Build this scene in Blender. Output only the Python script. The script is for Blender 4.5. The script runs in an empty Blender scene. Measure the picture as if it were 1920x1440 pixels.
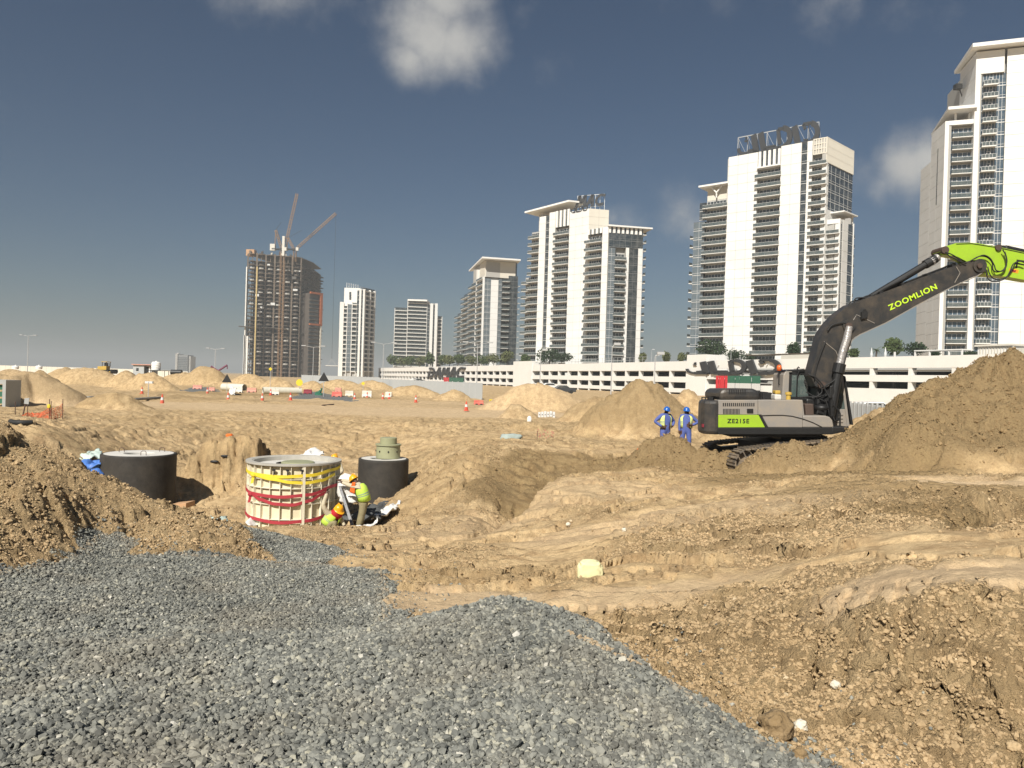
import bpy, bmesh, math, random
import numpy as np
from mathutils import Vector, Matrix, noise as mnoise

R = math.radians
rnd = random.Random(7)
sc = bpy.context.scene
COL = sc.collection

# ------------------------------------------------------------------ camera, sky, sun, exposure
F = 1400.0                      # focal length in pixels of a 1920 px wide frame
ROLL, PITCH = R(1.70), R(0.245)
CAM = Vector((0, 0, 2.5))
_f = Vector((0, math.cos(PITCH), -math.sin(PITCH)))
_u0 = Vector((0, math.sin(PITCH), math.cos(PITCH)))
_x0 = Vector((1, 0, 0))
CR = _x0 * math.cos(ROLL) + _u0 * math.sin(ROLL)
CU = -_x0 * math.sin(ROLL) + _u0 * math.cos(ROLL)
cam_d = bpy.data.cameras.new('camera'); cam = bpy.data.objects.new('camera', cam_d); COL.objects.link(cam)
cam_d.sensor_width = 36; cam_d.lens = 36 * F / 1920
cam_d.clip_start = 0.05; cam_d.clip_end = 20000
m = Matrix((CR, CU, -_f)).transposed().to_4x4(); m.translation = CAM
cam.matrix_world = m
sc.camera = cam

SUN_AZ, SUN_EL = R(22), R(42)     # sun behind the camera, to the left
sdir = Vector((-math.sin(SUN_AZ) * math.cos(SUN_EL), -math.cos(SUN_AZ) * math.cos(SUN_EL), math.sin(SUN_EL)))
sun_d = bpy.data.lights.new('sun', 'SUN'); sun = bpy.data.objects.new('sun', sun_d); COL.objects.link(sun)
sun_d.energy = 4.95; sun_d.angle = R(0.53); sun_d.color = (1.0, 0.945, 0.855)
sun.rotation_euler = sdir.to_track_quat('Z', 'Y').to_euler()

def ray(px, py):
    return (_f + CR * ((px - 960) / F) + CU * ((720 - py) / F))
def P(px, py, Y):
    d = ray(px, py); return CAM + d * (Y / d.y)
def Pz(px, py, z):
    d = ray(px, py); return CAM + d * ((z - 2.5) / d.z)

W = bpy.data.worlds.new('World'); sc.world = W; W.use_nodes = True
nt = W.node_tree; nt.nodes.clear()
def N(tree, typ, **kw):
    n = tree.nodes.new(typ)
    for k, v in kw.items():
        if k.startswith('i_'):
            n.inputs[int(k[2:])].default_value = v
        else: setattr(n, k, v)
    return n
def math_(tree, op, a, b=None, c=None, clamp=False):
    n = tree.nodes.new('ShaderNodeMath'); n.operation = op; n.use_clamp = clamp
    for i, v in enumerate((a, b, c)):
        if v is None: continue
        if isinstance(v, (int, float)): n.inputs[i].default_value = v
        else: tree.links.new(v, n.inputs[i])
    return n.outputs[0]
def mixc(tree, fac, a, b, mode='MIX'):
    n = tree.nodes.new('ShaderNodeMix'); n.data_type = 'RGBA'; n.blend_type = mode
    for s, v in ((n.inputs[0], fac), (n.inputs[6], a), (n.inputs[7], b)):
        if isinstance(v, (int, float)): s.default_value = v
        elif isinstance(v, (tuple, list)): s.default_value = (*v[:3], 1)
        else: tree.links.new(v, s)
    return n.outputs[2]
sky = N(nt, 'ShaderNodeTexSky', sky_type='NISHITA', sun_disc=False, sun_elevation=SUN_EL,
        sun_rotation=math.atan2(sdir.x, sdir.y), altitude=0, air_density=1.0, dust_density=1.0, ozone_density=2.0)
SKY_STRENGTH = 0.05
tc = N(nt, 'ShaderNodeTexCoord')
skyc = mixc(nt, 1.0, sky.outputs[0], (.52, .605, .665), 'MULTIPLY')
# clouds: lobes in fixed directions of the sky, broken up by noise
nz = N(nt, 'ShaderNodeTexNoise'); nz.inputs['Scale'].default_value = 9; nz.inputs['Detail'].default_value = 9; nz.inputs['Roughness'].default_value = .62
nt.links.new(tc.outputs['Generated'], nz.inputs['Vector'])
nz2 = N(nt, 'ShaderNodeTexNoise'); nz2.inputs['Scale'].default_value = 38; nz2.inputs['Detail'].default_value = 6
nt.links.new(tc.outputs['Generated'], nz2.inputs['Vector'])
warp = math_(nt, 'ADD', math_(nt, 'MULTIPLY', math_(nt, 'SUBTRACT', nz.outputs[0], .5), 1.15), math_(nt, 'MULTIPLY', math_(nt, 'SUBTRACT', nz2.outputs[0], .5), .35))
CLOUDS = [  # px, py, radius px, weight
 (805, 60, 80, 1.1), (860, 75, 70, 1.05), (768, 110, 46, .95), (835, 0, 75, 1.0), (905, 95, 48, .7), (720, 8, 70, .22), (1030, 130, 40, .32),
 (1700, 315, 60, .95), (1742, 300, 55, .9), (1655, 345, 48, .6), (1625, 330, 50, .5), (1275, 400, 55, .55), (1300, 425, 50, .5), (1180, 415, 45, .45), (1150, 408, 30, .4),
 (1560, 0, 50, .22), (1700, 5, 50, .2), (980, 15, 50, .15), (520, -120, 120, .9), (1400, -260, 160, .9), (2300, 150, 160, .8), (-350, 200, 140, .8)]
tot = None
for px, py, rp, wt in CLOUDS:
    d = ray(px, py).normalized()
    dp = N(nt, 'ShaderNodeVectorMath', operation='DISTANCE'); nt.links.new(tc.outputs['Generated'], dp.inputs[0]); dp.inputs[1].default_value = d
    q = math_(nt, 'MULTIPLY', dp.outputs['Value'], F / rp * 1.0)
    v = math_(nt, 'MULTIPLY', math_(nt, 'SUBTRACT', 1.45, q, clamp=False), wt)
    tot = v if tot is None else math_(nt, 'MAXIMUM', tot, v)
cd = math_(nt, 'ADD', tot, math_(nt, 'MULTIPLY', warp, 1.3))
mr = N(nt, 'ShaderNodeMapRange', interpolation_type='SMOOTHSTEP'); nt.links.new(cd, mr.inputs[0])
mr.inputs[1].default_value = .12; mr.inputs[2].default_value = 1.5; mr.inputs[3].default_value = 0; mr.inputs[4].default_value = .95
sh = math_(nt, 'MULTIPLY', nz.outputs[0], 1.0)
cloudc = mixc(nt, sh, (5.6, 5.6, 5.8), (10.0, 9.8, 9.1))
final = mixc(nt, mr.outputs[0], skyc, cloudc)
bg = N(nt, 'ShaderNodeBackground'); bg.inputs[1].default_value = SKY_STRENGTH
nt.links.new(final, bg.inputs[0])
wo = N(nt, 'ShaderNodeOutputWorld'); nt.links.new(bg.outputs[0], wo.inputs[0])
W.cycles.sampling_method = 'MANUAL'; W.cycles.sample_map_resolution = 512
sc.view_settings.view_transform = 'Standard'; sc.view_settings.look = 'None'; sc.view_settings.gamma = 1
sc.view_settings.exposure = 0.38
sc.view_settings.use_curve_mapping = False
sc.render.engine = 'CYCLES'
sc.cycles.max_bounces = 6; sc.cycles.diffuse_bounces = 2; sc.cycles.glossy_bounces = 3
sc.cycles.transmission_bounces = 6; sc.cycles.transparent_max_bounces = 8; sc.cycles.volume_bounces = 0
sc.cycles.caustics_reflective = False; sc.cycles.caustics_refractive = False
sc.cycles.sample_clamp_indirect = 4
sc.cycles.use_denoising = True
try:
    sc.cycles.denoiser = 'OPENIMAGEDENOISE'; sc.cycles.denoising_prefilter = 'ACCURATE'; sc.cycles.denoising_input_passes = 'RGB_ALBEDO_NORMAL'
except Exception: pass

# ------------------------------------------------------------------ materials
def mat(name, col, rough=.75, var=.12, scale=3.0, bump=0.0, bscale=20, metal=0.0, spec=.5, dirt=None, dirt_amt=.35, dscale=1.2, alpha=1.0, trans=0.0):
    M = bpy.data.materials.new(name); M.use_nodes = True; t = M.node_tree
    b = t.nodes['Principled BSDF']
    g = N(t, 'ShaderNodeNewGeometry')
    n1 = N(t, 'ShaderNodeTexNoise'); n1.inputs['Scale'].default_value = scale; n1.inputs['Detail'].default_value = 5
    t.links.new(g.outputs['Position'], n1.inputs['Vector'])
    f = math_(t, 'MULTIPLY_ADD', n1.outputs[0], 2 * var, 1 - var)
    vm = N(t, 'ShaderNodeVectorMath', operation='SCALE'); vm.inputs[0].default_value = col; t.links.new(f, vm.inputs['Scale'])
    out = vm.outputs[0]
    if dirt:
        n2 = N(t, 'ShaderNodeTexNoise'); n2.inputs['Scale'].default_value = dscale; n2.inputs['Detail'].default_value = 8; n2.inputs['Roughness'].default_value = .7
        t.links.new(g.outputs['Position'], n2.inputs['Vector'])
        mr_ = N(t, 'ShaderNodeMapRange'); t.links.new(n2.outputs[0], mr_.inputs[0]); mr_.inputs[1].default_value = .42; mr_.inputs[2].default_value = .68; mr_.inputs[4].default_value = dirt_amt
        out = mixc(t, mr_.outputs[0], out, dirt)
    t.links.new(out, b.inputs['Base Color'])
    b.inputs['Roughness'].default_value = rough; b.inputs['Metallic'].default_value = metal
    b.inputs['Specular IOR Level'].default_value = spec
    b.inputs['Alpha'].default_value = alpha
    b.inputs['Transmission Weight'].default_value = trans
    if bump:
        n3 = N(t, 'ShaderNodeTexNoise'); n3.inputs['Scale'].default_value = bscale; n3.inputs['Detail'].default_value = 4
        t.links.new(g.outputs['Position'], n3.inputs['Vector'])
        bp = N(t, 'ShaderNodeBump'); bp.inputs['Distance'].default_value = bump; bp.inputs['Strength'].default_value = .8
        t.links.new(n3.outputs[0], bp.inputs['Height']); t.links.new(bp.outputs[0], b.inputs['Normal'])
    return M
SAND = (.50, .37, .225)
m_white = mat('white_render', (.80, .79, .755), .8, .04, .15, dirt=(.62, .60, .55), dirt_amt=.25, dscale=.3)
m_panel = mat('white_panel', (.765, .76, .73), .7, .06, .11, dirt=(.60, .58, .53), dirt_amt=.35, dscale=.12)
m_offwhite = mat('warm_white', (.66, .62, .53), .8, .05, .2)
m_joint = mat('joint_grey', (.38, .37, .34), .9, .05, .5)
m_greywall = mat('grey_render', (.42, .41, .38), .85, .06, .2)
m_slab = mat('balcony_concrete', (.72, .705, .66), .7, .03, .3)
def glassmat(name, col, rough=.06, spec=.8):
    return mat(name, col, rough, .35, .5, spec=spec, dirt=(.20, .20, .185), dirt_amt=.55, dscale=.55)
m_glass = glassmat('dark_window_glass', (.025, .035, .042))
m_glassb = glassmat('blue_window_glass', (.05, .085, .12), .1)
m_glassl = glassmat('light_curtain_glass', (.12, .15, .17), .12)
m_rail = glassmat('railing_glass', (.075, .095, .095), .12)
m_frame = mat('window_frame', (.70, .70, .68), .5, .03)
m_dark = mat('dark_interior', (.045, .045, .045), .9, .2)
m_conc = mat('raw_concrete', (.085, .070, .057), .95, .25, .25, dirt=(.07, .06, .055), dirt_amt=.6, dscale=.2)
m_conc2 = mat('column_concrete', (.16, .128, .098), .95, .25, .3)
m_orange_clad = mat('orange_cladding', (.42, .12, .04), .6, .1)
m_crane = mat('crane_orange', (.26, .155, .08), .6, .1)
m_cranew = mat('crane_white', (.62, .60, .54), .6, .1)
m_black = mat('black_rubber', (.018, .018, .018), .7, .3, 8)
m_bit = mat('bitumen_coat', (.036, .033, .029), .75, .45, 3.5, bump=.01, bscale=14, dirt=(.10, .085, .065), dirt_amt=.35, dscale=1.6, spec=.4)
m_cyconc = mat('fresh_concrete', (.62, .60, .55), .9, .12, 3, bump=.006, bscale=30)
m_cream = mat('cream_paint', (.78, .70, .50), .55, .08, 3, dirt=(.40, .33, .22), dirt_amt=.35, dscale=2.5)
m_creamrib = mat('cream_rib', (.80, .74, .58), .5, .08, 3, dirt=(.4, .34, .25), dirt_amt=.25)
m_steelrim = mat('caked_steel', (.42, .40, .35), .8, .2, 6, bump=.006, bscale=40)
m_ystrap = mat('yellow_webbing', (.80, .62, .04), .7, .15, 8)
m_rstrap = mat('red_webbing', (.40, .035, .05), .7, .15, 8)
m_grp = mat('olive_plastic', (.33, .335, .20), .5, .08, 5)
m_wood = mat('board_wood', (.50, .30, .16), .8, .15, 12)
m_alu = mat('ladder_aluminium', (.13, .13, .135), .5, .1, 9, metal=.3)
m_whitesack = mat('white_woven', (.74, .73, .70), .8, .08, 10, bump=.01, bscale=18)
m_yellowsack = mat('pale_yellow_woven', (.74, .70, .40), .8, .08, 10, bump=.012, bscale=14)
m_greysack = mat('grey_green_woven', (.34, .40, .37), .7, .25, 9, bump=.02, bscale=12)
m_bluetarp = mat('blue_tarp', (.08, .20, .55), .5, .25, 6, bump=.02, bscale=10)
m_greentarp = mat('green_tarp', (.02, .12, .07), .7, .15, 4)
m_tealsack = mat('teal_print_sack', (.50, .60, .54), .7, .25, 14, bump=.02, bscale=12)
m_wetgrav = mat('bedding_gravel', (.10, .105, .105), .9, .4, 30, bump=.03, bscale=40)
m_exgrey = mat('excavator_grey', (.27, .25, .225), .5, .08, 2, dirt=(.38, .30, .20), dirt_amt=.45, dscale=2)
m_excw = mat('excavator_charcoal', (.030, .030, .030), .45, .2, 3, dirt=(.20, .15, .10), dirt_amt=.30, dscale=2.5)
m_exblk = mat('machine_black', (.014, .014, .014), .5, .2, 6)
m_lime = mat('lime_paint', (.33, .53, .03), .35, .05, 2, dirt=(.25, .30, .06), dirt_amt=.25, dscale=3)
m_limetxt = mat('lime_lettering', (.55, .80, .04), .45, .03)
m_chrome = mat('chrome_rod', (.7, .7, .7), .15, .02, 5, metal=1)
m_wrap = mat('foil_wrap', (.42, .40, .385), .4, .5, 16, bump=.03, bscale=18, metal=.5)
m_pin = mat('rusty_pin', (.075, .05, .038), .7, .3, 20)
m_trackm = mat('track_steel', (.13, .11, .09), .6, .3, 12, dirt=SAND, dirt_amt=.5, dscale=5)
m_cabglass = glassmat('cab_glass', (.10, .15, .14), .05)
m_cabglass.node_tree.nodes['Principled BSDF'].inputs['Alpha'].default_value = .55
m_skin = mat('skin', (.085, .042, .026), .6, .1, 20)
m_cover = mat('blue_coverall', (.09, .125, .36), .85, .2, 9, bump=.02, bscale=14)
m_khaki = mat('khaki_cloth', (.25, .215, .12), .85, .2, 9, bump=.02, bscale=14)
m_beige = mat('pale_shirt', (.52, .46, .33), .85, .12, 9, bump=.02, bscale=14)
m_vest = mat('hi_vis_vest', (.55, .78, .10), .7, .08, 8)
m_vesty = mat('pale_hi_vis_vest', (.72, .80, .28), .7, .08, 8)
m_grstripe = mat('reflective_tape', (.30, .36, .34), .4, .05)
m_helb = mat('blue_helmet', (.015, .11, .42), .3, .04)
m_hely = mat('yellow_helmet', (.85, .40, .015), .35, .04)
m_scarf = mat('red_scarf', (.42, .012, .018), .85, .12, 12, bump=.01, bscale=20)
m_orangec = mat('orange_cloth', (.85, .16, .02), .8, .08)
m_boot = mat('boot_leather', (.03, .022, .018), .7, .2, 9)
m_cone = mat('cone_red_orange', (.62, .07, .035), .6, .1, 6, dirt=SAND, dirt_amt=.3)
m_barr = mat('barrier_red', (.60, .10, .08), .6, .12, 3, dirt=SAND, dirt_amt=.45, dscale=1.5)
m_barrf = mat('barrier_faded_red', (.62, .28, .22), .7, .12, 3, dirt=SAND, dirt_amt=.45)
m_barrw = mat('barrier_white', (.72, .68, .60), .7, .1, 3, dirt=SAND, dirt_amt=.45)
m_darkred = mat('dark_red_plastic', (.22, .015, .03), .6, .1)
m_yel = mat('sign_yellow', (.70, .55, .03), .6, .06)
m_yelm = mat('machine_yellow', (.55, .36, .05), .6, .15, 2, dirt=(.3, .22, .12), dirt_amt=.4)
m_grp_pipe = mat('pale_pipe', (.62, .60, .50), .6, .1)
m_hoard = mat('corrugated_hoarding', (.42, .44, .44), .6, .06, .5)
m_pole = mat('galvanised_pole', (.42, .43, .43), .6, .05)
m_orangemesh = mat('orange_mesh', (.75, .14, .05), .7, .1)
m_rust = mat('rusty_rebar', (.10, .06, .045), .9, .2)
m_leaf = mat('tree_foliage', (.065, .095, .028), .8, .5, 1.2)
m_leafd = mat('dark_foliage', (.022, .042, .014), .8, .5, 1.2)
m_leafl = mat('olive_foliage', (.12, .135, .05), .8, .4, 1.2)
m_bark = mat('bark', (.10, .075, .05), .9, .2)
m_sign_dark = mat('sign_letter_dark', (.035, .037, .04), .5, .1)
m_red = mat('flag_red', (.60, .03, .04), .7, .05)
m_fgreen = mat('flag_green', (.03, .13, .08), .7, .05)
m_fwhite = mat('flag_white', (.62, .63, .62), .7, .05)
m_fblack = mat('flag_black', (.02, .02, .02), .7, .05)
m_car = mat('car_white', (.75, .75, .73), .3, .02)
m_card = mat('car_dark_grey', (.05, .055, .06), .3, .02)
m_far = mat('far_building', (.22, .23, .23), .9, .1, .05)
m_purple = mat('purple_jib', (.16, .04, .08), .7, .05)
m_pale_grey = mat('precast_grey', (.36, .37, .36), .85, .1, 2)
m_hose = mat('grey_hose', (.26, .25, .22), .6, .2, 4)

# ------------------------------------------------------------------ mesh helpers
def wloc(o):
    v = Vector((0, 0, 0))
    while o is not None: v += o.location; o = o.parent
    return v
class MB:
    def __init__(s): s.v = []; s.f = []; s.m = []; s.cur = 0
    def add(s, vs, fs):
        k = len(s.v); s.v += [tuple(v) for v in vs]; s.f += [tuple(i + k for i in f) for f in fs]; s.m += [s.cur] * len(fs); return s
    def hexa(s, p):   # 8 points: bottom 4 ccw, top 4 ccw
        return s.add(p, [(3, 2, 1, 0), (4, 5, 6, 7), (0, 1, 5, 4), (1, 2, 6, 5), (2, 3, 7, 6), (3, 0, 4, 7)])
    def box(s, a, b):
        x0, y0, z0 = a; x1, y1, z1 = b
        return s.hexa([(x0, y0, z0), (x1, y0, z0), (x1, y1, z0), (x0, y1, z0), (x0, y0, z1), (x1, y0, z1), (x1, y1, z1), (x0, y1, z1)])
    def prism(s, pts, off):   # polygon (list of Vector) pushed by vector off
        n = len(pts); off = Vector(off); b = [Vector(p) for p in pts]; t = [p + off for p in b]
        return s.add(b + t, [tuple(range(n)), tuple(range(2 * n - 1, n - 1, -1))] + [(i, i + n, (i + 1) % n + n, (i + 1) % n) for i in range(n)])
    def tube(s, path, r, seg=6, cap=True):
        path = [Vector(p) for p in path]; rs = r if isinstance(r, (list, tuple)) else [r] * len(path)
        k = len(s.v); n = len(path); vs = []; up = None
        for i, p in enumerate(path):
            t = (path[min(i + 1, n - 1)] - path[max(i - 1, 0)])
            if t.length < 1e-9: t = Vector((0, 0, 1))
            t.normalize()
            if up is None:
                up = t.orthogonal().normalized()
            else:
                up = (up - t * up.dot(t)); up = up.normalized() if up.length > 1e-6 else t.orthogonal().normalized()
            w = t.cross(up)
            for j in range(seg):
                a = 2 * math.pi * j / seg
                vs.append(p + (up * math.cos(a) + w * math.sin(a)) * rs[i])
        fs = [(i * seg + j, i * seg + (j + 1) % seg, (i + 1) * seg + (j + 1) % seg, (i + 1) * seg + j) for i in range(n - 1) for j in range(seg)]
        if cap: fs += [tuple(range(seg - 1, -1, -1)), tuple((n - 1) * seg + j for j in range(seg))]
        return s.add(vs, fs)
    def lathe(s, c, prof, seg=48, close=False, a0=0, a1=2 * math.pi):   # prof: (r, z)
        c = Vector(c); full = abs(a1 - a0 - 2 * math.pi) < 1e-6; m_ = seg if full else seg + 1
        vs = [c + Vector((r * math.cos(a0 + (a1 - a0) * j / seg), r * math.sin(a0 + (a1 - a0) * j / seg), z)) for r, z in prof for j in range(m_)]
        n = len(prof); fs = []
        for i in range(n if close else n - 1):
            for j in range(seg):
                j2 = (j + 1) % m_; i2 = (i + 1) % n
                fs.append((i * m_ + j, i * m_ + j2, i2 * m_ + j2, i2 * m_ + j))
        return s.add(vs, fs)
    def build(s, name, mt, parent=None, smooth=False, bevel=0):
        me = bpy.data.meshes.new(name); off = wloc(parent) if parent else Vector((0, 0, 0))
        me.from_pydata([(v[0] - off.x, v[1] - off.y, v[2] - off.z) for v in s.v], [], s.f)
        for x in (mt if isinstance(mt, (list, tuple)) else [mt]): me.materials.append(x)
        if any(s.m): me.polygons.foreach_set('material_index', s.m)
        if smooth: me.polygons.foreach_set('use_smooth', [True] * len(me.polygons))
        o = bpy.data.objects.new(name, me); COL.objects.link(o)
        if parent: o.parent = parent
        if bevel:
            bv = o.modifiers.new('bevel', 'BEVEL'); bv.width = bevel; bv.segments = 2; bv.limit_method = 'ANGLE'; bv.angle_limit = R(40)
        me.update()
        return o
def tag(o, label=None, cat=None, group=None, kind=None):
    if label: o['label'] = label
    if cat: o['category'] = cat
    if group: o['group'] = group
    if kind: o['kind'] = kind
    return o
def empty(name, loc, label, cat, group=None):
    o = bpy.data.objects.new(name, None); COL.objects.link(o); o.location = loc; o.empty_display_size = .2
    return tag(o, label, cat, group)
def dup(o, dloc=(0, 0, 0), parent=None):    # one part with its sub-parts, shifted
    c = o.copy(); COL.objects.link(c); c.parent = parent or o.parent; c.location = o.location + Vector(dloc)
    for ch in o.children:
        d = ch.copy(); COL.objects.link(d); d.parent = c
    return c
def copy_tree(o, loc=None, rz=None, label=None, parent=None):
    c = o.copy(); COL.objects.link(c)
    if parent: c.parent = parent
    if loc is not None: c.location = loc
    if rz is not None: c.rotation_euler = (0, 0, rz)
    if label: c['label'] = label
    for ch in list(o.children): copy_tree(ch, parent=c)
    return c
def icos(sub=1, jit=.2, seed=0, sq=(1, 1, 1)):
    bm = bmesh.new(); bmesh.ops.create_icosphere(bm, subdivisions=sub, radius=1); r_ = random.Random(seed)
    for v in bm.verts:
        k = 1 + jit * (mnoise.noise(v.co * 1.7 + Vector((seed * 3.1, 0, 0))) * 1.4 + r_.uniform(-.4, .4))
        v.co = Vector((v.co.x * sq[0], v.co.y * sq[1], v.co.z * sq[2])) * k
    vs = [v.co.copy() for v in bm.verts]; fs = [tuple(v.index for v in f.verts) for f in bm.faces]; bm.free()
    return vs, fs

# ------------------------------------------------------------------ terrain
def _hash(ix, iy, seed):
    h = (ix * 374761393 + iy * 668265263 + seed * 1442695041) & 0xffffffff
    h = ((h ^ (h >> 13)) * 1274126177) & 0xffffffff
    return ((h ^ (h >> 16)) & 0xffff) / 65535.0
def vnoise(x, y, seed=0):
    xi = np.floor(x).astype(np.int64); yi = np.floor(y).astype(np.int64); fx = x - xi; fy = y - yi
    ux = fx * fx * fx * (fx * (fx * 6 - 15) + 10); uy = fy * fy * fy * (fy * (fy * 6 - 15) + 10)
    def g(a, b, dx, dy):
        an = _hash(a, b, seed) * 6.2831853; return np.cos(an) * dx + np.sin(an) * dy
    a = g(xi, yi, fx, fy); b = g(xi + 1, yi, fx - 1, fy); c = g(xi, yi + 1, fx, fy - 1); d = g(xi + 1, yi + 1, fx - 1, fy - 1)
    return (a + (b - a) * ux + (c - a) * uy + (a - b - c + d) * ux * uy) * 1.5
def sstep(e0, e1, x):
    t = np.clip((x - e0) / (e1 - e0), 0, 1); return t * t * (3 - 2 * t)

CP = [  # px, py, z of the surface seen there
 (-250, 1440, .95), (0, 1440, 1.0), (500, 1440, 1.0), (960, 1440, 1.0), (1300, 1440, .92), (1500, 1440, .74), (1620, 1440, .62),
 (0, 1320, .86), (400, 1310, .86), (800, 1300, .95), (1100, 1330, .96), (-200, 1250, .7),
 (0, 1222, .66), (200, 1212, .68), (400, 1206, .72), (600, 1206, .76), (760, 1185, .86), (860, 1155, .95), (950, 1128, 1.0), (1040, 1162, .98), (1140, 1214, .92), (1230, 1275, .86), (1330, 1355, .80), (1420, 1410, .74),
 (0, 1192, .28), (300, 1180, .26), (500, 1178, .24), (650, 1160, .2), (150, 1110, .28), (400, 1110, .15), (600, 1105, .1), (720, 1080, .08), (222, 1010, .22), (380, 1045, .12), (560, 1060, .05), (60, 1070, .3),
 (790, 1135, .12), (900, 1095, .1), (1000, 1095, .15), (1100, 1140, .32), (1200, 1205, .5), (1300, 1275, .56), (1400, 1352, .6), (1480, 1405, .62),
 (1720, 1440, .60), (1920, 1440, .62), (1600, 1320, .68), (1780, 1280, .86), (1920, 1230, 1.02), (1750, 1118, 1.2), (1920, 1112, 1.25), (1600, 1132, 1.02), (1450, 1150, .76), (1820, 1075, 1.2), (1920, 1062, 1.22), (2100, 1100, 1.25),
 (1700, 1000, 1.0), (1870, 1020, 1.12), (2050, 1000, 1.1), (1760, 965, .85), (1850, 960, .9), (1900, 1000, 1.0), (1820, 912, .78), (1920, 908, .8), (1700, 905, .8),
 (1350, 1000, .55), (1500, 1040, .68), (1300, 1100, .42), (1200, 1050, .3), (1100, 1000, .1), (1350, 920, .25), (1500, 900, .55), (1600, 950, .8), (1330, 1060, .46), (1400, 1080, .52),
 (1062, 897, .05), (1120, 893, .04), (1200, 897, .06), (1020, 920, -.08), (995, 960, -.3), (1280, 890, .08), (1380, 885, .0), (1450, 868, .15),
 (960, 855, -.05), (1040, 852, 0), (1150, 850, 0), (1250, 850, 0), (1330, 852, 0), (1100, 830, 0), (1200, 820, 0), (1000, 820, 0), (930, 900, -.55), (950, 940, -.6), (1050, 940, .0), (1150, 940, .1), (1250, 940, .18),
 (900, 1000, -.6), (850, 960, -.9), (850, 930, -.75), (900, 950, -.7), (900, 900, -.5), (850, 840, -.15), (800, 985, -.8), (1000, 1050, -.05), (700, 1045, -.1), (560, 1030, -.1), (820, 1050, -.05), (470, 1045, .0), (850, 870, -.3), (900, 870, -.2), (900, 850, 0), (820, 820, -.2),
 (700, 993, -1.08), (600, 996, -1.06), (480, 990, -1.0), (410, 985, -.9), (760, 975, -1.1), (640, 1012, -.75), (500, 1012, -.6),
 (0, 826, 1.15), (60, 840, 1.1), (130, 864, 1.0), (190, 899, .80), (260, 936, .54), (330, 974, .32), (400, 1002, .2), (470, 1043, .0), (-150, 815, 1.2),
 (0, 1000, .6), (0, 900, .95), (100, 1020, .34), (120, 930, .8), (300, 1012, .2), (200, 965, .44), (250, 990, .30), (170, 990, .36), (330, 1036, .12), (120, 1045, .26), (180, 1012, .23),
 (0, 1090, .32), (-150, 1120, .4), (0, 808, .45), (100, 812, .4), (0, 780, .3), (130, 800, .3),
 (0, 762, .0), (200, 770, .0), (400, 774, .0), (600, 775, 0), (800, 775, 0), (1000, 790, 0), (250, 800, -.15), (400, 800, -.3), (600, 800, -.35), (750, 810, -.3),
 (300, 860, -.95), (400, 880, -1.2), (180, 850, -.3), (520, 850, -1.05), (600, 850, -1.0), (700, 850, -1.0), (790, 870, -.8),
 (1500, 800, 0), (1700, 800, .1), (1900, 800, .1), (2100, 850, .3), (1200, 800, 0)]
CW = [  # world x, y, z in places that the photograph does not show
 (0, 6.3, .38), (-.9, 6.6, .3), (.8, 6.0, .42), (1.4, 5.4, .5), (-3.0, 6.1, .28), (-1.5, 6.4, .26), (2.0, 4.85, .56), (-5, 6, .3),
 (-9.0, 14.5, -.4), (-6.6, 13.5, -.3), (-12.5, 15, .2), (-9.2, 19.0, -1.6), (-11.8, 22, -1.5), (-10.4, 21.0, -1.7), (-10.4, 24.0, -1.7), (-6.0, 20.0, -1.72), (-6, 23, -1.7), (-4.3, 19.6, -1.72), (-4.0, 22, -1.7), (-4.3, 25.5, -1.6), (-8, 19.5, -1.7), (-8.3, 22.5, -1.7), (-2.6, 21.0, -1.5), (-6.5, 18.6, -1.55), (-4.3, 18.5, -1.6), (-8, 25.5, -1.5),
 (2, 22.5, .0), (5, 23, .0), (3, 17, .05), (8.7, 24.4, 0), (10.5, 25.5, .0), (3, 32, 0), (8, 32, 0), (0, 32, 0), (0, 37, 0), (6, 38, 0), (-6, 40, -.1),
 (0, 45, 0), (0, 60, 0), (0, 80, 0), (-30, 60, 0), (30, 60, 0), (-30, 90, 0), (40, 90, 0), (0, 130, 0), (-60, 130, 0), (60, 130, 0), (0, 300, 0), (-150, 300, 0), (150, 300, 0), (0, 2500, 0), (-1500, 2500, 0), (1500, 2500, 0), (0, 7000, 0), (-5000, 5000, 0), (5000, 5000, 0),
 (-40, 45, 0), (-60, 40, 0), (40, 40, 0), (60, 40, 0), (-30, 20, .6), (30, 20, .6), (-12, 8, .6), (12, 8, 1.2), (-6, 3, .9), (6, 3, 1.0), (0, 1.2, 1.0), (-1.5, 1.0, 1.0), (1.5, 1.0, .98), (17, 16, .8), (22, 24, .3)]
pts = []
for px, py, z in CP:
    p = Pz(px, py, z); pts.append((p.x, p.y, z))
pts += CW
pts = np.array(pts, float)
def tolog(x, y):
    r = np.maximum(np.hypot(x, y), 1.0); th = np.clip(np.arctan2(x, np.maximum(y, 1e-6)), -1.1, 1.1)
    return th, np.log(r)
def _U(d2): return .5 * d2 * np.log(d2 + 1e-12)
_tx, _ty = tolog(pts[:, 0], pts[:, 1]); _n = len(pts)
_K = _U((_tx[:, None] - _tx[None]) ** 2 + (_ty[:, None] - _ty[None]) ** 2) + np.eye(_n) * 8e-5
_Pm = np.stack([np.ones(_n), _tx, _ty], 1)
_A = np.block([[_K, _Pm], [_Pm.T, np.zeros((3, 3))]])
_w = np.linalg.solve(_A, np.concatenate([pts[:, 2], np.zeros(3)]))
GT, GL = np.linspace(-1.1, 1.1, 420), np.linspace(0, 9.0, 620)
_g = np.zeros((len(GL), len(GT)))
for i, l in enumerate(GL):
    d2 = (GT[:, None] - _tx[None]) ** 2 + (l - _ty[None]) ** 2
    _g[i] = _U(d2) @ _w[:_n] + _w[_n] + _w[_n + 1] * GT + _w[_n + 2] * l
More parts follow.
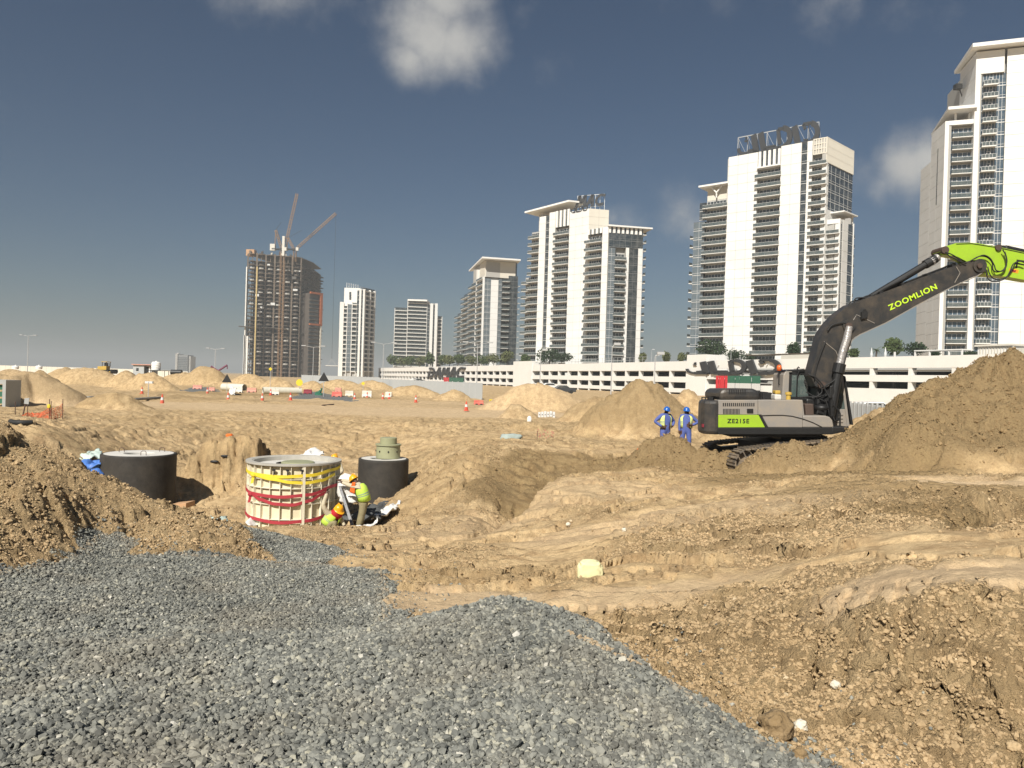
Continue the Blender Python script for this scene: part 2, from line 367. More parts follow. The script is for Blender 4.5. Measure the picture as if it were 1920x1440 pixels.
_g = np.clip(_g, -1.9, 1.6)
def poly_sdf(x, y, poly):
    d = np.full(x.shape, 1e18); ins = np.zeros(x.shape, bool); n = len(poly)
    for i in range(n):
        ax, ay = poly[i]; bx, by = poly[(i + 1) % n]
        ex, ey = bx - ax, by - ay; wx, wy = x - ax, y - ay
        t = np.clip((wx * ex + wy * ey) / (ex * ex + ey * ey + 1e-12), 0, 1)
        d = np.minimum(d, (wx - ex * t) ** 2 + (wy - ey * t) ** 2)
        c = ((ay <= y) & (by > y)) | ((ay > y) & (by <= y))
        ins ^= c & (x < (bx - ax) * (y - ay) / ((by - ay) if by != ay else 1e-12) + ax)
    return np.sqrt(d) * np.where(ins, 1, -1)
GUL = [tuple(Pz(a, b, c)[:2]) for a, b, c in [(1745, 1012, .9), (1800, 1016, .95), (1850, 1000, 1.0), (1900, 985, 1.0), (2000, 950, 1.0), (2000, 925, .85), (1900, 935, .85), (1830, 945, .85), (1775, 965, .85)]]
def base_h(x, y):
    th, l = tolog(x, y)
    a = (th + 1.1) / 2.2 * (len(GT) - 1); b = np.clip(l / 9.0 * (len(GL) - 1), 0, len(GL) - 1.001)
    a = np.clip(a, 0, len(GT) - 1.001); ai = a.astype(int); bi = b.astype(int); fa = a - ai; fb = b - bi
    z = (_g[bi, ai] * (1 - fa) + _g[bi, ai + 1] * fa) * (1 - fb) + (_g[bi + 1, ai] * (1 - fa) + _g[bi + 1, ai + 1] * fa) * fb
    far = sstep(90, 200, np.hypot(x, y)); z = z * (1 - far)
    # the trench that runs from the excavator to the pit: upright near side, raking far side
    yf = np.interp(x, [-.6, .2, .45, 1.0, 1.6, 3.0, 5.8, 7], [14.6, 15.6, 16.6, 19.2, 20.5, 20.8, 21.9, 22.4]); yb = np.interp(x, [-1, .7, 3.6, 7], [24.6, 25.2, 26.9, 27.2])
    t = (yb - y) / (yb - yf); prof = np.clip(t / .72, 0, 1) * (1 - sstep(.90, 1.01, t)); g2 = poly_sdf(x, y, GUL); z = z - .55 * sstep(-.05, .45, g2 + .08 * vnoise(x * 3, y * 3, 77))
    return z - .85 * prof * sstep(-.9, .35, x) * (1 - sstep(5.6, 7.2, x)) * np.interp(x, [0, 2, 6], [1, .95, .6])
HEAPS = []  # px, y of the top, distance, half width px, depth/width, damp, roughness
for h in [(1868, 660, 21.3, 320, .86, .95, 1.0), (1205, 711, 37, 130, .8, .45, .8), (1010, 716, 62, 120, .35, 0, .5), (1120, 742, 47, 70, .8, .15, .8), (1250, 812, 24.3, 95, .4, .9, 1.0), (1335, 850, 23.6, 55, .6, .6, 1), (1480, 826, 21.6, 105, .6, .6, 1),
          (60, 697, 50, 115, .55, .45, .7), (0, 715, 48, 60, .6, .4, .6), (215, 733, 47, 72, .5, .3, .7), (75, 694, 92, 45, .8, .35, .6), (170, 685, 110, 85, .5, 0, .6), (120, 686, 135, 50, .6, 0, .5),
          (388, 683, 135, 55, .7, .35, .6), (345, 696, 150, 55, .6, 0, .5), (280, 698, 92, 60, .5, 0, .6), (235, 694, 100, 45, .6, 0, .6), (470, 698, 125, 55, .6, .1, .5), (520, 706, 120, 40, .6, .1, .5),
          (640, 709, 130, 55, .5, .15, .4), (585, 712, 125, 35, .6, 0, .4), (700, 712, 140, 45, .5, 0, .4), (755, 722, 120, 30, .5, 0, .4), (1290, 724, 56, 45, .6, 0, .5), (1655, 765, 36, 90, .6, .1, .6), (1420, 800, 33, 120, .5, 0, .5),
          (1000, 790, 38, 50, .5, .2, .8), (775, 722, 95, 60, .4, 0, .5), (850, 728, 85, 40, .6, 0, .5), (970, 757, 50, 40, .6, .2, .7), (30, 690, 170, 60, .4, 0, .4), (198, 696, 170, 36, .6, 0, .6)]:
    px, yp, Y, hw, dr, dm, rg = h; p = P(px, yp, Y); b0 = float(base_h(np.array([p.x]), np.array([p.y]))[0])
    HEAPS.append((p.x, p.y, p.z - b0, hw * Y / F, hw * Y / F * dr, dm, rg))
def heaps_h(x, y):
    z = np.zeros_like(x); damp = np.zeros_like(x); rg = np.zeros_like(x)
    for hx, hy, pk, rx, ry, dm, r_ in HEAPS:
        msk = (abs(x - hx) < rx * 1.5) & (abs(y - hy) < ry * 1.5)
        if not msk.any(): continue
        xx = x[msk]; yy = y[msk]
        wob = 1 + .16 * vnoise(xx / rx * 1.6 + hx, yy / rx * 1.6 + hy, 5) + .05 * vnoise(xx / rx * 5, yy / rx * 5, 6)
        d = np.sqrt(((xx - hx) / rx) ** 2 + ((yy - hy) / ry) ** 2 + .035) * wob - .10
        t = np.clip(1 - d, 0, 1); pr = t * (1 + .18 * (1 - t)) * sstep(0, .25, t) ** .35
        an_ = np.arctan2(yy - hy, xx - hx); pr = pr * (1 + .10 * vnoise(xx / rx * 2.7 + hx * 3, yy / rx * 2.7, 15)) + .055 * np.clip(t * 3, 0, 1) * vnoise(an_ * 4.5 + hx, d * 1.5 + hy, 16) * (t < .9)
        z[msk] += pk * pr; damp[msk] = np.maximum(damp[msk], dm * sstep(0, .3, t)); rg[msk] = np.maximum(rg[msk], r_ * sstep(0, .25, t))
    # the block of uncut earth left standing in the pit: nearly upright right end
    mx0, mx1 = P(380, 830, 26.3).x, P(490, 830, 26.3).x; wv = .10 * vnoise(x * 2.3, y * 2.3, 71) + .05 * vnoise(x * 7, y * 7, 72)
    e = np.minimum(np.minimum(sstep(-.10, .10, mx1 - x + wv), sstep(-.8, .6, x - mx0 + wv * 2)), np.minimum(sstep(-.9, .35, y - 25.9 + wv * 3), sstep(0, 2.2, 28.6 - y)))
    z = z + e * np.maximum(0, .24 - .12 * sstep(26, 28.5, y) - base_h(x, y)); rg = np.maximum(rg, .8 * e * (1 - e) * 4)
    return z, damp, rg
def wpoly(l): return [tuple(Pz(a, b, c)[:2]) for a, b, c in l]
G1 = wpoly([(0, 1085, .3), (60, 1068, .3), (120, 1045, .26), (180, 1012, .22), (222, 1003, .22), (270, 1028, .2), (330, 1036, .15), (400, 1042, .12), (480, 1052, .08), (560, 1058, .05), (640, 1066, .05), (712, 1070, .08), (727, 1094, .08), (731, 1135, .12)]) \
   + [(-1.05, 6.85), (-.55, 6.45), (.1, 6.2), (.75, 5.7)] + wpoly([(1075, 1185, .85), (1137, 1212, .85), (1200, 1250, .8), (1250, 1287, .78), (1300, 1331, .75), (1400, 1392, .7), (1480, 1420, .68), (1570, 1450, .66)]) + [(2.4, 1.0), (2.4, -3), (-9, -3), (-9, 6), (-7.2, 7.8)]
G2 = wpoly([(452, 1004, -.35), (520, 1010, -.4), (600, 1025, -.3), (655, 1048, -.1), (600, 1056, 0), (520, 1050, 0), (470, 1030, -.1)])
G3 = wpoly([(540, 748, 0), (580, 734, 0), (620, 740, 0), (672, 748, 0), (660, 754, 0), (610, 750, 0)])
G4 = wpoly([(335, 734, 0), (365, 726, 0), (400, 727, 0), (412, 734, 0), (380, 736, 0)])
TRK = [[tuple(P(a, b, c)[:2]) for a, b, c in q] for q in ([(1050, 930, 17.2), (1250, 945, 16.5), (1420, 960, 14.5)], [(1000, 1110, 8.2), (1250, 1110, 7.8), (1480, 1100, 7.4)], [(1640, 1075, 6.0), (1800, 1085, 5.6), (2050, 1090, 5.3)], [(300, 770, 47), (650, 768, 50), (1000, 772, 48)], [(150, 765, 52), (500, 756, 60), (900, 764, 58)])]
def gravel_mask(x, y):
    w = vnoise(x * 1.3, y * 1.3, 21) * .22 + vnoise(x * 5, y * 5, 22) * .10
    a = sstep(-.10, .06, poly_sdf(x, y, G1) + w); b = sstep(-.12, .1, poly_sdf(x, y, G2) + w)
    c = sstep(-.5, .5, poly_sdf(x, y, G3) + w * 3); d = sstep(-.5, .5, poly_sdf(x, y, G4) + w * 3)
    return np.maximum(np.maximum(a, b), np.maximum(c, d))
DAMPS = [(*P(975, 900, 21.5)[:2], 1.9, 2.6, .9), (*P(1060, 868, 24.4)[:2], 2.4, 2.3, 1), (*P(1230, 865, 24.6)[:2], 3.2, 2.2, 1), (*P(1360, 870, 23.5)[:2], 2.0, 2.0, .9), (*P(1560, 880, 18.0)[:2], 3.4, 2.4, .7), (*P(1700, 930, 13.5)[:2], 2.6, 2.0, .5), (*P(1850, 970, 10.0)[:2], 1.5, 1.4, .95),
         (*P(1400, 870, 21.0)[:2], 2.5, 1.5, .5), (*P(1700, 1250, 4.5)[:2], 1.6, .7, .14), (*P(1350, 1230, 5.3)[:2], 1.2, .6, .2), (*P(150, 930, 10.6)[:2], 3.2, 1.4, .15), (*P(420, 790, 38)[:2], 9, 4, .25), (*P(1050, 780, 42)[:2], 5, 5, .2), (*P(820, 880, 24)[:2], 2.5, 3, .2), (*P(1000, 1040, 9)[:2], 1.5, 1.2, .25),
         (*P(500, 738, 85)[:2], 16, 6, .5), (*P(380, 745, 68)[:2], 14, 4, .4), (*P(900, 752, 68)[:2], 8, 4, .35)]
PALES = [(*P(1850, 1080, 5.3)[:2], 1.3, .55, 1), (*P(1870, 905, 14.3)[:2], 2.6, .8, 1), (*P(1750, 880, 16)[:2], 1.5, 1.0, .7), (*P(1300, 980, 12)[:2], 3, 1.2, .6), (*P(1200, 1110, 7.6)[:2], 1.6, .5, .7), (*P(820, 1110, 8)[:2], 1.2, .6, .9), (*P(1100, 915, 17)[:2], 2.4, 2, .4), (*P(600, 762, 55)[:2], 26, 7, .9), (*P(200, 765, 50)[:2], 12, 3, .7), (*P(50, 812, 14.5)[:2], 3, 1.6, .9), (*P(900, 960, 16)[:2], 2, 2, .5), (*P(1000, 745, 70)[:2], 30, 12, .5)]
def ell(x, y, L):
    o = np.zeros_like(x)
    for cx, cy, rx, ry, a in L:
        d = np.sqrt(((x - cx) / rx) ** 2 + ((y - cy) / ry) ** 2) + .22 * vnoise(x / rx * 1.7, y / rx * 1.7, 31)
        o = np.maximum(o, a * (1 - sstep(.7, 1.15, d)))
    return o
def hz_arr(x, y):
    return base_h(x, y) + heaps_h(x, y)[0]
def surf_z(x, y, r=.06):
    a = np.array([0, r, -r, 0, 0.]); b = np.array([0, 0, 0, r, -r]); return float(np.mean(surface(a + x, b + y, np.full(5, .05))[0]))
def hz(x, y): return float(hz_arr(np.array([float(x)]), np.array([float(y)]))[0])
def surface(x, y, cell):
    """height and masks of the ground, with the lumps that the local grid can carry"""
    b = base_h(x, y); hh, damp, hr = heaps_h(x, y); z = b + hh
    g = gravel_mask(x, y); pale = ell(x, y, PALES) * (1 - damp * .9)
    damp = np.maximum(damp, ell(x, y, DAMPS)); r = np.hypot(x, y)
    rough = np.clip(.50 + .6 * vnoise(x * .35, y * .35, 11) + .35 * vnoise(x * .9, y * .9, 12), .15, 1)
    loose = ell(x, y, [(*P(1620, 1280, 4.5)[:2], 2.3, 1.2, 1), (*P(1400, 1130, 6.2)[:2], 1.6, 1.3, .8), (*P(150, 920, 10.5)[:2], 4, 2.0, 1), (*P(0, 950, 9.5)[:2], 3.5, 2.2, 1), (*P(1500, 980, 10.5)[:2], 3.0, 2.5, .85), (*P(1850, 980, 10)[:2], 2.6, 2.6, 1), (*P(1250, 880, 22)[:2], 4, 1.5, .7), (*P(800, 870, 26)[:2], 4, 6, .5), (*P(400, 850, 29)[:2], 7, 5, .5)])
    rough = np.maximum(np.maximum(rough * .75, loose), hr * .9) * (1 - pale * .72)
    rough = np.maximum(rough, .12)
    def oct_(lam, amp, seed, ridged=False, aniso=1):
        f = 1 - sstep(.25, .6, cell / lam)
        n = vnoise(x / lam * aniso, y / lam, seed)
        if ridged: n = .55 - np.abs(n) * 1.6
        return f * amp * n
    wx = vnoise(x * .8, y * .8, 41) * .5; wy = vnoise(x * .8, y * .8, 42) * .5
    lump = oct_(3.2, .12, 1) + oct_(1.5, .08, 2, True) * .9 + oct_(.7, .055, 3, True)
    n4 = vnoise((x + wx) / .42, (y + wy) / .42, 4); lump = lump + (1 - sstep(.25, .6, cell / .42)) * .05 * (.5 - np.abs(n4) * 1.5)
    lump = lump + oct_(.24, .055, 7, True) + oct_(.13, .045, 8, True) + oct_(.075, .028, 9, True) + oct_(.04, .016, 10)
    farw = sstep(25, 60, r); lump = lump + farw * (oct_(9, .28, 13) + oct_(4, .20, 14, True) + oct_(2, .15, 15, True) + oct_(1.0, .11, 16, True) + oct_(.5, .06, 17, True))
    tn = vnoise((x + wx * .6) / 2.6, (y + wy * .6) / 2.2, 91) * 3.2 + vnoise(x / .6, y / .6, 92) * .30 + vnoise(x / .18, y / .18, 93) * .10
    fr = tn - np.floor(tn); scarp = np.interp(y, [4, 7, 12], [.07, .11, .17]) * (sstep(.46, .54, fr) - fr) * sstep(.25, .6, rough + .25) * (1 - sstep(.10, .3, cell)) * (1 - g)
    soil = lump * rough * np.interp(y, [3, 6, 13, 18], [.52, .62, .78, 1.2]) + scarp
    # dark fissures and scrapes where the ground was cut
    cr = np.abs(vnoise((x + wx) / .55, (y + wy) / .8, 81)); soil = soil - .10 * (1 - sstep(.0, .05, cr)) * (1 - sstep(.25, .5, cell / .12)) * sstep(.35, .7, rough) * sstep(-.1, .3, vnoise(x / 1.7, y / 1.7, 82))
    # wheel ruts and scraper lines on the beaten sand, furrows down the pit's back slope
    rut = .006 * np.sin((y * .9 + x * .25 + vnoise(x * .3, y * .3, 51) * 1.2) * 6.28 / .33) * pale * (r < 40)
    fur = .028 * (1 - sstep(.3, .6, cell / .5)) * vnoise((x * .9 + y * .55) / .3 + 2 * wx, (x * -.5 + y) / 1.6, 52) * (.4 + rough) * sstep(24, 28, y) * (1 - sstep(44, 48, y))
    gr = vnoise(x / .9, y / .9, 61) * .035 + vnoise(x / .35, y / .35, 62) * .015 + (1 - sstep(.3, .6, cell / .06)) * vnoise(x / .05, y / .05, 63) * .008
    trk = np.zeros_like(z)
    for path in TRK:
        for (ax, ay), (bx, by) in zip(path[:-1], path[1:]):
            ex, ey = bx - ax, by - ay; L_ = math.hypot(ex, ey); u_ = ((x - ax) * ex + (y - ay) * ey) / L_; v_ = ((x - ax) * ey - (y - ay) * ex) / L_
            ins = (u_ > 0) & (u_ < L_)
            for o_ in (-.85, .85):
                k_ = np.where(ins, 1 - sstep(.16, .22, np.abs(v_ - o_ + .04 * np.sin(u_ * 2))), 0); trk = trk - k_ * (.035 + .016 * np.sign(np.sin(u_ * 6.283 / .19 + np.abs(v_ - o_) * 9)))
    soil = soil * (1 - .8 * (trk < -.01)); 
    z = z + (soil + rut + fur + trk) * (1 - g) + gr * g * (r < 15) + g * .03
    return z, g, damp, pale, rough
def make_grid(ths, rs, sink=0.0):
    T, Rr = np.meshgrid(ths, rs); x = Rr * np.sin(T); y = Rr * np.cos(T)
    dr = np.gradient(rs)[:, None] * np.ones_like(T); cell = np.maximum(dr * .6, Rr * abs(ths[1] - ths[0]))
    out = surface(x.ravel(), y.ravel(), cell.ravel())
    z = out[0] - sink
    zz = z.reshape(T.shape); gr_ = np.abs(np.gradient(zz, axis=0)) / np.maximum(dr, 1e-6) + np.abs(np.gradient(zz, axis=1)) / np.maximum(Rr * abs(ths[1] - ths[0]), 1e-6)
    am = (np.clip(gr_ - .5, 0, 1.2) * np.clip(1 - Rr / 60, 0, 1)).ravel(); xr, yr = x.ravel(), y.ravel(); k1 = am * (1 - out[1])
    y = (yr + k1 * (.07 * vnoise(xr / .22, z / .12, 95) + .035 * vnoise(xr / .09, z / .05, 96))).reshape(T.shape); x = (xr + k1 * .05 * vnoise(yr / .2, z / .12, 97)).reshape(T.shape)
    n, m_ = T.shape; idx = np.arange(n * m_).reshape(n, m_)
    q = np.stack([idx[:-1, :-1], idx[:-1, 1:], idx[1:, 1:], idx[1:, :-1]], -1).reshape(-1, 4)[:, ::-1]
    return np.stack([x.ravel(), y.ravel(), z], 1), q, out[1:]
rs_ = [1.1]
while rs_[-1] < 7500:
    r_ = rs_[-1]; dl = .0105 if r_ < 2.4 else (.0047 if r_ < 45 else (.007 if r_ < 150 else (.014 if r_ < 260 else .07))); rs_.append(r_ * (1 + dl))
rs_ = np.array(rs_)
V1, Q1, A1 = make_grid(np.linspace(R(-43), R(43), 830), rs_)
rb = np.array([1.1 * 1.22 ** i for i in range(46)])
V2, Q2, A2 = make_grid(np.linspace(R(42.6), R(360 - 42.6), 70), rb, .03)
far_end = rs_[-1]
V3 = np.array([[0, 0, float(surface(np.array([0.]), np.array([1.]), np.array([.1]))[0][0])]] + [[1.12 * math.sin(a), 1.12 * math.cos(a), .98] for a in np.linspace(0, 2 * math.pi, 32, endpoint=False)])
Q3 = [(0, 1 + (i + 1) % 32, 1 + i) for i in range(32)]
verts = np.concatenate([V1, V2, V3]); o1 = len(V1); o2 = o1 + len(V2)
me = bpy.data.meshes.new('ground')
nq = len(Q1) + len(Q2); me.vertices.add(len(verts)); me.vertices.foreach_set('co', verts.ravel())
loops = np.concatenate([Q1.ravel(), (Q2 + o1).ravel(), (np.array(Q3) + o2).ravel()])
me.loops.add(len(loops)); me.loops.foreach_set('vertex_index', loops.astype(np.int32))
starts = np.concatenate([np.arange(nq) * 4, nq * 4 + np.arange(32) * 3]); me.polygons.add(nq + 32); me.polygons.foreach_set('loop_start', starts.astype(np.int32))
me.update(calc_edges=True); me.validate()
me.polygons.foreach_set('use_smooth', [True] * len(me.polygons))
for k, nm in enumerate(('gravel', 'damp', 'pale', 'rough')):
    at = me.attributes.new(nm, 'FLOAT', 'POINT'); at.data.foreach_set('value', np.concatenate([A1[k], A2[k], np.full(33, [1., 0., 0., .3][k])]).astype(np.float32))
ground = bpy.data.objects.new('ground', me); COL.objects.link(ground); tag(ground, kind='structure')
M = bpy.data.materials.new('sandy_soil'); M.use_nodes = True; t = M.node_tree; b = t.nodes['Principled BSDF']
g = N(t, 'ShaderNodeNewGeometry'); pos = g.outputs['Position']
def tnoise(scale, detail=5, rough=.55, dist=0):
    n = N(t, 'ShaderNodeTexNoise'); n.inputs['Scale'].default_value = scale; n.inputs['Detail'].default_value = detail; n.inputs['Roughness'].default_value = rough; n.inputs['Distortion'].default_value = dist
    t.links.new(pos, n.inputs['Vector']); return n.outputs[0]
def attr(nm):
    n = N(t, 'ShaderNodeAttribute', attribute_name=nm); return n.outputs['Fac']
def mrange(v, a, b_, c=0.0, d=1.0):
    n = N(t, 'ShaderNodeMapRange'); t.links.new(v, n.inputs[0])
    for i, q in enumerate((a, b_, c, d)): n.inputs[i + 1].default_value = q
    return n.outputs[0]
nA, nB, nC = tnoise(.35, 6, .6, .4), tnoise(2.3, 8, .65), tnoise(17, 6, .7)
dry = mixc(t, mrange(nA, .35, .65), (.55, .395, .21), (.64, .475, .27))
dry = mixc(t, mrange(nB, .44, .62), dry, (.40, .275, .148))
dry = mixc(t, mrange(tnoise(6, 8, .7), .52, .66, 0, .55), dry, (.30, .20, .105))
damp_c = mixc(t, mrange(nB, .38, .62), (.235, .160, .078), (.345, .245, .122))
dmask = mrange(math_(t, 'ADD', attr('damp'), math_(t, 'MULTIPLY', math_(t, 'SUBTRACT', nB, .5), .5)), .12, .75)
c = mixc(t, dmask, dry, damp_c)
roughm = mrange(attr('rough'), .35, .9, 0, .40)
c = mixc(t, roughm, c, (.52, .375, .20))
c = mixc(t, math_(t, 'MULTIPLY', attr('pale'), .65), c, (.60, .455, .29))
speck = mrange(nC, .30, .72, .80, 1.14)
vm = N(t, 'ShaderNodeVectorMath', operation='SCALE'); t.links.new(c, vm.inputs[0]); t.links.new(speck, vm.inputs['Scale'])
vor = N(t, 'ShaderNodeTexVoronoi'); vor.inputs['Scale'].default_value = 42; t.links.new(pos, vor.inputs['Vector'])
sv = N(t, 'ShaderNodeSeparateColor'); t.links.new(vor.outputs['Color'], sv.inputs[0])
gc = mixc(t, sv.outputs[0], (.09, .095, .093), (.25, .257, .245))
gmask = mrange(math_(t, 'ADD', attr('gravel'), math_(t, 'MULTIPLY', math_(t, 'SUBTRACT', nC, .5), .9)), .35, .6)
t.links.new(mixc(t, gmask, vm.outputs[0], gc), b.inputs['Base Color'])
b.inputs['Roughness'].default_value = .95; b.inputs['Specular IOR Level'].default_value = .15
ab = lambda v: math_(t, 'ABSOLUTE', math_(t, 'SUBTRACT', v, .5))
hgt = math_(t, 'ADD', math_(t, 'MULTIPLY', nB, .12), math_(t, 'ADD', math_(t, 'MULTIPLY', ab(tnoise(7, 6, .7)), -.16), math_(t, 'ADD', math_(t, 'MULTIPLY', ab(nC), -.08), math_(t, 'MULTIPLY', tnoise(60, 3), .014))))
bp = N(t, 'ShaderNodeBump'); bp.inputs['Distance'].default_value = 1.0; t.links.new(hgt, bp.inputs['Height'])
t.links.new(mrange(attr('rough'), 0, .8, .35, 1.0), bp.inputs['Strength'])
t.links.new(bp.outputs[0], b.inputs['Normal'])
me.materials.append(M)

# ------------------------------------------------------------------ scattered stones (stuff: nobody could count them)
def scatter(name, P3, rot, scl, protos, label, tone=None):
    me = bpy.data.meshes.new(name + '_points'); n = len(P3); me.vertices.add(n); me.vertices.foreach_set('co', P3.astype(np.float32).ravel())
    a = me.attributes.new('rot', 'FLOAT_VECTOR', 'POINT'); a.data.foreach_set('vector', rot.astype(np.float32).ravel())
    a = me.attributes.new('scl', 'FLOAT_VECTOR', 'POINT'); a.data.foreach_set('vector', scl.astype(np.float32).ravel())
    a = me.attributes.new('pick', 'INT', 'POINT'); a.data.foreach_set('value', np.random.RandomState(3).randint(0, len(protos), n).astype(np.int32))
    if tone is not None: a = me.attributes.new('tone', 'FLOAT', 'POINT'); a.data.foreach_set('value', tone.astype(np.float32))
    cl = bpy.data.collections.new(name + '_shapes')
    for p_ in protos: cl.objects.link(p_)
    o = bpy.data.objects.new(name, me); COL.objects.link(o); tag(o, label, kind='stuff')
    ng = bpy.data.node_groups.new(name + '_nodes', 'GeometryNodeTree'); ng.is_modifier = True
    ng.interface.new_socket('Geometry', in_out='INPUT', socket_type='NodeSocketGeometry'); ng.interface.new_socket('Geometry', in_out='OUTPUT', socket_type='NodeSocketGeometry')
    gi, go = ng.nodes.new('NodeGroupInput'), ng.nodes.new('NodeGroupOutput')
    ip = ng.nodes.new('GeometryNodeInstanceOnPoints'); ci = ng.nodes.new('GeometryNodeCollectionInfo'); ci.inputs[0].default_value = cl; ci.inputs[1].default_value = True; ci.inputs[2].default_value = True
    def na(nm, ty):
        q = ng.nodes.new('GeometryNodeInputNamedAttribute'); q.data_type = ty; q.inputs[0].default_value = nm; return q.outputs[0]
    ng.links.new(gi.outputs[0], ip.inputs['Points']); ng.links.new(ci.outputs[0], ip.inputs['Instance']); ip.inputs['Pick Instance'].default_value = True
    ng.links.new(na('pick', 'INT'), ip.inputs['Instance Index']); ng.links.new(na('rot', 'FLOAT_VECTOR'), ip.inputs['Rotation']); ng.links.new(na('scl', 'FLOAT_VECTOR'), ip.inputs['Scale'])
    ng.links.new(ip.outputs[0], go.inputs[0])
    md = o.modifiers.new('scatter', 'NODES'); md.node_group = ng
    return o
def rnd_mat(name, stops, rough=.85, bump=.15, bsc=60, dampc=None):
    M = bpy.data.materials.new(name); M.use_nodes = True; t = M.node_tree; b = t.nodes['Principled BSDF']
    oi = N(t, 'ShaderNodeObjectInfo'); rp = N(t, 'ShaderNodeValToRGB'); t.links.new(oi.outputs['Random'], rp.inputs[0]); c = rp.color_ramp
    while len(c.elements) < len(stops): c.elements.new(.5)
    for e, (p, q) in zip(c.elements, stops): e.position = p; e.color = (*q, 1)
    g = N(t, 'ShaderNodeNewGeometry'); n = N(t, 'ShaderNodeTexNoise'); n.inputs['Scale'].default_value = bsc; t.links.new(g.outputs['Position'], n.inputs['Vector'])
    vm = N(t, 'ShaderNodeVectorMath', operation='SCALE'); t.links.new(rp.outputs[0], vm.inputs[0]); t.links.new(math_(t, 'MULTIPLY_ADD', n.outputs[0], .5, .75), vm.inputs['Scale'])
    out = vm.outputs[0]
    nl = N(t, 'ShaderNodeTexNoise'); nl.inputs['Scale'].default_value = 1.3; nl.inputs['Detail'].default_value = 3; t.links.new(g.outputs['Position'], nl.inputs['Vector']); v2 = N(t, 'ShaderNodeVectorMath', operation='SCALE'); t.links.new(out, v2.inputs[0]); t.links.new(math_(t, 'MULTIPLY_ADD', nl.outputs[0], .7, .65), v2.inputs['Scale']); out = v2.outputs[0]
    if dampc:
        at = N(t, 'ShaderNodeAttribute', attribute_name='tone'); at.attribute_type = 'INSTANCER'; out = mixc(t, at.outputs['Fac'], out, dampc)
    t.links.new(out, b.inputs['Base Color']); b.inputs['Roughness'].default_value = rough; b.inputs['Specular IOR Level'].default_value = .3
    return M
m_stone = rnd_mat('crushed_rock', dampc=(.46, .345, .21), stops= [(0, (.105, .108, .098)), (.35, (.165, .168, .150)), (.7, (.240, .242, .212)), (.9, (.305, .30, .252)), (.985, (.36, .345, .27)), (1, (.58, .56, .50))])
m_clod = rnd_mat('soil_clod', [(0, (.38, .272, .15)), (.5, (.44, .318, .18)), (.985, (.49, .36, .205)), (1, (.58, .47, .31))], dampc=(.275, .19, .094))
def proto(name, k, mt, sq, jit, cuts=5):
    out = []
    for i in range(k):
        r3 = random.Random(100 + i + len(name))
        vs, fs = icos(2 if cuts < 3 else 1, jit, i + 1, (1, sq[0] + r3.uniform(-.12, .12), sq[1] + r3.uniform(-.12, .12)))
        # flatten random sides so that the pieces look broken
        for q in range(cuts):
            nrm = Vector((r3.gauss(0, 1), r3.gauss(0, 1), r3.gauss(0, 1))).normalized(); lim = r3.uniform(.45, .7)
            vs = [v - nrm * max(0, v.dot(nrm) - lim) for v in vs]
        me = bpy.data.meshes.new(name); me.from_pydata(vs, [], fs); me.materials.append(mt)
        out.append(bpy.data.objects.new(name, me))
    return out
rs = np.random.RandomState(11)
def on_ground(x, y, cell=.02, lift=0.0):
    z = surface(x, y, np.full_like(x, cell))[0]; return np.stack([x, y, z + lift], 1)
def sample_polar(n, r0, r1, a0, a1, p=1.0):
    u = rs.rand(n); r = (r0 ** p + u * (r1 ** p - r0 ** p)) ** (1 / p) if p else r0 * (r1 / r0) ** u
    a = R(a0) + rs.rand(n) * R(a1 - a0); return r * np.sin(a), r * np.cos(a)
# gravel
X, Y = [], []
for n, r0, r1, a0, a1 in ((240000, 2.1, 6.4, -42, 30), (210000, 6.0, 12.6, -42, -3)):
    x, y = sample_polar(n, r0, r1, a0, a1, 1.6); X.append(x); Y.append(y)
x = np.concatenate(X); y = np.concatenate(Y); gm = gravel_mask(x, y)
k = rs.rand(len(x)) < np.clip(gm * 1.3 - .1, 0, 1); x, y = x[k], y[k]
xs, ys = sample_polar(30000, 3.5, 13, -30, 30, 1.2); gm = gravel_mask(xs, ys) ; sd = np.maximum(poly_sdf(xs, ys, G1), poly_sdf(xs, ys, G2)); k = (gm < .5) & (rs.rand(30000) < np.exp(sd / .32) * .85); x = np.concatenate([x, xs[k]]); y = np.concatenate([y, ys[k]])
n = len(x); size = rs.lognormal(math.log(.0094), .40, n).clip(.0045, .027) * (1 + .1 * sstep(5, 9, np.hypot(x, y)))
P3 = on_ground(x, y, .02, 0); P3[:, 2] += size * rs.uniform(-.1, .75, n)
rot = np.stack([rs.normal(0, .55, n), rs.normal(0, .55, n), rs.rand(n) * 6.28], 1)
gtone = np.clip(.02 + .22 * vnoise(x / .9, y / .9, 101) + .12 * vnoise(x / .3, y / .3, 102), 0, .2) * .5; sx_, sy_ = P(1125, 1285, 4.25)[:2]; cx_, cy_ = P(1090, 1262, 4.35)[:2]
gd = np.hypot((x - sx_) / .22, (y - sy_ + .45 * (x - sx_)) / .05); gtone = np.maximum(gtone, .8 * (gd < 1) * (rs.rand(n) < .55)); sd1 = poly_sdf(x, y, G1); gtone = np.maximum(gtone, np.clip(.55 - sd1 * 3, 0, .5) * (rs.rand(n) < .4) * (sd1 > 0)); print('gravel', n)
scatter('gravel', P3, rot, np.stack([size * 1.15] * 3, 1), proto('gravel_stone', 10, m_stone, (.78, .52), .22), 'grey crushed stone gravel heaped in the foreground', gtone)
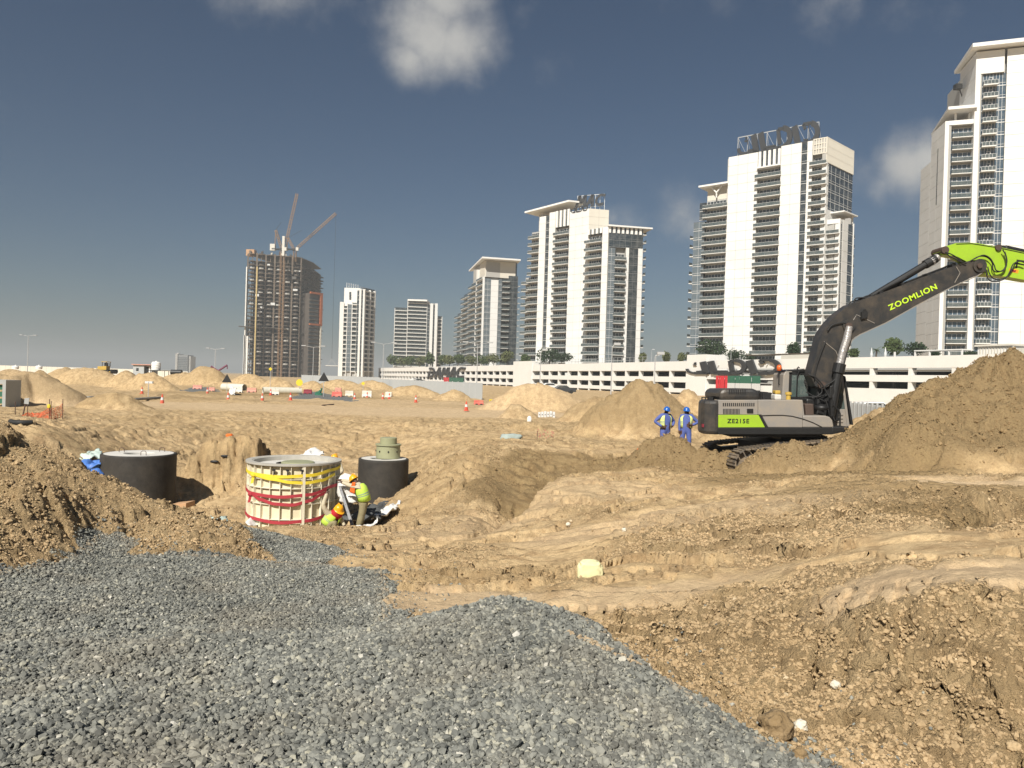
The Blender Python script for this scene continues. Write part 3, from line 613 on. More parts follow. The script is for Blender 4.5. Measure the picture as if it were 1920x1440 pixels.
# soil clods
x, y = sample_polar(260000, 2.6, 27, -42, 42, .7)
x2, y2 = sample_polar(90000, 3.0, 12, -42, 42, 1.0); x = np.concatenate([x, x2]); y = np.concatenate([y, y2])
z, gmk, dmp, pal, rgh = surface(x, y, np.full_like(x, .05))
k = rs.rand(len(x)) < np.clip((rgh - .25) * 1.5, .02, 1) * (1 - gmk) * (1 - pal * .8) * (gmk < .1); x, y, rgh, dmp = x[k], y[k], rgh[k], dmp[k]
n = len(x); r = np.hypot(x, y); size = rs.lognormal(math.log(.0064), .5, n).clip(.003, .024) * (1 + r * .06)
size = np.minimum(size, .075)
P3 = on_ground(x, y, .03, 0); P3[:, 2] += size * rs.uniform(-.55, .25, n)
print('clods', n)
scatter('soil_clods', P3, np.stack([rs.normal(0, .6, n), rs.normal(0, .6, n), rs.rand(n) * 6.28], 1), np.stack([size, size, size * .85], 1), proto('clod', 8, m_clod, (.85, .78), .42, 2), 'loose clods of sandy soil lying on the dug ground', np.clip(dmp * 1.2, 0, .95))


# ------------------------------------------------------------------ buildings
class Face:
    """a vertical wall plane seen from the camera: origin on the ground, direction t along it, n out of it"""
    def __init__(s, o, t, flip):
        s.o = Vector((o[0], o[1], 0)); s.t = Vector((t[0], t[1], 0)).normalized()
        s.n = Vector((s.t.y, -s.t.x, 0)) * (1 if flip else -1)
    def s_of(s, px, py):
        d = ray(px, py); k = s.n.dot(s.o - CAM) / s.n.dot(d); p = CAM + d * k; return (p - s.o).dot(s.t)
    def z_of(s, px, py):
        d = ray(px, py); k = s.n.dot(s.o - CAM) / s.n.dot(d); return (CAM + d * k).z
    def at(s, a, d, z): return s.o + s.t * a + s.n * d + Vector((0, 0, z))
    def box(s, mb, a0, a1, d0, d1, z0, z1):
        q = [(a0, d0), (a1, d0), (a1, d1), (a0, d1)]
        return mb.hexa([s.at(a, d, z0) for a, d in q] + [s.at(a, d, z1) for a, d in q])
def faceAB(px, py, Y, tA, tB):
    p = P(px, py, Y); return Face(p, tA, False), Face(p, tB, True)
REC = 1.5
def core(root, fA, fB, la, lb, z0, z1, mt, name='wall'):
    """solid block behind both faces, set back by REC"""
    c = fA.o; a, b = fA.t, fB.t
    nA, nB = fA.n, fB.n
    # inner corner
    ins = c - nA * REC - nB * REC
    q = [ins, ins + b * max(.5, lb - REC), ins + b * max(.5, lb - REC) + a * max(.5, la - REC), ins + a * max(.5, la - REC)]
    mb = MB(); mb.prism([Vector((p.x, p.y, z0)) for p in q], (0, 0, z1 - z0)); return mb.build(name, mt, root)
def rep(objs, k, dz, root):
    for i in range(1, k):
        for o in objs: dup(o, (0, 0, dz * i))
def wall_bay(root, f, s0, s1, z0, z1, mt=m_panel, fh=0, pw=4.2, out=0.0, depth=None):
    s0, s1 = min(s0, s1), max(s0, s1); dp = -(depth or REC + .1)
    if not fh:
        mb = MB(); f.box(mb, s0, s1, dp, out, z0, z1); mb.build('wall', mt, root); return
    mb = MB(); f.box(mb, s0, s1, dp, out - .07, z0, z1); mb.build('wall', m_joint, root)
    k = max(1, round((s1 - s0) / pw)); w = (s1 - s0) / k; nf = max(1, round((z1 - z0) / fh)); h = (z1 - z0) / nf; g_ = .04
    mb = MB(); f.box(mb, s0 + .01, s0 + w - 2 * g_, out - .07, out, z0 + g_, z0 + h - g_); p0 = mb.build('cladding_panel', mt, root)
    for i in range(nf):
        for j in range(k):
            if i or j: dup(p0, f.t * (w * j) + Vector((0, 0, h * i)))
def glass_bay(root, f, s0, s1, z0, z1, fh, gm=m_glass, d=-.3, mull=1.5, band=True, bandm=None):
    s0, s1 = min(s0, s1), max(s0, s1); nf = max(1, round((z1 - z0) / fh)); h = (z1 - z0) / nf
    mb = MB(); f.box(mb, s0, s1, -REC - .1, d - .12, z0, z1); mb.build('wall', m_dark, root)
    mb = MB(); f.box(mb, s0 + .03, s1 - .03, d - .1, d, z0 + .1, z0 + h - .1); w = mb.build('window', gm, root)
    fr = MB(); f.box(fr, s0, s1, d - .1, d + .08, z0 - .07, z0 + .07)
    if band: f.box(fr, s0, s1, d - .1, d + .06, z0 + .75, z0 + .82)
    k = max(1, round((s1 - s0) / mull))
    for j in range(1, k): x = s0 + (s1 - s0) * j / k; f.box(fr, x - .03, x + .03, d - .05, d + .04, z0 + .1, z0 + h - .1)
    fr.build('window_frame', bandm or m_frame, w)
    rep([w], nf, h, root)
def balcony_bay(root, f, s0, s1, z0, z1, fh, proj=.3, gm=m_glass, over=(0, 0), rail=m_rail, simple=False, side=None):
    s0, s1 = min(s0, s1), max(s0, s1); nf = max(1, round((z1 - z0) / fh)); h = (z1 - z0) / nf; d = -REC
    mb = MB(); f.box(mb, s0, s1, d - .5, d - .15, z0, z1); mb.build('wall', m_dark if simple else m_greywall, root)
    if not simple:
        mb = MB(); w_ = (s1 - s0); f.box(mb, s0 + .2, s1 - .2, d - .14, d - .05, z0 + .3, z0 + h - .55); w = mb.build('window', gm, root)
        fr = MB(); k = max(2, round(w_ / 1.3))
        for j in range(k + 1): x = s0 + .2 + (w_ - .4) * j / k; f.box(fr, x - .05, x + .05, d - .1, d + .02, z0 + .3, z0 + h - .55)
        f.box(fr, s0 + .2, s1 - .2, d - .1, d + .015, z0 + h - .62, z0 + h - .55); fr.build('window_frame', m_frame, w)
        rep([w], nf, h, root)
    mb = MB(); f.box(mb, s0 - over[0], s1 + over[1], d - .1, proj, z0 - .10, z0 + .10); bl = mb.build('balcony', m_slab, root)
    if simple:
        rl = MB(); f.box(rl, s0 + .05, s1 - .05, d - .1, d - .02, z0 + .2, z0 + h - .25); rl.build('window', gm, bl)
    rl = MB(); e = .05; a, b_ = s0 - over[0] + e, s1 + over[1] - e
    f.box(rl, a, b_, proj - .08, proj - .05, z0 + .10, z0 + 1.15)
    if over[0]: f.box(rl, a, a + .03, d, proj - .08, z0 + .14, z0 + 1.15)
    if over[1]: f.box(rl, b_ - .03, b_, d, proj - .08, z0 + .14, z0 + 1.15)
    rl.build('railing', rail, bl)
    if not simple:
        rl = MB(); f.box(rl, a, b_, proj - .1, proj - .03, z0 + 1.15, z0 + 1.21); k = max(2, round((b_ - a) / 1.4))
        for j in range(k + 1): x = a + (b_ - a - .05) * j / k; f.box(rl, x, x + .05, proj - .1, proj - .05, z0 + .14, z0 + 1.15)
        rl.build('handrail', m_frame, bl)
    rep([bl], nf + (0), h, root)
    return h
def fins(root, f, s0, s1, z0, z1, k, mt=m_white, back=m_glass):
    s0, s1 = min(s0, s1), max(s0, s1)
    mb = MB(); f.box(mb, s0, s1, -REC - .1, -.6, z0, z1); mb.build('wall', back, root)
    w = (s1 - s0) / (2 * k + 1); mb = MB(); f.box(mb, s0, s0 + w, -.6, -.05, z0, z1); p0 = mb.build('fin', mt, root)
    for j in range(1, k + 1): dup(p0, f.t * (2 * w * j))
def lattice(root, f, s0, s1, z0, z1, mt=m_offwhite):
    s0, s1 = min(s0, s1), max(s0, s1); mb = MB(); f.box(mb, s0, s1, -REC - .1, -.35, z0, z1); mb.build('wall', m_greywall, root)
    mb = MB(); f.box(mb, s0, s0 + .35, -.3, 0, z0, z1); p0 = mb.build('screen_slat', mt, root); k = int((s1 - s0) / .75)
    for j in range(1, k + 1): dup(p0, f.t * ((s1 - s0 - .35) * j / k))
    mb = MB()
    for q in range(4): f.box(mb, s0, s1, -.34, -.08, z0 + (z1 - z0 - .3) * q / 3, z0 + (z1 - z0 - .3) * q / 3 + .3)
    mb.build('screen_rail', mt, root)
def canopy(root, pts3, th, mt=m_white):
    mb = MB(); mb.prism([Vector(p) for p in pts3], (0, 0, th)); return mb.build('roof_canopy', mt, root)
ROOFX = Matrix
def letters(name, root, text3d):
    pass

def sign_strokes(root, org, tx, up, strokes, th, depth, mt=m_sign_dark, name='letter', shear=0.0, edge=None):
    """letters built from thick strokes in their own plane: strokes = list of letters, a letter = list of polygons in unit space"""
    nrm = tx.cross(up).normalized()
    for polys in strokes:
        mb = MB()
        for poly in polys:
            mb.prism([org + tx * (x + shear * y) + up * y for x, y in poly], nrm * depth)
        o = mb.build(name, mt, root)
WM = [1.12]
def bar(x0, y0, x1, y1, w):
    w *= 1.5
    dx, dy = x1 - x0, y1 - y0; L = math.hypot(dx, dy); nx, ny = -dy / L * w / 2, dx / L * w / 2
    return [(x0 + nx, y0 + ny), (x0 - nx, y0 - ny), (x1 - nx, y1 - ny), (x1 + nx, y1 + ny)]
def arc(cx, cy, rx, ry, a0, a1, w, n=10, ws=None):
    w *= WM[0]
    out = []
    for i in range(n):
        t0 = R(a0 + (a1 - a0) * i / n); t1 = R(a0 + (a1 - a0) * (i + 1) / n)
        out.append([(cx + (rx + w / 2) * math.cos(t0), cy + (ry + w / 2) * math.sin(t0)), (cx + (rx - w / 2) * math.cos(t0), cy + (ry - w / 2) * math.sin(t0)),
                    (cx + (rx - w / 2) * math.cos(t1), cy + (ry - w / 2) * math.sin(t1)), (cx + (rx + w / 2) * math.cos(t1), cy + (ry + w / 2) * math.sin(t1))])
    return out
def make_lat(): return [  # D A M A C, each about .9 wide, 1 high
 [bar(.12, 0, .12, .62, .17)] + arc(.36, .5, .40, .42, 90, -90, .17) + [bar(.0, .92, .36, .92, .15), bar(.02, .08, .36, .08, .15)],
 [bar(1.02, 0, 1.42, 1, .17), bar(1.42, 1, 1.62, 0, .17), bar(1.22, .3, 1.56, .3, .13)],
 [bar(1.86, 0, 1.98, 1, .17), bar(1.98, .96, 2.22, .3, .17), bar(2.22, .3, 2.52, .96, .17), bar(2.52, 1, 2.62, 0, .17)],
 [bar(2.80, 0, 3.20, 1, .17), bar(3.20, 1, 3.40, 0, .17), bar(3.0, .3, 3.34, .3, .13)],
 arc(4.02, .5, .36, .42, 60, 300, .18, 12) + [bar(4.15, .9, 4.42, .86, .14), bar(4.15, .1, 4.42, .14, .14)]]
def make_arb(): return [  # drawn left to right as on the wall: kaf, alef with base, mim, alef, dal
 arc(.55, .42, .5, .34, 180, 262, .13, 6) + [bar(.5, .08, 1.22, .08, .14), bar(.95, .95, 1.17, .06, .22), bar(.62, .22, 1.0, .25, .05), bar(.42, .72, .60, .72, .06), bar(.46, .82, .56, .90, .05)],
 [bar(1.38, .98, 1.62, .06, .22), bar(1.6, .08, 2.5, .08, .14), bar(1.75, .24, 2.3, .24, .05)],
 [bar(2.42, .98, 2.55, .25, .13)] + arc(2.72, .54, .42, .44, 90, -90, .19, 12) + [bar(2.42, .98, 2.75, .98, .1), bar(2.45, .09, 2.74, .09, .14)],
 [bar(3.36, .98, 3.62, .04, .22)],
 arc(4.25, .52, .42, .44, 80, -90, .19, 12) + [bar(3.86, .98, 4.3, .98, .1), bar(3.86, .98, 3.98, .74, .1), bar(3.8, .08, 4.28, .08, .14), bar(3.9, .26, 4.15, .24, .05)]]
LAT, ARB = make_lat(), make_arb()
WM[0] = 1.4; ARBW = make_arb(); WM[0] = 1.12

def railgrid(mb, f, s0, s1, d, z0, h, step=2.0, r=.05):
    n = max(1, int((s1 - s0) / step))
    for i in range(n + 1): x = s0 + (s1 - s0) * i / n; f.box(mb, x - r, x + r, d - r, d + r, z0, z0 + h)
    for zz in (z0 + h * .5, z0 + h): f.box(mb, s0, s1, d - r, d + r, zz - r, zz + r)

# ---- tower with the Arabic roof sign
def tower_right_middle():
    Yc = 243; fA, fB = faceAB(1552, 253, Yc, (-.765, .644), (.737, .675)); fh = 3.3; zb = 4.0
    root = empty('apartment_tower', fA.o, 'white high-rise with dark Arabic letters standing on its roof, behind the excavator cab', 'tower')
    root['label'] = 'white high-rise with dark Arabic letters standing on its roof, behind the excavator cab'
    A = lambda x, y: fA.s_of(x, y); zA = lambda x, y: fA.z_of(x, y); B = lambda x, y: fB.s_of(x, y); zB = lambda x, y: fB.z_of(x, y)
    zt = zA(1552, 256); la, lb = A(1366, 300), B(1602, 283)
    core(root, fA, fB, la + 1, lb + 1, 0, zt - 1, m_greywall)
    z1 = zA(1394, 290)
    wall_bay(root, fA, A(1421, 300), la, zb, z1, fh=fh)
    zbal = zA(1442, 313); balcony_bay(root, fA, A(1463.5, 330), A(1421, 330), zb, zbal, fh, proj=.9, over=(.2, .9))
    mb = MB(); fA.box(mb, A(1463.5, 330), A(1420, 330), -REC, .9, zbal - .12, zbal + .3); mb.build('roof_slab', m_white, root)
    fins(root, fA, A(1463, 300), A(1422, 300), zbal + .3, z1, 4)
    wall_bay(root, fA, A(1502.5, 300), A(1464, 300), zb, zt - .4, fh=fh)
    glass_bay(root, fA, A(1513, 300), A(1502.5, 300), zb, zt - .8, fh, mull=3)
    wall_bay(root, fA, A(1523, 300), A(1513, 300), zb, zt - .4, fh=fh)
    zb2 = zA(1538, 290); balcony_bay(root, fA, A(1551, 300), A(1524, 300), zb, zb2, fh, proj=.9, over=(0, .9))
    lattice(root, fA, .02, A(1524, 300), zb2 + .3, zt)
    # right hand face
    zl = zB(1580, 318); lattice(root, fB, .02, lb, zl, zt)
    glass_bay(root, fB, .8, lb, zB(1575, 402), zl, fh, mull=3.2); wall_bay(root, fB, 0, .8, zb, zl)
    wall_bay(root, fB, .8, lb, zb, zB(1575, 402))
    # wing in front of that face
    cw = fB.at(2.2, 4.0, 0); wA, wB = Face(cw, fA.t, False), Face(cw, fB.t, True)
    k = lambda f, x, y: f.s_of(x, y)
    zw = wB.z_of(1572, 408); lw = k(wB, 1602, 420)
    mb = MB(); wB.box(mb, -0.1, lw, -5.5, -REC - .3, 0, zw); mb.build('wall', m_greywall, root)
    sB0 = k(wA, 1570, 450)
    balcony_bay(root, wA, 0.1, 4.0, zb, zw - 1.5, fh, proj=.9, over=(0, .3))
    wall_bay(root, wA, 0, 4.2, zw - 1.5, zw)
    glass_bay(root, wB, .6, k(wB, 1580, 450), zb, zw - .6, fh, mull=3); wall_bay(root, wB, 0, .6, zb, zw)
    wall_bay(root, wB, k(wB, 1580, 450), k(wB, 1590, 450), zb, zw, fh=fh)
    glass_bay(root, wB, k(wB, 1590, 450), k(wB, 1600.5, 450), zb, zw - .6, fh, mull=3); wall_bay(root, wB, k(wB, 1600.5, 450), lw, zb, zw)
    mb = MB(); wB.box(mb, lw, lw + 1.6, -3.2, -.4, zb - .12, zb + .14); bl = mb.build('balcony', m_slab, root); mb = MB(); wB.box(mb, lw + 1.52, lw + 1.6, -3.2, -.4, zb + .2, zb + 1.2); wB.box(mb, lw, lw + 1.52, -.45, -.4, zb + .2, zb + 1.2); mb.build('railing', m_rail, bl)
    rep([bl], int((zw - zb) / fh), fh, root)
    mb = MB(); wB.box(mb, 1.5, lw + 1.2, -6, .6, zw + 2.4, zw + 2.8); mb.build('roof_canopy', m_white, root); mb = MB(); wB.box(mb, lw - .8, lw - .2, -.8, -.3, zw, zw + 2.4); mb.build('column', m_white, root)
    # lower block on the far left
    oL = fA.at(la, -1.2, 0); f2 = Face(oL, fA.t, False); z2 = f2.z_of(1343, 372)
    s2 = f2.s_of(1322, 380); s3 = f2.s_of(1300, 420)
    mb = MB(); f2.box(mb, 0, s2, -14, -REC - .3, 0, z2 + 5); mb.build('wall', m_offwhite, root)
    mb = MB(); f2.box(mb, s2, s3, -14, -REC - .3, 0, f2.z_of(1310, 415)); mb.build('wall', m_greywall, root)
    balcony_bay(root, f2, .2, s2, zb, z2, fh, proj=.9, over=(0, .6)); wall_bay(root, f2, 0, .2, zb, z2 + 3)
    mb = MB(); f2.box(mb, -.2, s2 + 2.2, -14, 1.2, z2 + 4.6, z2 + 5.2); mb.build('roof_canopy', m_white, root)
    for q in (0, 1):
        mb = MB(); a = s2 * .55; mb.tube([f2.at(a, -.5, z2 + .3), f2.at(a, -.5, z2 + 2.2), f2.at(a + (2.2 if q else -2.2), -.5, z2 + 4.6)], .28, 6); mb.build('column', m_white, root)
    glass_bay(root, f2, s2, s2 + 2.2, f2.z_of(1318, 412), f2.z_of(1318, 380), fh, mull=2); 
    glass_bay(root, f2, s2, s3, zb, f2.z_of(1310, 416), fh, gm=m_glassl, mull=2.4)
    mb = MB(); f2.box(mb, s3, s3 + 1.5, -3, -.6, zb - .14, zb + .14); bl = mb.build('balcony', m_slab, root); mb = MB(); f2.box(mb, s3 + 1.45, s3 + 1.5, -3, -.6, zb + .2, zb + 1.2); mb.build('railing', m_rail, bl)
    rep([bl], int((f2.z_of(1295, 420) - zb) / fh), fh, root)
    # roof sign on a steel frame
    s0, s1 = A(1532, 260), A(1380, 285); zr = zt - .3; up = Vector((0, 0, 1))
    sr = MB(); 
    for i in range(9): x = s0 + (s1 - s0) * i / 8; fA.box(sr, x - .09, x + .09, -1.6, -1.4, zr - 3, zr + 6.2); sr.tube([fA.at(x, -1.5, zr + 5.5), fA.at(x, -5, zr - 1)], .08, 4)
    for q in range(8):
        x = s0 + (s1 - s0) * q / 8; x2 = s0 + (s1 - s0) * (q + 1) / 8
        sr.tube([fA.at(x, -1.5, zr - 1), fA.at(x2, -1.5, zr + 6)], .06, 4)
    fA.box(sr, s0, s1, -1.6, -1.4, zr + 6, zr + 6.25); fA.box(sr, s0, s1, -1.6, -1.4, zr - .2, zr)
    sr.build('sign_frame', m_pole, root)
    L = (s1 - s0) / 4.75; base = fA.at(s1 - .3, -1.0, zr - 1.0)
    sign_strokes(root, base, -fA.t * L, Vector((0, 0, 7.2)), ARBW, 0, .5)
    for o in root.children:
        if o.name.startswith('letter'): pass
    return root
T5 = tower_right_middle()

# ---- tower whose roof reads DAMAC
def tower_centre():
    Yc = 312; fA, fB = faceAB(1105, 389, Yc, (-.70, .71), (.96, .22)); fh = 3.3; zb = 4.5
    root = empty('apartment_tower', fA.o, 'white high-rise with a sloping roof canopy and DAMAC roof letters, left of the widest sandy mound', 'tower')
    root['label'] = 'white high-rise with sloping roof canopy, small Arabic wall sign and DAMAC roof letters'
    A = lambda x, y: fA.s_of(x, y); B = lambda x, y: fB.s_of(x, y); zA = lambda x, y: fA.z_of(x, y)
    zt = zA(1103, 391); la = A(1011, 435); lb = B(1142, 400)
    core(root, fA, fB, la + 1, 24, 0, zt - 9, m_greywall)
    core(root, fA, fB, la - 3, lb, zt - 9, zt - .2, m_offwhite)
    wall_bay(root, fA, 0, A(1067.5, 420), zb, zt, fh=fh)
    wall_bay(root, fB, .01, lb, zb, zt - .01, mt=m_offwhite, fh=fh)
    zq = zA(1053, 426); balcony_bay(root, fA, A(1067, 430), A(1041, 430), zb, zq, fh, proj=.8, over=(0, .7))
    fins(root, fA, A(1067, 410), A(1042, 410), zq + .3, zA(1053, 394), 3)
    wall_bay(root, fA, A(1041, 430), A(1029.5, 430), zb, zA(1035, 398), fh=fh)
    glass_bay(root, fA, A(1029.5, 430), A(1023, 430), zb, zA(1026, 404), fh, mull=3)
    wall_bay(root, fA, A(1023, 430), A(1011, 430), zb, zA(1017, 406), fh=fh)
    f2 = Face(fA.at(la, -1.4, 0), fA.t, False); s2 = f2.s_of(992.5, 450); s3 = f2.s_of(981, 530); z2 = f2.z_of(1000, 434)
    mb = MB(); f2.box(mb, 0, s2, -14, -REC - .3, 0, z2); mb.build('wall', m_greywall, root)
    mb = MB(); f2.box(mb, 0, 2.4, -6, -.8, z2, f2.z_of(1004, 403)); mb.build('wall', m_greywall, root)
    mb = MB(); f2.box(mb, s2, s3, -14, -REC - .3, 0, f2.z_of(986, 520)); mb.build('wall', m_greywall, root)
    balcony_bay(root, f2, .2, s2, zb, z2, fh, proj=.8, over=(0, .3)); balcony_bay(root, f2, s2 + .1, s3, zb, f2.z_of(986, 520), fh, proj=.6, over=(0, .8))
    # canopy
    zc = zA(1076, 379) + .5; sa, sb = A(1068, 381), A(990, 400)
    c0 = fA.at(sa, .6, zc); c1 = fA.at(sb, 2.2, 0); c1.z = fA.z_of(988, 401.5); mb = MB(); mb.prism([c0, fA.at(sa - 3.5, -7, zc), fA.at(sb, -16, c1.z), c1], (0, 0, .7)); mb.build('roof_canopy', m_white, root)
    # wing on the right
    w0 = P(1141, 425, 303); wA, wB = Face(w0, (-.70, .71), False), Face(w0, (.96, .20), True); zw = wB.z_of(1150, 425); lw = wB.s_of(1206.5, 440); law = wA.s_of(1101, 450)
    k = lambda f, x, y: f.s_of(x, y)
    ins = w0 - wA.n * REC - wB.n * REC; mb = MB()
    mb.prism([Vector((p.x, p.y, 0)) for p in (ins, ins + wB.t * (lw - 1), ins + wB.t * (lw - 1) + Vector((-6, 20, 0)), ins + wA.t * law)], (0, 0, zw - .1)); mb.build('wall', m_greywall, root)
    wall_bay(root, wA, 0, k(wA, 1129, 450), zb, zw, fh=fh)
    zq = wA.z_of(1114, 440); balcony_bay(root, wA, k(wA, 1128.5, 450), law, zb, zq, fh, proj=.8, over=(0, 1.1)); fins(root, wA, k(wA, 1128.5, 430), law, zq + .3, zw, 3)
    zf = wB.z_of(1170, 438); zg = wB.z_of(1170, 464)
    mb = MB(); wB.box(mb, 0, lw, -REC - .1, -.5, zf, zw); mb.build('wall', m_glass, root); n_ = 8
    for j in range(n_):
        mb = MB(); a = lw * (j + .1) / n_; wB.box(mb, a, a + lw / n_ * .52, -.5, -.05, zf, zw); mb.build('fin', m_white, root)
    glass_bay(root, wB, 0.02, lw, zg, zf, fh, mull=2.5, bandm=m_far)
    mb = MB(); wB.box(mb, -.3, lw + 3.6, -9, .9, zw, zw + .6); mb.build('roof_canopy', m_white, root)
    a1, a2, a3, a4 = k(wB, 1153.5, 500), k(wB, 1173, 500), k(wB, 1179, 500), k(wB, 1196, 500)
    glass_bay(root, wB, 0.02, a1, zb, zg - .3, fh, gm=m_glassl, mull=1.5); balcony_bay(root, wB, a1, a2, zb, zg - 2, fh, proj=.9, over=(.3, 0))
    wall_bay(root, wB, a2, a3, zb, zg, fh=fh); glass_bay(root, wB, a3, a4, zb, zg - .3, fh, mull=1.8, bandm=m_far)
    wall_bay(root, wB, a4, lw, zb, zg, fh=fh)
    mb = MB(); wB.box(mb, lw, lw + 1.5, -3.2, -.4, zb - .14, zb + .14); bl = mb.build('balcony', m_slab, root); mb = MB(); wB.box(mb, lw + 1.45, lw + 1.5, -3.2, -.4, zb + .2, zb + 1.2); mb.build('railing', m_rail, bl); rep([bl], int((zg - zb) / fh) + 3, fh, root)
    # wall sign
    o_ = fA.at(A(1071, 400), .06, zA(1071, 400.5)); wdt = (A(1071, 400) - A(1101.5, 394)) / 4.75
    sign_strokes(root, o_, -fA.t * wdt, Vector((0, 0, 2.3)), ARB, 0, -.25)
    # roof letters DAMAC: three stand clear of the canopy
    r0 = P(1081, 388, 322); r1 = P(1131, 384, 317); tx = Vector((r1.x - r0.x, r1.y - r0.y, 0)); u = tx.length / 2.55; tx.normalize(); z0_ = P(1120, 384.5, 317).z
    fr = MB(); fr.box((0, 0, 0), (.01, .01, .01))
    for i in range(7):
        q = Vector((r0.x, r0.y, z0_ - 3)) + tx * (u * 2.6 * i / 6) + Vector((.4, .8, 0)); fr.tube([q, q + Vector((0, 0, 8))], .12, 4)
    q = Vector((r0.x, r0.y, z0_ + 5)) + Vector((.4, .8, 0)); fr.tube([q, q + tx * u * 2.6], .12, 4); fr.tube([q - Vector((0, 0, 5)), q - Vector((0, 0, 5)) + tx * u * 2.6], .12, 4)
    fr.v = fr.v[8:]; fr.f = [tuple(i - 8 for i in f) for f in fr.f[6:]]; fr.m = fr.m[6:]
    fr.build('sign_frame', m_frame, root)
    sign_strokes(root, Vector((r0.x, r0.y, z0_)) - tx * u * 1.86, tx * u, Vector((0, 0, 4.8)), LAT[2:], 0, .4, shear=.2)
    return root
T4 = tower_centre()

# ---- tower with a canopy over a beige top floor
def tower_left_centre():
    Yc = 430; fA, fB = faceAB(906, 520, Yc, (-.28, .96), (.967, .254)); fh = 3.3; zb = 5
    root = empty('apartment_tower', fA.o, 'high-rise with thin wide roof canopy over a beige box and one broad white stripe', 'tower')
    A = lambda x, y: fA.s_of(x, y); B = lambda x, y: fB.s_of(x, y); zt = fB.z_of(930, 520); lb = B(971, 540); la = A(879, 560)
    core(root, fA, fB, la, lb, 0, zt, m_greywall)
    ztop = fB.z_of(935, 490); mb = MB(); fB.box(mb, 1.0, B(967, 510), -14, -.5, zt, ztop); mb.build('wall', m_offwhite, root); mb = MB(); fB.box(mb, B(967, 510), B(970.5, 510), -12, -1.5, zt, ztop); mb.build('window', m_glassb, root)
    mb = MB(); mb.prism([P(904.4, 484, 424), P(976.5, 489, 430), Vector((P(976.5, 489, 430).x - 5, 462, P(904.4, 484, 424).z)), Vector((P(879, 505, 478).x, 478, P(904.4, 484, 424).z))], (0, 0, .9)); mb.build('roof_canopy', m_white, root)
    x = [B(920, 560), B(934, 560), B(941, 560), B(953, 560)]
    wall_bay(root, fB, 0, 1.0, zb, zt); glass_bay(root, fB, 1.0, x[0], zb, zt - .8, fh, gm=m_glassl, mull=2.2); wall_bay(root, fB, x[0], x[1], zb, zt - 1.5, fh=fh); glass_bay(root, fB, x[1], x[2], zb, zt - .8, fh, gm=m_glassl, mull=2)
    balcony_bay(root, fB, x[2], x[3], zb, zt + 1, fh, proj=.9, over=(0, .6), simple=True); glass_bay(root, fB, x[3], lb, zb, zt + 1.5, fh, mull=3, band=False, bandm=m_far)
    mb = MB(); fB.box(mb, lb, lb + 1.6, -6, -1, zb - .15, zb + .15); bl = mb.build('balcony', m_slab, root); rep([bl], int((zt - zb) / fh), fh, root)
    balcony_bay(root, fA, 1.0, la * .42, zb, zt + 2, fh, proj=.7, simple=True); wall_bay(root, fA, la * .42, la * .5, zb, zt + 6); balcony_bay(root, fA, la * .5, la, zb, zt, fh, proj=.7, over=(0, .6), simple=True)
    mb = MB(); fA.box(mb, .2, la * .9, -10, -1.7, zt, ztop - .5); mb.build('wall', m_greywall, root)
    # stepped far end
    f2 = Face(fA.at(la, -1.2, 0), fA.t, False); s2 = f2.s_of(864.5, 600); s3 = f2.s_of(853, 620); z2, z3 = f2.z_of(870, 551), f2.z_of(858, 587)
    for a, b_, zz, gm_ in ((.2, s2, z2, m_glass), (s2 + .3, s3, z3, m_glass)):
        mb = MB(); f2.box(mb, a, b_, -14, -REC - .3, 0, zz); mb.build('wall', m_greywall, root); balcony_bay(root, f2, a, b_, zb, zz, fh, proj=.7, over=(0, .5), simple=True)
    wall_bay(root, f2, s2, s2 + .3, zb, z3 + 2)
    return root
T3 = tower_left_centre()

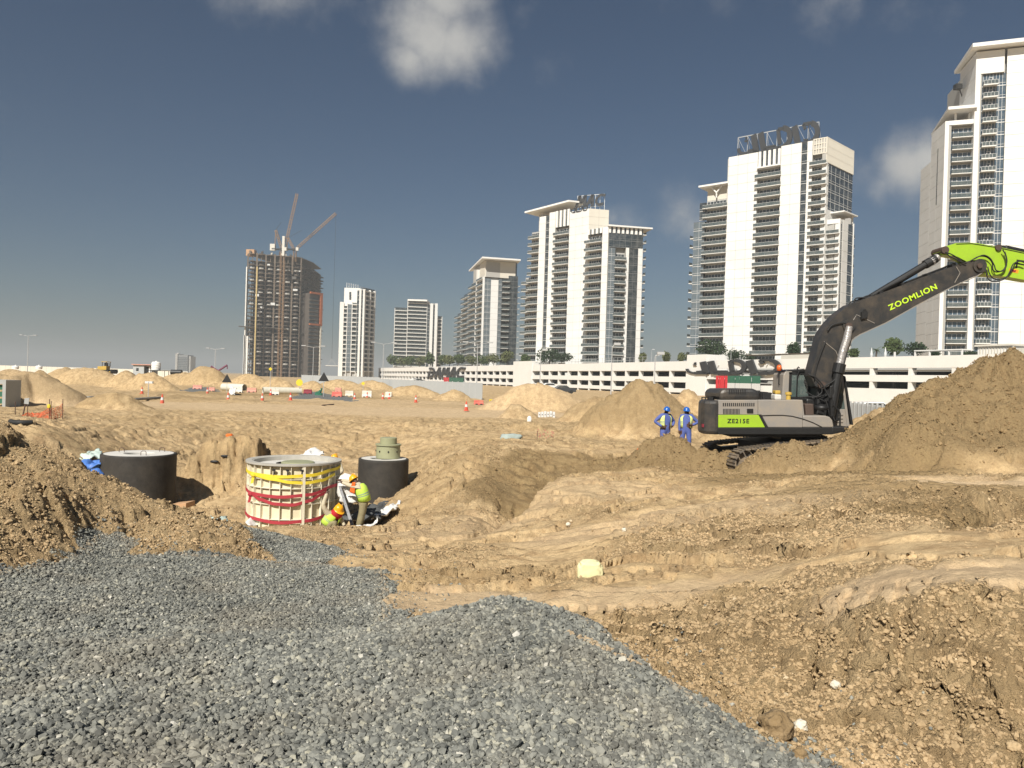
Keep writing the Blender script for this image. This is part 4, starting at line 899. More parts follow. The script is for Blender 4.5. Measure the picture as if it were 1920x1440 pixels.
# ---- rightmost tower
def tower_right():
    Yc = 205; fA, fB = faceAB(1830, 130, Yc, (.24, .971), (.94, -.34)); fh = 3.3; zb = 3.0
    fA = Face(fA.o, (.24, .971), False)
    root = empty('apartment_tower', fA.o, 'tallest white high-rise at the right edge with two roof canopies and blue glass balconies', 'tower')
    A = lambda x, y: fA.s_of(x, y); B = lambda x, y: fB.s_of(x, y); zt = fB.z_of(1845, 96); lb = B(2060, 90); la = A(1812, 200)
    c = fA.o; q = [c - fA.n * REC - fB.n * REC]; 
    core(root, fA, fB, 30, lb, 0, zt - .5, m_greywall)
    # shaded side wall, panelled
    wall_bay(root, fA, 0.02, 13, zb, zt - .02, fh=fh, pw=6); wall_bay(root, fA, 13, 24, zb, zt - 11, fh=fh, pw=6)
    # front
    x0, x1, xm = B(1834, 300), B(1882.5, 300), B(1866, 300); zg = fB.z_of(1858, 137)
    wall_bay(root, fB, 0, B(1884, 120), zg, zt, fh=5, pw=11); wall_bay(root, fB, 0, x0, zb, zg)
    wall_bay(root, fB, x1, lb, zb, zt - .02, fh=fh, pw=4.6)
    mb = MB(); fB.box(mb, x0, x1, -REC - .3, -.85, zb, zg); mb.build('wall', m_dark, root)
    n_ = round((zg - zb) / fh); h = (zg - zb) / n_
    mb = MB(); fB.box(mb, x0, x1, -.8, -.7, zb + .12, zb + h - .12); w = mb.build('window', m_glassb, root); fr = MB(); fB.box(fr, x0, x1, -.8, -.6, zb - .1, zb + .1); fB.box(fr, xm, x1, -.7, -.62, zb + .7, zb + .78)
    for j in range(1, 8): x = x0 + (x1 - x0) * j / 8; fB.box(fr, x - .035, x + .035, -.72, -.64, zb, zb + h)
    fr.build('window_frame', m_frame, w); rep([w], n_, h, root)
    mb = MB(); fB.box(mb, x0 + .6, xm, -.6, 1.0, zb - .15, zb + .15); bl = mb.build('balcony', m_slab, root)
    rl = MB(); fB.box(rl, x0 + .65, xm - .05, .92, .95, zb + .2, zb + 1.15); fB.box(rl, xm - .08, xm - .05, -.6, .92, zb + .2, zb + 1.15); fB.box(rl, x0 + .65, x0 + .68, -.6, .92, zb + .2, zb + 1.15); rl.build('railing', m_rail, bl)
    rl = MB(); fB.box(rl, x0 + .65, xm, .9, .97, zb + 1.15, zb + 1.21)
    for j in range(5): x = x0 + .65 + (xm - x0 - .7) * j / 4; fB.box(rl, x, x + .06, .9, .96, zb + .15, zb + 1.15)
    for x in (x0 + 2.0, x0 + 3.0, xm - 1.2): fB.box(rl, x, x + .1, -.6, -.5, zb + .2, zb + 2.3)
    fB.box(rl, x0 + 2.0, xm - 1.2, -.6, -.5, zb + 2.25, zb + 2.35); rl.build('handrail', m_frame, bl); rep([bl], n_, h, root)
    # roof canopy
    zc = fB.z_of(1860, 84); q = [fB.at(-2.2, 2.2, zc), fB.at(lb + 2, 2.2, zc), fB.at(lb + 2, -18, zc), fB.at(-2.2 - 3, -24, zc)]
    a = Vector(P(1824, 81, Yc - 2)); zc = a.z - 1; b2 = Face(a, fB.t, True)
    kk = Vector(P(1789, 139, 1)); d = ray(1789, 139); k2 = (zc - 2.5) / d.z; far = CAM + d * k2
    mb = MB(); mb.prism([Vector((a.x, a.y, zc)), b2.at(lb + 3, 0, zc), b2.at(lb + 3, -20, zc), Vector((far.x, far.y, zc)) + fB.t * 2, Vector((far.x, far.y, zc))], (0, 0, 1.0)); mb.build('roof_canopy', m_white, root)
    for j in range(6):
        mb = MB(); x = 4 + j * 7; fB.box(mb, x, x + .5, -4, -3.5, zt - 1, zc); mb.build('column', m_white, root)
    mb = MB(); cc = fB.at(B(1888, 90) , -4, zt); mb.lathe(cc, [(2.0, -.5), (2.0, .8), (1.4, 1.8), (0.01, 2.2)], 16); mb.build('roof_dome', m_offwhite, root)
    # lower block to the left
    w0 = fB.at(fB.s_of(1773, 240), -.6, 0); gA, gB = Face(w0, (.20, .98), False), Face(w0, (.94, -.34), True); z2 = gB.z_of(1790, 226); l2 = gB.s_of(1828, 240)
    mb = MB(); gB.box(mb, REC, l2, -30, -REC - .3, 0, z2 - .3); mb.build('wall', m_greywall, root)
    e1, e2 = gA.s_of(1745.5, 295), gA.s_of(1726.5, 320)
    wall_bay(root, gA, 0.02, e1, zb, z2, fh=fh, pw=6); wall_bay(root, gA, e1, e2, zb, gA.z_of(1742, 306), fh=fh, pw=6)
    mb = MB(); gA.box(mb, e1 * .45, e1 * .45 + .5, -2, .05, z2 - 22, z2 - 6); mb.build('window', m_glass, root)
    s_ = gB.s_of(1777.5, 300); wall_bay(root, gB, 0, s_, zb, z2); wall_bay(root, gB, s_, l2, z2 - 1.2, z2 + .02)
    balcony_bay(root, gB, s_ + .05, l2, zb, z2 - 1.3, fh, proj=0.0, gm=m_glassb, over=(-.9, 0))
    mb = MB(); gA.box(mb, e2, e2 + 1.5, -4.5, -1.5, zb - .15, zb + .15); bl = mb.build('balcony', m_slab, root); mb = MB(); gA.box(mb, e2 + 1.4, e2 + 1.5, -4.5, -1.5, zb + .2, zb + 1.3); gA.box(mb, e2, e2 + 1.4, -1.55, -1.5, zb + .2, zb + 1.3); mb.build('railing', m_rail, bl); rep([bl], 20, fh, root)
    a = gB.at(gB.s_of(1776, 209), 1.5, 0); zc = gB.z_of(1776, 209); a.z = zc; d = ray(1746, 255); k2 = (zc - 2.5) / d.z; far = CAM + d * k2; b2 = Face(a, (.94, -.34), True); l3 = l2 - .2
    mb = MB(); mb.prism([Vector((a.x, a.y, zc)), b2.at(l3, 0, zc), b2.at(l3, -18, zc), Vector((far.x, far.y, zc)) + b2.t * 3, Vector((far.x, far.y, zc))], (0, 0, .8)); mb.build('roof_canopy', m_white, root)
    for x in (2.6, l2 - 1.2):
        mb = MB(); gB.box(mb, x, x + .5, -2.6, -2.1, z2 - 1, zc + .1); mb.build('column', m_white, root)
    mb = MB(); q = P(1798, 163, 214); mb.box((q.x - 1.2, q.y - .8, q.z - .7), (q.x + .6, q.y + .8, q.z + .7)); mb.tube([q, q + Vector((2.4, 2, -2.5))], .15, 5); mb.build('floodlight', m_black, root)
    return root
T6 = tower_right()

# ---- two distant white towers
def tower_far(spec):
    """plain stacked storeys: blocks = (px0, px1, py_top, kind)"""
    label, Y0, tB, blocks, base = spec
    p0 = P(blocks[0][0], 700, Y0); root = empty('apartment_tower', (p0.x, p0.y, 0), label, 'tower'); fh = 3.35
    for px0, px1, pyt, kind, dd in blocks:
        f = Face(P(px0, pyt, Y0 + dd), tB, True); l = f.s_of(px1, pyt + 15); z1 = f.z_of((px0 + px1) / 2, pyt)
        mb = MB(); f.box(mb, 0, l, -12, -REC, 0, z1); mb.build('wall', m_greywall if kind != 'w' else m_offwhite, root)
        if kind == 'w': wall_bay(root, f, 0, l, 0, z1, fh=0)
        elif kind == 'g': glass_bay(root, f, 0, l, base, z1 - 1, fh, gm=m_glass, mull=4, band=False)
        elif kind == 'gl': glass_bay(root, f, 0, l, base, z1 - 1, fh, gm=m_glassl, mull=3, band=False)
        else:
            n_ = int((z1 - base - 1) / fh)
            mb = MB(); f.box(mb, 0, l, -REC, .2, base - .35, base + .25); bl = mb.build('balcony', m_slab, root)
            mb = MB(); f.box(mb, .1, l - .1, -REC, -1.3, base + .4, base + fh - .5); mb.build('window', m_glass, bl); mb = MB(); f.box(mb, .1, l - .1, .08, .14, base + .25, base + 1.2); mb.build('railing', m_rail, bl)
            rep([bl], n_ + 1, fh, root)
            mb = MB()
            for x in (0, l - .5): f.box(mb, x, x + .5, -REC, .25, 0, z1)
            mb.build('column', m_slab, root)
    return root
T1 = tower_far(('slim white tower with a roof sign, just right of the unfinished concrete tower', 560, (1, .12),
    [(637.5, 644, 566, 'w', 0), (644, 652, 568, 'b', .5), (652, 660, 568, 'gl', 0), (660, 670, 566, 'b', 0), (670, 674, 543, 'g', -1), (674, 677.5, 541, 'w', -2), (677.5, 681, 542, 'g', -1), (681, 684, 542, 'w', -2)], 6))
f = Face(P(684, 545, 562), (.42, .9), True)
l = f.s_of(703.5, 555); z1 = f.z_of(695, 547); mb = MB(); f.box(mb, 0, l, -14, -REC - .3, 0, z1); mb.build('wall', m_greywall, T1)
mb = MB(); f.box(mb, 0, l, -REC, .4, 6, 6.8); bl = mb.build('balcony', m_slab, T1); mb = MB(); f.box(mb, .3, l - .3, -REC, -1.2, 7, 9); mb.build('window', m_glass, bl); rep([bl], int((z1 - 6) / 3.35) + 1, 3.35, T1)
mb = MB()
for x in (0, l * .5, l - .8): f.box(mb, x, x + .8, -REC, .6, 0, z1 + 1)
mb.build('column', m_slab, T1)
q = P(645, 566, 561); q2 = P(675, 566, 563); z_ = P(650, 540, 562).z; mb = MB(); mb.box((q.x, q.y, q.z - 3), (q2.x, q.y + 12, z_)); mb.build('wall', m_white, T1)
for i in range(3):
    mb = MB(); w_ = P(657, 549 + 5 * i, 560.9); mb.box((w_.x - .8, w_.y - .2, w_.z - 1.1), (w_.x + .6, w_.y + .3, w_.z + .7)); mb.build('window', m_glass, T1)
mb = MB(); a, b_ = P(650, 541, 563), P(703, 548, 590)
for i in range(14): q = a.lerp(b_, i / 13); q.z = a.z - 2; mb.tube([q, q + Vector((0, 0, 6.5 if i < 6 else 4.5))], .18, 4)
for zz in (2, 4.5): mb.tube([Vector((a.x, a.y, a.z + zz - 1)), Vector((b_.x, b_.y, a.z + zz - 2))], .16, 4)
mb.build('sign_frame', m_frame, T1)
a = P(676, 548, 570); b_ = P(703, 553, 590); d_ = Vector((b_.x - a.x, b_.y - a.y, 0)); sign_strokes(T1, Vector((a.x, a.y, a.z + .8)), d_ / 4.8, Vector((0, 0, 3.2)), ARB, 0, .4)
T2 = tower_far(('white block of many even storeys behind the left end of the long car park', 670, (1, .16),
    [(740, 765, 578, 'b', 4), (764.5, 801.5, 563, 'b', 0), (801.5, 807, 569, 'g', 2), (807, 812, 569, 'w', 0), (812, 816, 569, 'g', 2), (816, 820.5, 569, 'w', 0), (820.5, 829, 594, 'b', 6)], 6))
q = P(752, 572, 668); mb = MB(); mb.box((P(764, 572, 668).x, 668, P(782, 563, 668).z - .6), (P(801, 562, 668).x, 690, P(782, 563, 668).z + .8)); mb.build('roof_slab', m_white, T2)

# ---- the unfinished concrete tower with two cranes
def tower_unfinished():
    Y0 = 640; fh = 3.4
    a = P(462, 590, Y0); b_ = P(562, 590, Y0 + 14); c_ = P(585, 590, Y0 + 42); d_ = P(600, 590, Y0 + 80)
    pl = [Vector((v.x, v.y, 0)) for v in (a, b_, c_, d_)]; back = [pl[3] + Vector((-30, 14, 0)), pl[0] + Vector((2, 34, 0))]
    root = empty('unfinished_tower', pl[0], 'unfinished raw concrete tower block under two luffing cranes, leftmost tall tower', 'tower')
    zt = P(500, 477, Y0).z; nfl = int(zt / fh)
    cen = sum(pl + back, Vector()) / 6
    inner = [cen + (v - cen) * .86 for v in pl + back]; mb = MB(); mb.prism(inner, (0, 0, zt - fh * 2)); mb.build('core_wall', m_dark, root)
    # slab outline with rounded balcony bites along the front
    out = []
    L = (pl[1] - pl[0]); t_ = L.normalized(); n_ = Vector((t_.y, -t_.x, 0)); bays = 6
    for i in range(bays):
        for q, o_ in ((0, 0), (.18, .2), (.25, 1.6), (.5, 2.2), (.75, 1.6), (.82, .2)): out.append(pl[0] + L * ((i + q) / bays) + n_ * o_)
    out += [pl[1], pl[2], pl[3]] + back
    mb = MB(); mb.prism(out, (0, 0, .35)); sl = mb.build('floor_slab', m_conc2, root); sl.location.z += fh
    for i in range(1, nfl - 1): dup(sl, (0, 0, fh * i))
    top = MB(); top.prism([p for p in out], (0, 0, .5)); tp = top.build('floor_slab', m_conc2, root); tp.location.z = zt
    # columns, shear walls
    for i in range(bays + 1):
        p = pl[0] + L * (i / bays); w = .75 if i % 2 else .55
        mb = MB(); mb.prism([p - t_ * w + n_ * .1, p + t_ * w + n_ * .1, p + t_ * w - n_ * 3, p - t_ * w - n_ * 3], (0, 0, zt + (1.5 if i % 2 else 0))); mb.build('column', m_conc2, root)
        if i < bays:
            p = pl[0] + L * ((i + .5) / bays); mb = MB(); mb.prism([p - t_ * .35 - n_ * 1, p + t_ * .35 - n_ * 1, p + t_ * .35 - n_ * 3, p - t_ * .35 - n_ * 3], (0, 0, zt)); mb.build('column', m_conc2, root)
    for (u, v) in ((pl[1], pl[2]), (pl[2], pl[3])):
        for i in range(5):
            p = u.lerp(v, (i + .3) / 5); mb = MB(); mb.box((p.x - .5, p.y - .5, 0), (p.x + .5, p.y + .5, zt - 6)); mb.build('column', m_conc2, root)
    # infill block walls and edge boards per floor, uneven
    r_ = random.Random(5)
    for k in range(1, nfl - 1):
        mb = MB(); z = k * fh + .35
        for i in range(bays):
            for h_ in (0, 1):
                if r_.random() < (.75 if k < 16 else .5):
                    s0 = (i + .12 + .42 * h_) / bays; s1 = s0 + .28 / bays * r_.uniform(.5, 1); dd = r_.choice((1.2, 2.2, 2.6)); hh = r_.choice((1.1, 2.4, 2.9))
                    p, q = pl[0] + L * s0, pl[0] + L * s1; mb.prism([p - n_ * dd, q - n_ * dd, q - n_ * (dd + .3), p - n_ * (dd + .3)], (0, 0, hh))
        for i in range(bays): # parapet upstands on balcony edges
            if r_.random() < .8:
                e = [pl[0] + L * ((i + q) / bays) + n_ * o_ for q, o_ in ((.25, 1.6), (.5, 2.2), (.75, 1.6))]; h_ = r_.uniform(.7, 1.2)
                mb.prism([e[0], e[1], e[1] - n_ * .2, e[0] - n_ * .2], (0, 0, h_)); mb.prism([e[1], e[2], e[2] - n_ * .2, e[1] - n_ * .2], (0, 0, h_))
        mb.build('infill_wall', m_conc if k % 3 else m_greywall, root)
        e = MB(); z_ = 0
        for (u, v) in ((pl[1], pl[2]), (pl[2], pl[3])):
            for i in range(5):
                o_ = r_.choice((.3, 1.2, 2.4, 3.6, 4.6)); p, q = u.lerp(v, i / 5), u.lerp(v, (i + .9) / 5); nn = Vector((.9, -.4, 0)); e.prism([p, q, q + nn * o_, p + nn * o_], (0, 0, .4)); e.prism([p, q, q + nn * .3, p + nn * .3], (0, 0, r_.choice((.1, 1.2, 2.4))))
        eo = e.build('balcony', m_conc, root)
        for o in (root.children[-1], root.children[-2]): pass
        eo.location.z += k * fh + .35; 
        bpy.data.objects[mbname(root, 'infill_wall')].location.z += z
    # half clad edges
    for (px0, px1, py0, mt) in ((457, 460.5, 478 + 150, m_white), (462, 465, 630, m_white)):
        p, q = P(px0, py0, Y0 - 2), P(px1, py0, Y0 - 2); mb = MB(); mb.box((p.x, p.y, 0), (q.x, p.y + 1, p.z)); mb.build('cladding_panel', mt, root)
    p, q = P(461.5, 500, Y0 - 2), P(463.5, 500, Y0 - 2); mb = MB(); mb.box((p.x, p.y, 0), (q.x, p.y + .8, p.z)); mb.build('cladding_panel', m_slab, root)
    # podium wing with an orange frame on the right
    ro = Face(P(582, 560, 650), (.55, .83), True); l = ro.s_of(603, 560); z0, z1 = ro.z_of(590, 610), ro.z_of(592, 548)
    mb = MB(); ro.box(mb, 0, l, -12, -1.2, 0, z1 - 1); mb.build('wall', m_conc, root)
    mb = MB(); ro.box(mb, 0, l, -1, .6, z1 - 1.6, z1); ro.box(mb, l - 1.6, l + 1, -1, .6, z0, z1); ro.box(mb, 0, l, -1, .6, z0, z0 + 1.4); mb.build('portal_frame', m_orange_clad, root)
    mb = MB(); ro.box(mb, 0, l - 1.6, -1.1, .1, 3, 3.5); bl = mb.build('balcony', m_conc2, root); mb = MB(); ro.box(mb, 0, l - 2, -1.15, -.9, 3.6, 5.4); mb.build('window', m_glass, bl); rep([bl], int((z1 - 6) / fh), fh, root)
    mb = MB(); ro.box(mb, l - .6, l + .6, -1, .4, 0, z0); mb.build('cladding_panel', m_offwhite, root)
    # construction hoist strip, rooftop formwork
    p = P(482, 500, Y0 - 6); mb = MB(); mb.box((p.x - .5, p.y, 0), (p.x + .5, p.y + 1, p.z)); mb.build('hoist_mast', mat('hoist_yellow', (.50, .38, .16), .6, .1), root)
    p = P(487, 690, Y0 - 4); 
    r_ = random.Random(9)
    for i in range(26):
        s = r_.random(); p = pl[0] + L * s - n_ * r_.uniform(0, 8); h = r_.uniform(1.2, 5.0); w = r_.uniform(.3, 1.6); mb = MB(); mb.box((p.x, p.y, zt + .4), (p.x + w, p.y + w, zt + h)); mb.build('formwork', [m_conc, m_conc2, m_rust, m_offwhite][i % 4], root)
    p = P(470, 474, Y0 + 3); mb = MB(); mb.box((p.x - 4, p.y, p.z - 2.5), (p.x + 3, p.y + 6, p.z + 3)); mb.build('formwork', m_wood, root)
    q = P(474, 600, Y0 - 4); mb = MB(); r_ = random.Random(2)
    for i in range(9):
        s = r_.random(); z = r_.randint(14, nfl - 2) * fh + .4; p = pl[0] + L * s + n_ * .9; m3 = MB(); m3.box((p.x, p.y - .6, z), (p.x + r_.uniform(1.5, 4), p.y + .4, z + r_.uniform(.8, 2.4))); m3.build('debris_sheet', m_fwhite, root)
    z = P(480, 614, Y0).z; mb = MB(); mb.prism([pl[0] - t_ * 6 + n_ * 4, pl[0] + L * .75 + n_ * 4, pl[0] + L * .75, pl[0] - t_ * 6], (0, 0, .6)); o = mb.build('safety_fan', m_conc, root); o.location.z += z
    return root, zt, pl
def mbname(root, nm):
    return [o.name for o in COL.objects if o.parent == root and o.name.split('.')[0] == nm][-1]
TU, ZT, PL = None, 0, None
_reg = {}
_ob = MB.build
def _b2(s, name, *a, **k):
    o = _ob(s, name, *a, **k); _reg[name] = o.name; return o
MB.build = _b2
def mbname(root, nm): return _reg[nm]
TU, ZT, PL = tower_unfinished()
MB.build = _ob

def lattice_beam(mb, a, b, w, seg, r=.14, up=None):
    a, b = Vector(a), Vector(b); d = (b - a); L = d.length; d.normalize(); s = d.cross(Vector((0, 1, 0)) if abs(d.y) < .9 else Vector((1, 0, 0))).normalized(); u = d.cross(s)
    co = [(s * i + u * j) * w / 2 for i, j in ((1, 1), (1, -1), (-1, -1), (-1, 1))]
    for c in co: mb.tube([a + c, b + c], r, 4, False)
    for k in range(seg):
        p, q = a + d * (L * k / seg), a + d * (L * (k + 1) / seg)
        for i in range(4): mb.tube([p + co[i], q + co[(i + 1) % 4]], r * .7, 3, False)
def crane(label, mast_px, mast_py, jib_px, jib_py, Y, base_z, pend, cabw, mastw=2.4, pe=None):
    top = P(mast_px, mast_py, Y); root = empty('tower_crane', (top.x, top.y, base_z), label, 'crane')
    mb = MB(); lattice_beam(mb, (top.x, top.y, base_z), (top.x, top.y, top.z), mastw, int((top.z - base_z) / 3.5), .22); mb.build('mast', m_crane, root)
    tip = P(jib_px, jib_py, Y + 4); mb = MB(); lattice_beam(mb, (top.x + 1.5, top.y, top.z + 2), tip, 1.7, 18, .17); mb.build('jib', m_crane, root)
    mb = MB(); mb.box((top.x - 2.2, top.y - 2, top.z), (top.x + 2.2, top.y + 2, top.z + 1.6)); mb.box((top.x - 9, top.y - 1.6, top.z + .6), (top.x + 2, top.y + 1.6, top.z + 1.5)); mb.build('slewing_deck', m_black, root)
    mb = MB(); mb.box((top.x - 10.5, top.y - 1.6, top.z - .2), (top.x - 6.5, top.y + 1.6, top.z + 4.4 * cabw)); mb.build('counterweight', m_cranew, root)
    mb = MB(); mb.box((top.x + 1.6, top.y - 3.2, top.z - .4), (top.x + 3.8, top.y - 1.4, top.z + 2.4)); mb.build('operator_cab', m_cranew, root)
    ap = Vector((top.x - 6.5, top.y, top.z + pend)); mb = MB(); lattice_beam(mb, (top.x - 1, top.y, top.z + 1.5), ap, 1.6, 6, .22); mb.tube([(top.x - 7, top.y, top.z + 1), ap], .3, 5); mb.build('a_frame', m_crane, root)
    mb = MB(); mb.tube([ap, (top + (tip - top) * .55) if pe is None else ap + Vector(pe)], .14, 4); mb.build('luffing_rope', m_black, root)
    return root, tip
c1, tip1 = crane('tall luffing crane with steep jib and white counterweight, in front of the unfinished tower', 530.5, 470, 557, 363, 628, 0, 17, 1.2, 3.0, (4.5, 0, 7))
a, b_ = P(532, 443, 626), P(540, 480, 626); mb = MB(); mb.box((a.x - .9, a.y - 1, b_.z), (a.x + 1.1, a.y + 1, a.z)); mb.build('white_shroud', m_cranew, c1)
c2, tip2 = crane('second luffing crane with a lower slanting jib, on the roof of the unfinished tower', 553, 470, 630, 400, 652, ZT - 4, 11, .6, 2.2, (12, 0, 7))
hook = P(626, 686, 655); mb = MB(); mb.tube([tip2, Vector((tip2.x, tip2.y, hook.z + 6))], .12, 4); mb.build('hoist_rope', m_black, c2)
mb = MB(); mb.tube([Vector((tip2.x, tip2.y, hook.z + 6)), Vector((tip2.x - 4, tip2.y, hook.z))], .08, 4); mb.tube([Vector((tip2.x, tip2.y, hook.z + 6)), Vector((tip2.x + 4, tip2.y, hook.z))], .08, 4); mb.tube([Vector((tip2.x - 5.5, tip2.y, hook.z)), Vector((tip2.x + 5.5, tip2.y, hook.z))], .35, 5); mb.build('spreader_beam', m_cranew, c2)

# ---- long two storey car park (podium)
PV = Vector((-.378, .926, 0)); PA = P(1990, 662, 118); PF = Face(PA, PV, False)
PROOT = empty('car_park', PA * 1.0, 'long white two-storey open car park running behind the whole site below the towers', 'building'); PROOT.location = (PA.x, PA.y, 0)
def podium():
    f = PF; r = PROOT
    sA = f.s_of(1325, 690); sB = f.s_of(1289, 690); sC = f.s_of(998, 700); sD = f.s_of(963, 700); sE = f.s_of(711, 700)
    segs = [(0, sA, [(9.5, 7.25), (5.86, 4.53), (3.16, -.3)], 9.0), (sB, sC, [(9.5, 6.8), (5.1, 3.5), (1.8, .6)], 8.4), (sD, sE, [(9.5, 6.8), (5.1, 3.5), (1.8, .6)], 8.4)]
    zt = 9.5
    for s0, s1, bands, bw in segs:
        k = max(1, round((s1 - s0) / bw)); w = (s1 - s0) / k
        for bi, (z1, z0) in enumerate(bands):
            mb = MB(); f.box(mb, s0 + .012, s0 + w - .012, -.45, 0, z0, z1); p0 = mb.build('parapet_panel', m_white, r)
            for j in range(1, k): dup(p0, f.t * (w * j))
        mb = MB(); f.box(mb, s0, s0 + .75, -1.4, -.06, 0, 7.5); c0 = mb.build('column', m_white, r)
        for j in range(1, k): dup(c0, f.t * (w * j - .1))
        for z in (bands[1][0] - 1.0, bands[2][0] - 1.0, zt - 2.6):
            mb = MB(); f.box(mb, s0, s1, -30, -.46, z - .3, z); mb.build('floor_slab', m_greywall, r)
        mb = MB(); f.box(mb, s0, s1, -30.4, -30, 0, zt - .5); mb.build('wall', m_greywall, r)
        n2 = int((s1 - s0) / 17)
        mb = MB(); f.box(mb, s0 + 4, s0 + 4.6, -9, -8.4, 0, zt - 1.6); c0 = mb.build('column', m_greywall, r)
        for j in range(1, n2): dup(c0, f.t * (17 * j))
    for s0, s1, z in ((sA, sB, 11.2), (sC, sD, 11.0), (sE, sE + 1.2, 9.5), (-6, -.02, 9.5)):
        mb = MB(); f.box(mb, s0 + .02, s1 - .02, -12, .25, -.3, z); mb.build('stair_core' if z > 10 else 'wall', m_white, r)
    # lower front wall strip near the right, with a door and a dark gateway
    # white letters bay and flag banners
    up = Vector((0, 0, 1))
    return sA, sB, sC, sD, sE
SA, SB, SC, SD, SE = podium()
# podium roof: low wall house, pergola
f = PF
def sgn(px0, px1, py0, py1, strokes, label, d=1.2, shear=0):
    s0, s1 = f.s_of(px0, py0), f.s_of(px1, py0); z0 = f.z_of((px0 + px1) / 2, py0); z1 = f.z_of((px0 + px1) / 2, py1)
    o = f.at(s0, d, z0); rt = empty('sign_lettering', o, label, 'sign'); wdt = (s0 - s1) / 4.75
    sign_strokes(rt, o, -f.t * wdt, Vector((0, 0, z1 - z0)), strokes, 0, -.5, shear=shear)
    mb = MB()
    for i in range(4): s_ = s0 + (s1 - s0) * (i + .5) / 4; f.box(mb, s_ - .1, s_ + .1, 0.02, d - .1, z0 - .3, z0 - .1); f.box(mb, s_ - .1, s_ + .1, 0.02, d - .1, z1 - 1.2, z1 - 1.0)
    mb.build('bracket', m_frame, rt); return rt
sgn(803, 876, 708, 689, LAT, 'large dark letters reading DAMAC on the far left part of the white car park', d=.65, shear=.2)
sgn(1289, 1465, 702, 676, ARB, 'large dark Arabic letters mounted on the white car park wall above the flag banner', d=.65)
def flag(px0, px1, py0, py1, label, d):
    s0, s1 = f.s_of(px0, py1), f.s_of(px1, py1); z0 = f.z_of((px0 + px1) / 2, py0); z1 = f.z_of((px0 + px1) / 2, py1); rt = empty('flag_banner', f.at(s0, d, z0), label, 'flag'); h = z1 - z0; w = s1 - s0
    for nm, a, b_, c, e, mt in (('red_band', 0, .28, 0, 1, m_red), ('green_band', .28, 1, .62, 1, m_fgreen), ('white_band', .28, 1, .28, .62, m_fwhite), ('black_band', .28, 1, 0, .28, m_fblack)):
        mb = MB(); n = 8
        for i in range(n):
            x0, x1 = a + (b_ - a) * i / n, a + (b_ - a) * (i + 1) / n
            f.box(mb, s0 + w * x0, s0 + w * x1, d + .12 * math.sin(i * 1.7), d + .12 * math.sin(i * 1.7) + .05, z0 + h * c, z0 + h * e)
        mb.build(nm, mt, rt)
flag(835, 872, 733, 708, 'red, green, white and black flag banner on the car park below the DAMAC letters', .9)
flag(1348, 1431, 741, 705, 'red, green, white and black flag banner on the car park behind the excavator engine hood', .9)

# ---- trees, palms and furniture on the car park roof
def leaf_cloud(mb, c, rx, ry, rz, n, s, r_):
    for i in range(n):
        while True:
            p = Vector((r_.uniform(-1, 1), r_.uniform(-1, 1), r_.uniform(-1, 1)))
            if p.length < 1 and p.length > r_.random() * .8: break
        k = 1 + .3 * mnoise.noise(p * 2.2 + c * .1); q = c + Vector((p.x * rx * k, p.y * ry * k, p.z * rz * k))
        a = Vector((r_.gauss(0, 1), r_.gauss(0, 1), r_.gauss(0, .8))).normalized(); b2 = a.orthogonal().normalized(); c2 = a.cross(b2); w = s * r_.uniform(.5, 1.2)
        mb.add([q + b2 * w, q + c2 * w * .6, q - b2 * w, q - c2 * w * .6], [(0, 1, 2, 3)])
def tree(px, Y, hpx, wpx, base_z, label, mt, r_, group='trees on the car park roof', name='tree', cat='tree', gpx=None):
    p = P(px, 680, Y); H = hpx * 1.35 * Y / F; Wd = wpx * (1.2 if Y < 250 else 1.6) * Y / F / 2; rt = empty(name, (p.x, p.y, base_z), label, cat, group)
    mb = MB(); mb.tube([(p.x, p.y, base_z - .3), (p.x + .05 * H, p.y, base_z + H * .35), (p.x, p.y, base_z + H * .7)], [H * .035, H * .025, H * .012], 6)
    for i in range(3):
        a = i * 2.1; mb.tube([(p.x + .03 * H, p.y, base_z + H * .3), (p.x + math.cos(a) * Wd * .5, p.y + math.sin(a) * Wd * .5, base_z + H * .65)], [H * .015, H * .006], 5)
    mb.build('trunk', m_bark, rt)
    mb = MB(); k = 4
    for i in range(k):
        c = Vector((p.x + r_.uniform(-.45, .45) * Wd, p.y + r_.uniform(-.4, .4) * Wd, base_z + H * r_.uniform(.5, .75))); leaf_cloud(mb, c, Wd * .68, Wd * .68, H * .33, 190, H * .07, r_)
    mb.build('crown', mt, rt); return rt
def palm(px, Y, hpx, base_z, label, r_):
    p = P(px, 680, Y); H = hpx * Y / F; rt = empty('palm_tree', (p.x, p.y, base_z), label, 'palm tree', 'palms on the car park roof')
    mb = MB(); mb.tube([(p.x, p.y, base_z - .3), (p.x + .1, p.y, base_z + H * .62)], [H * .05, H * .035], 7); mb.build('trunk', m_bark, rt)
    top = Vector((p.x + .1, p.y, base_z + H * .62))
    for i in range(18):
        a = i * 2.4; e = r_.uniform(-.2, 1.2); L = H * .42; mb = MB(); prev = top; d = Vector((math.cos(a) * math.cos(e), math.sin(a) * math.cos(e), math.sin(e))); pts_ = [top]
        for k in range(5): d = (d + Vector((0, 0, -.22))).normalized(); pts_.append(pts_[-1] + d * L / 5)
        for k in range(5):
            a0, b0 = pts_[k], pts_[k + 1]; sd_ = d.cross(Vector((0, 0, 1))).normalized()
            for s_ in (-1, 1):
                for q in (0, .5):
                    m0 = a0.lerp(b0, q); l_ = L * .22 * (1 - k / 6); mb.add([m0, m0 + (b0 - a0) * .35, m0 + sd_ * s_ * l_ + Vector((0, 0, -l_ * .4)) + (b0 - a0) * .5], [(0, 1, 2)])
        mb.build('frond', m_leaf, rt)
    return rt
r_ = random.Random(4); zr = 9.0
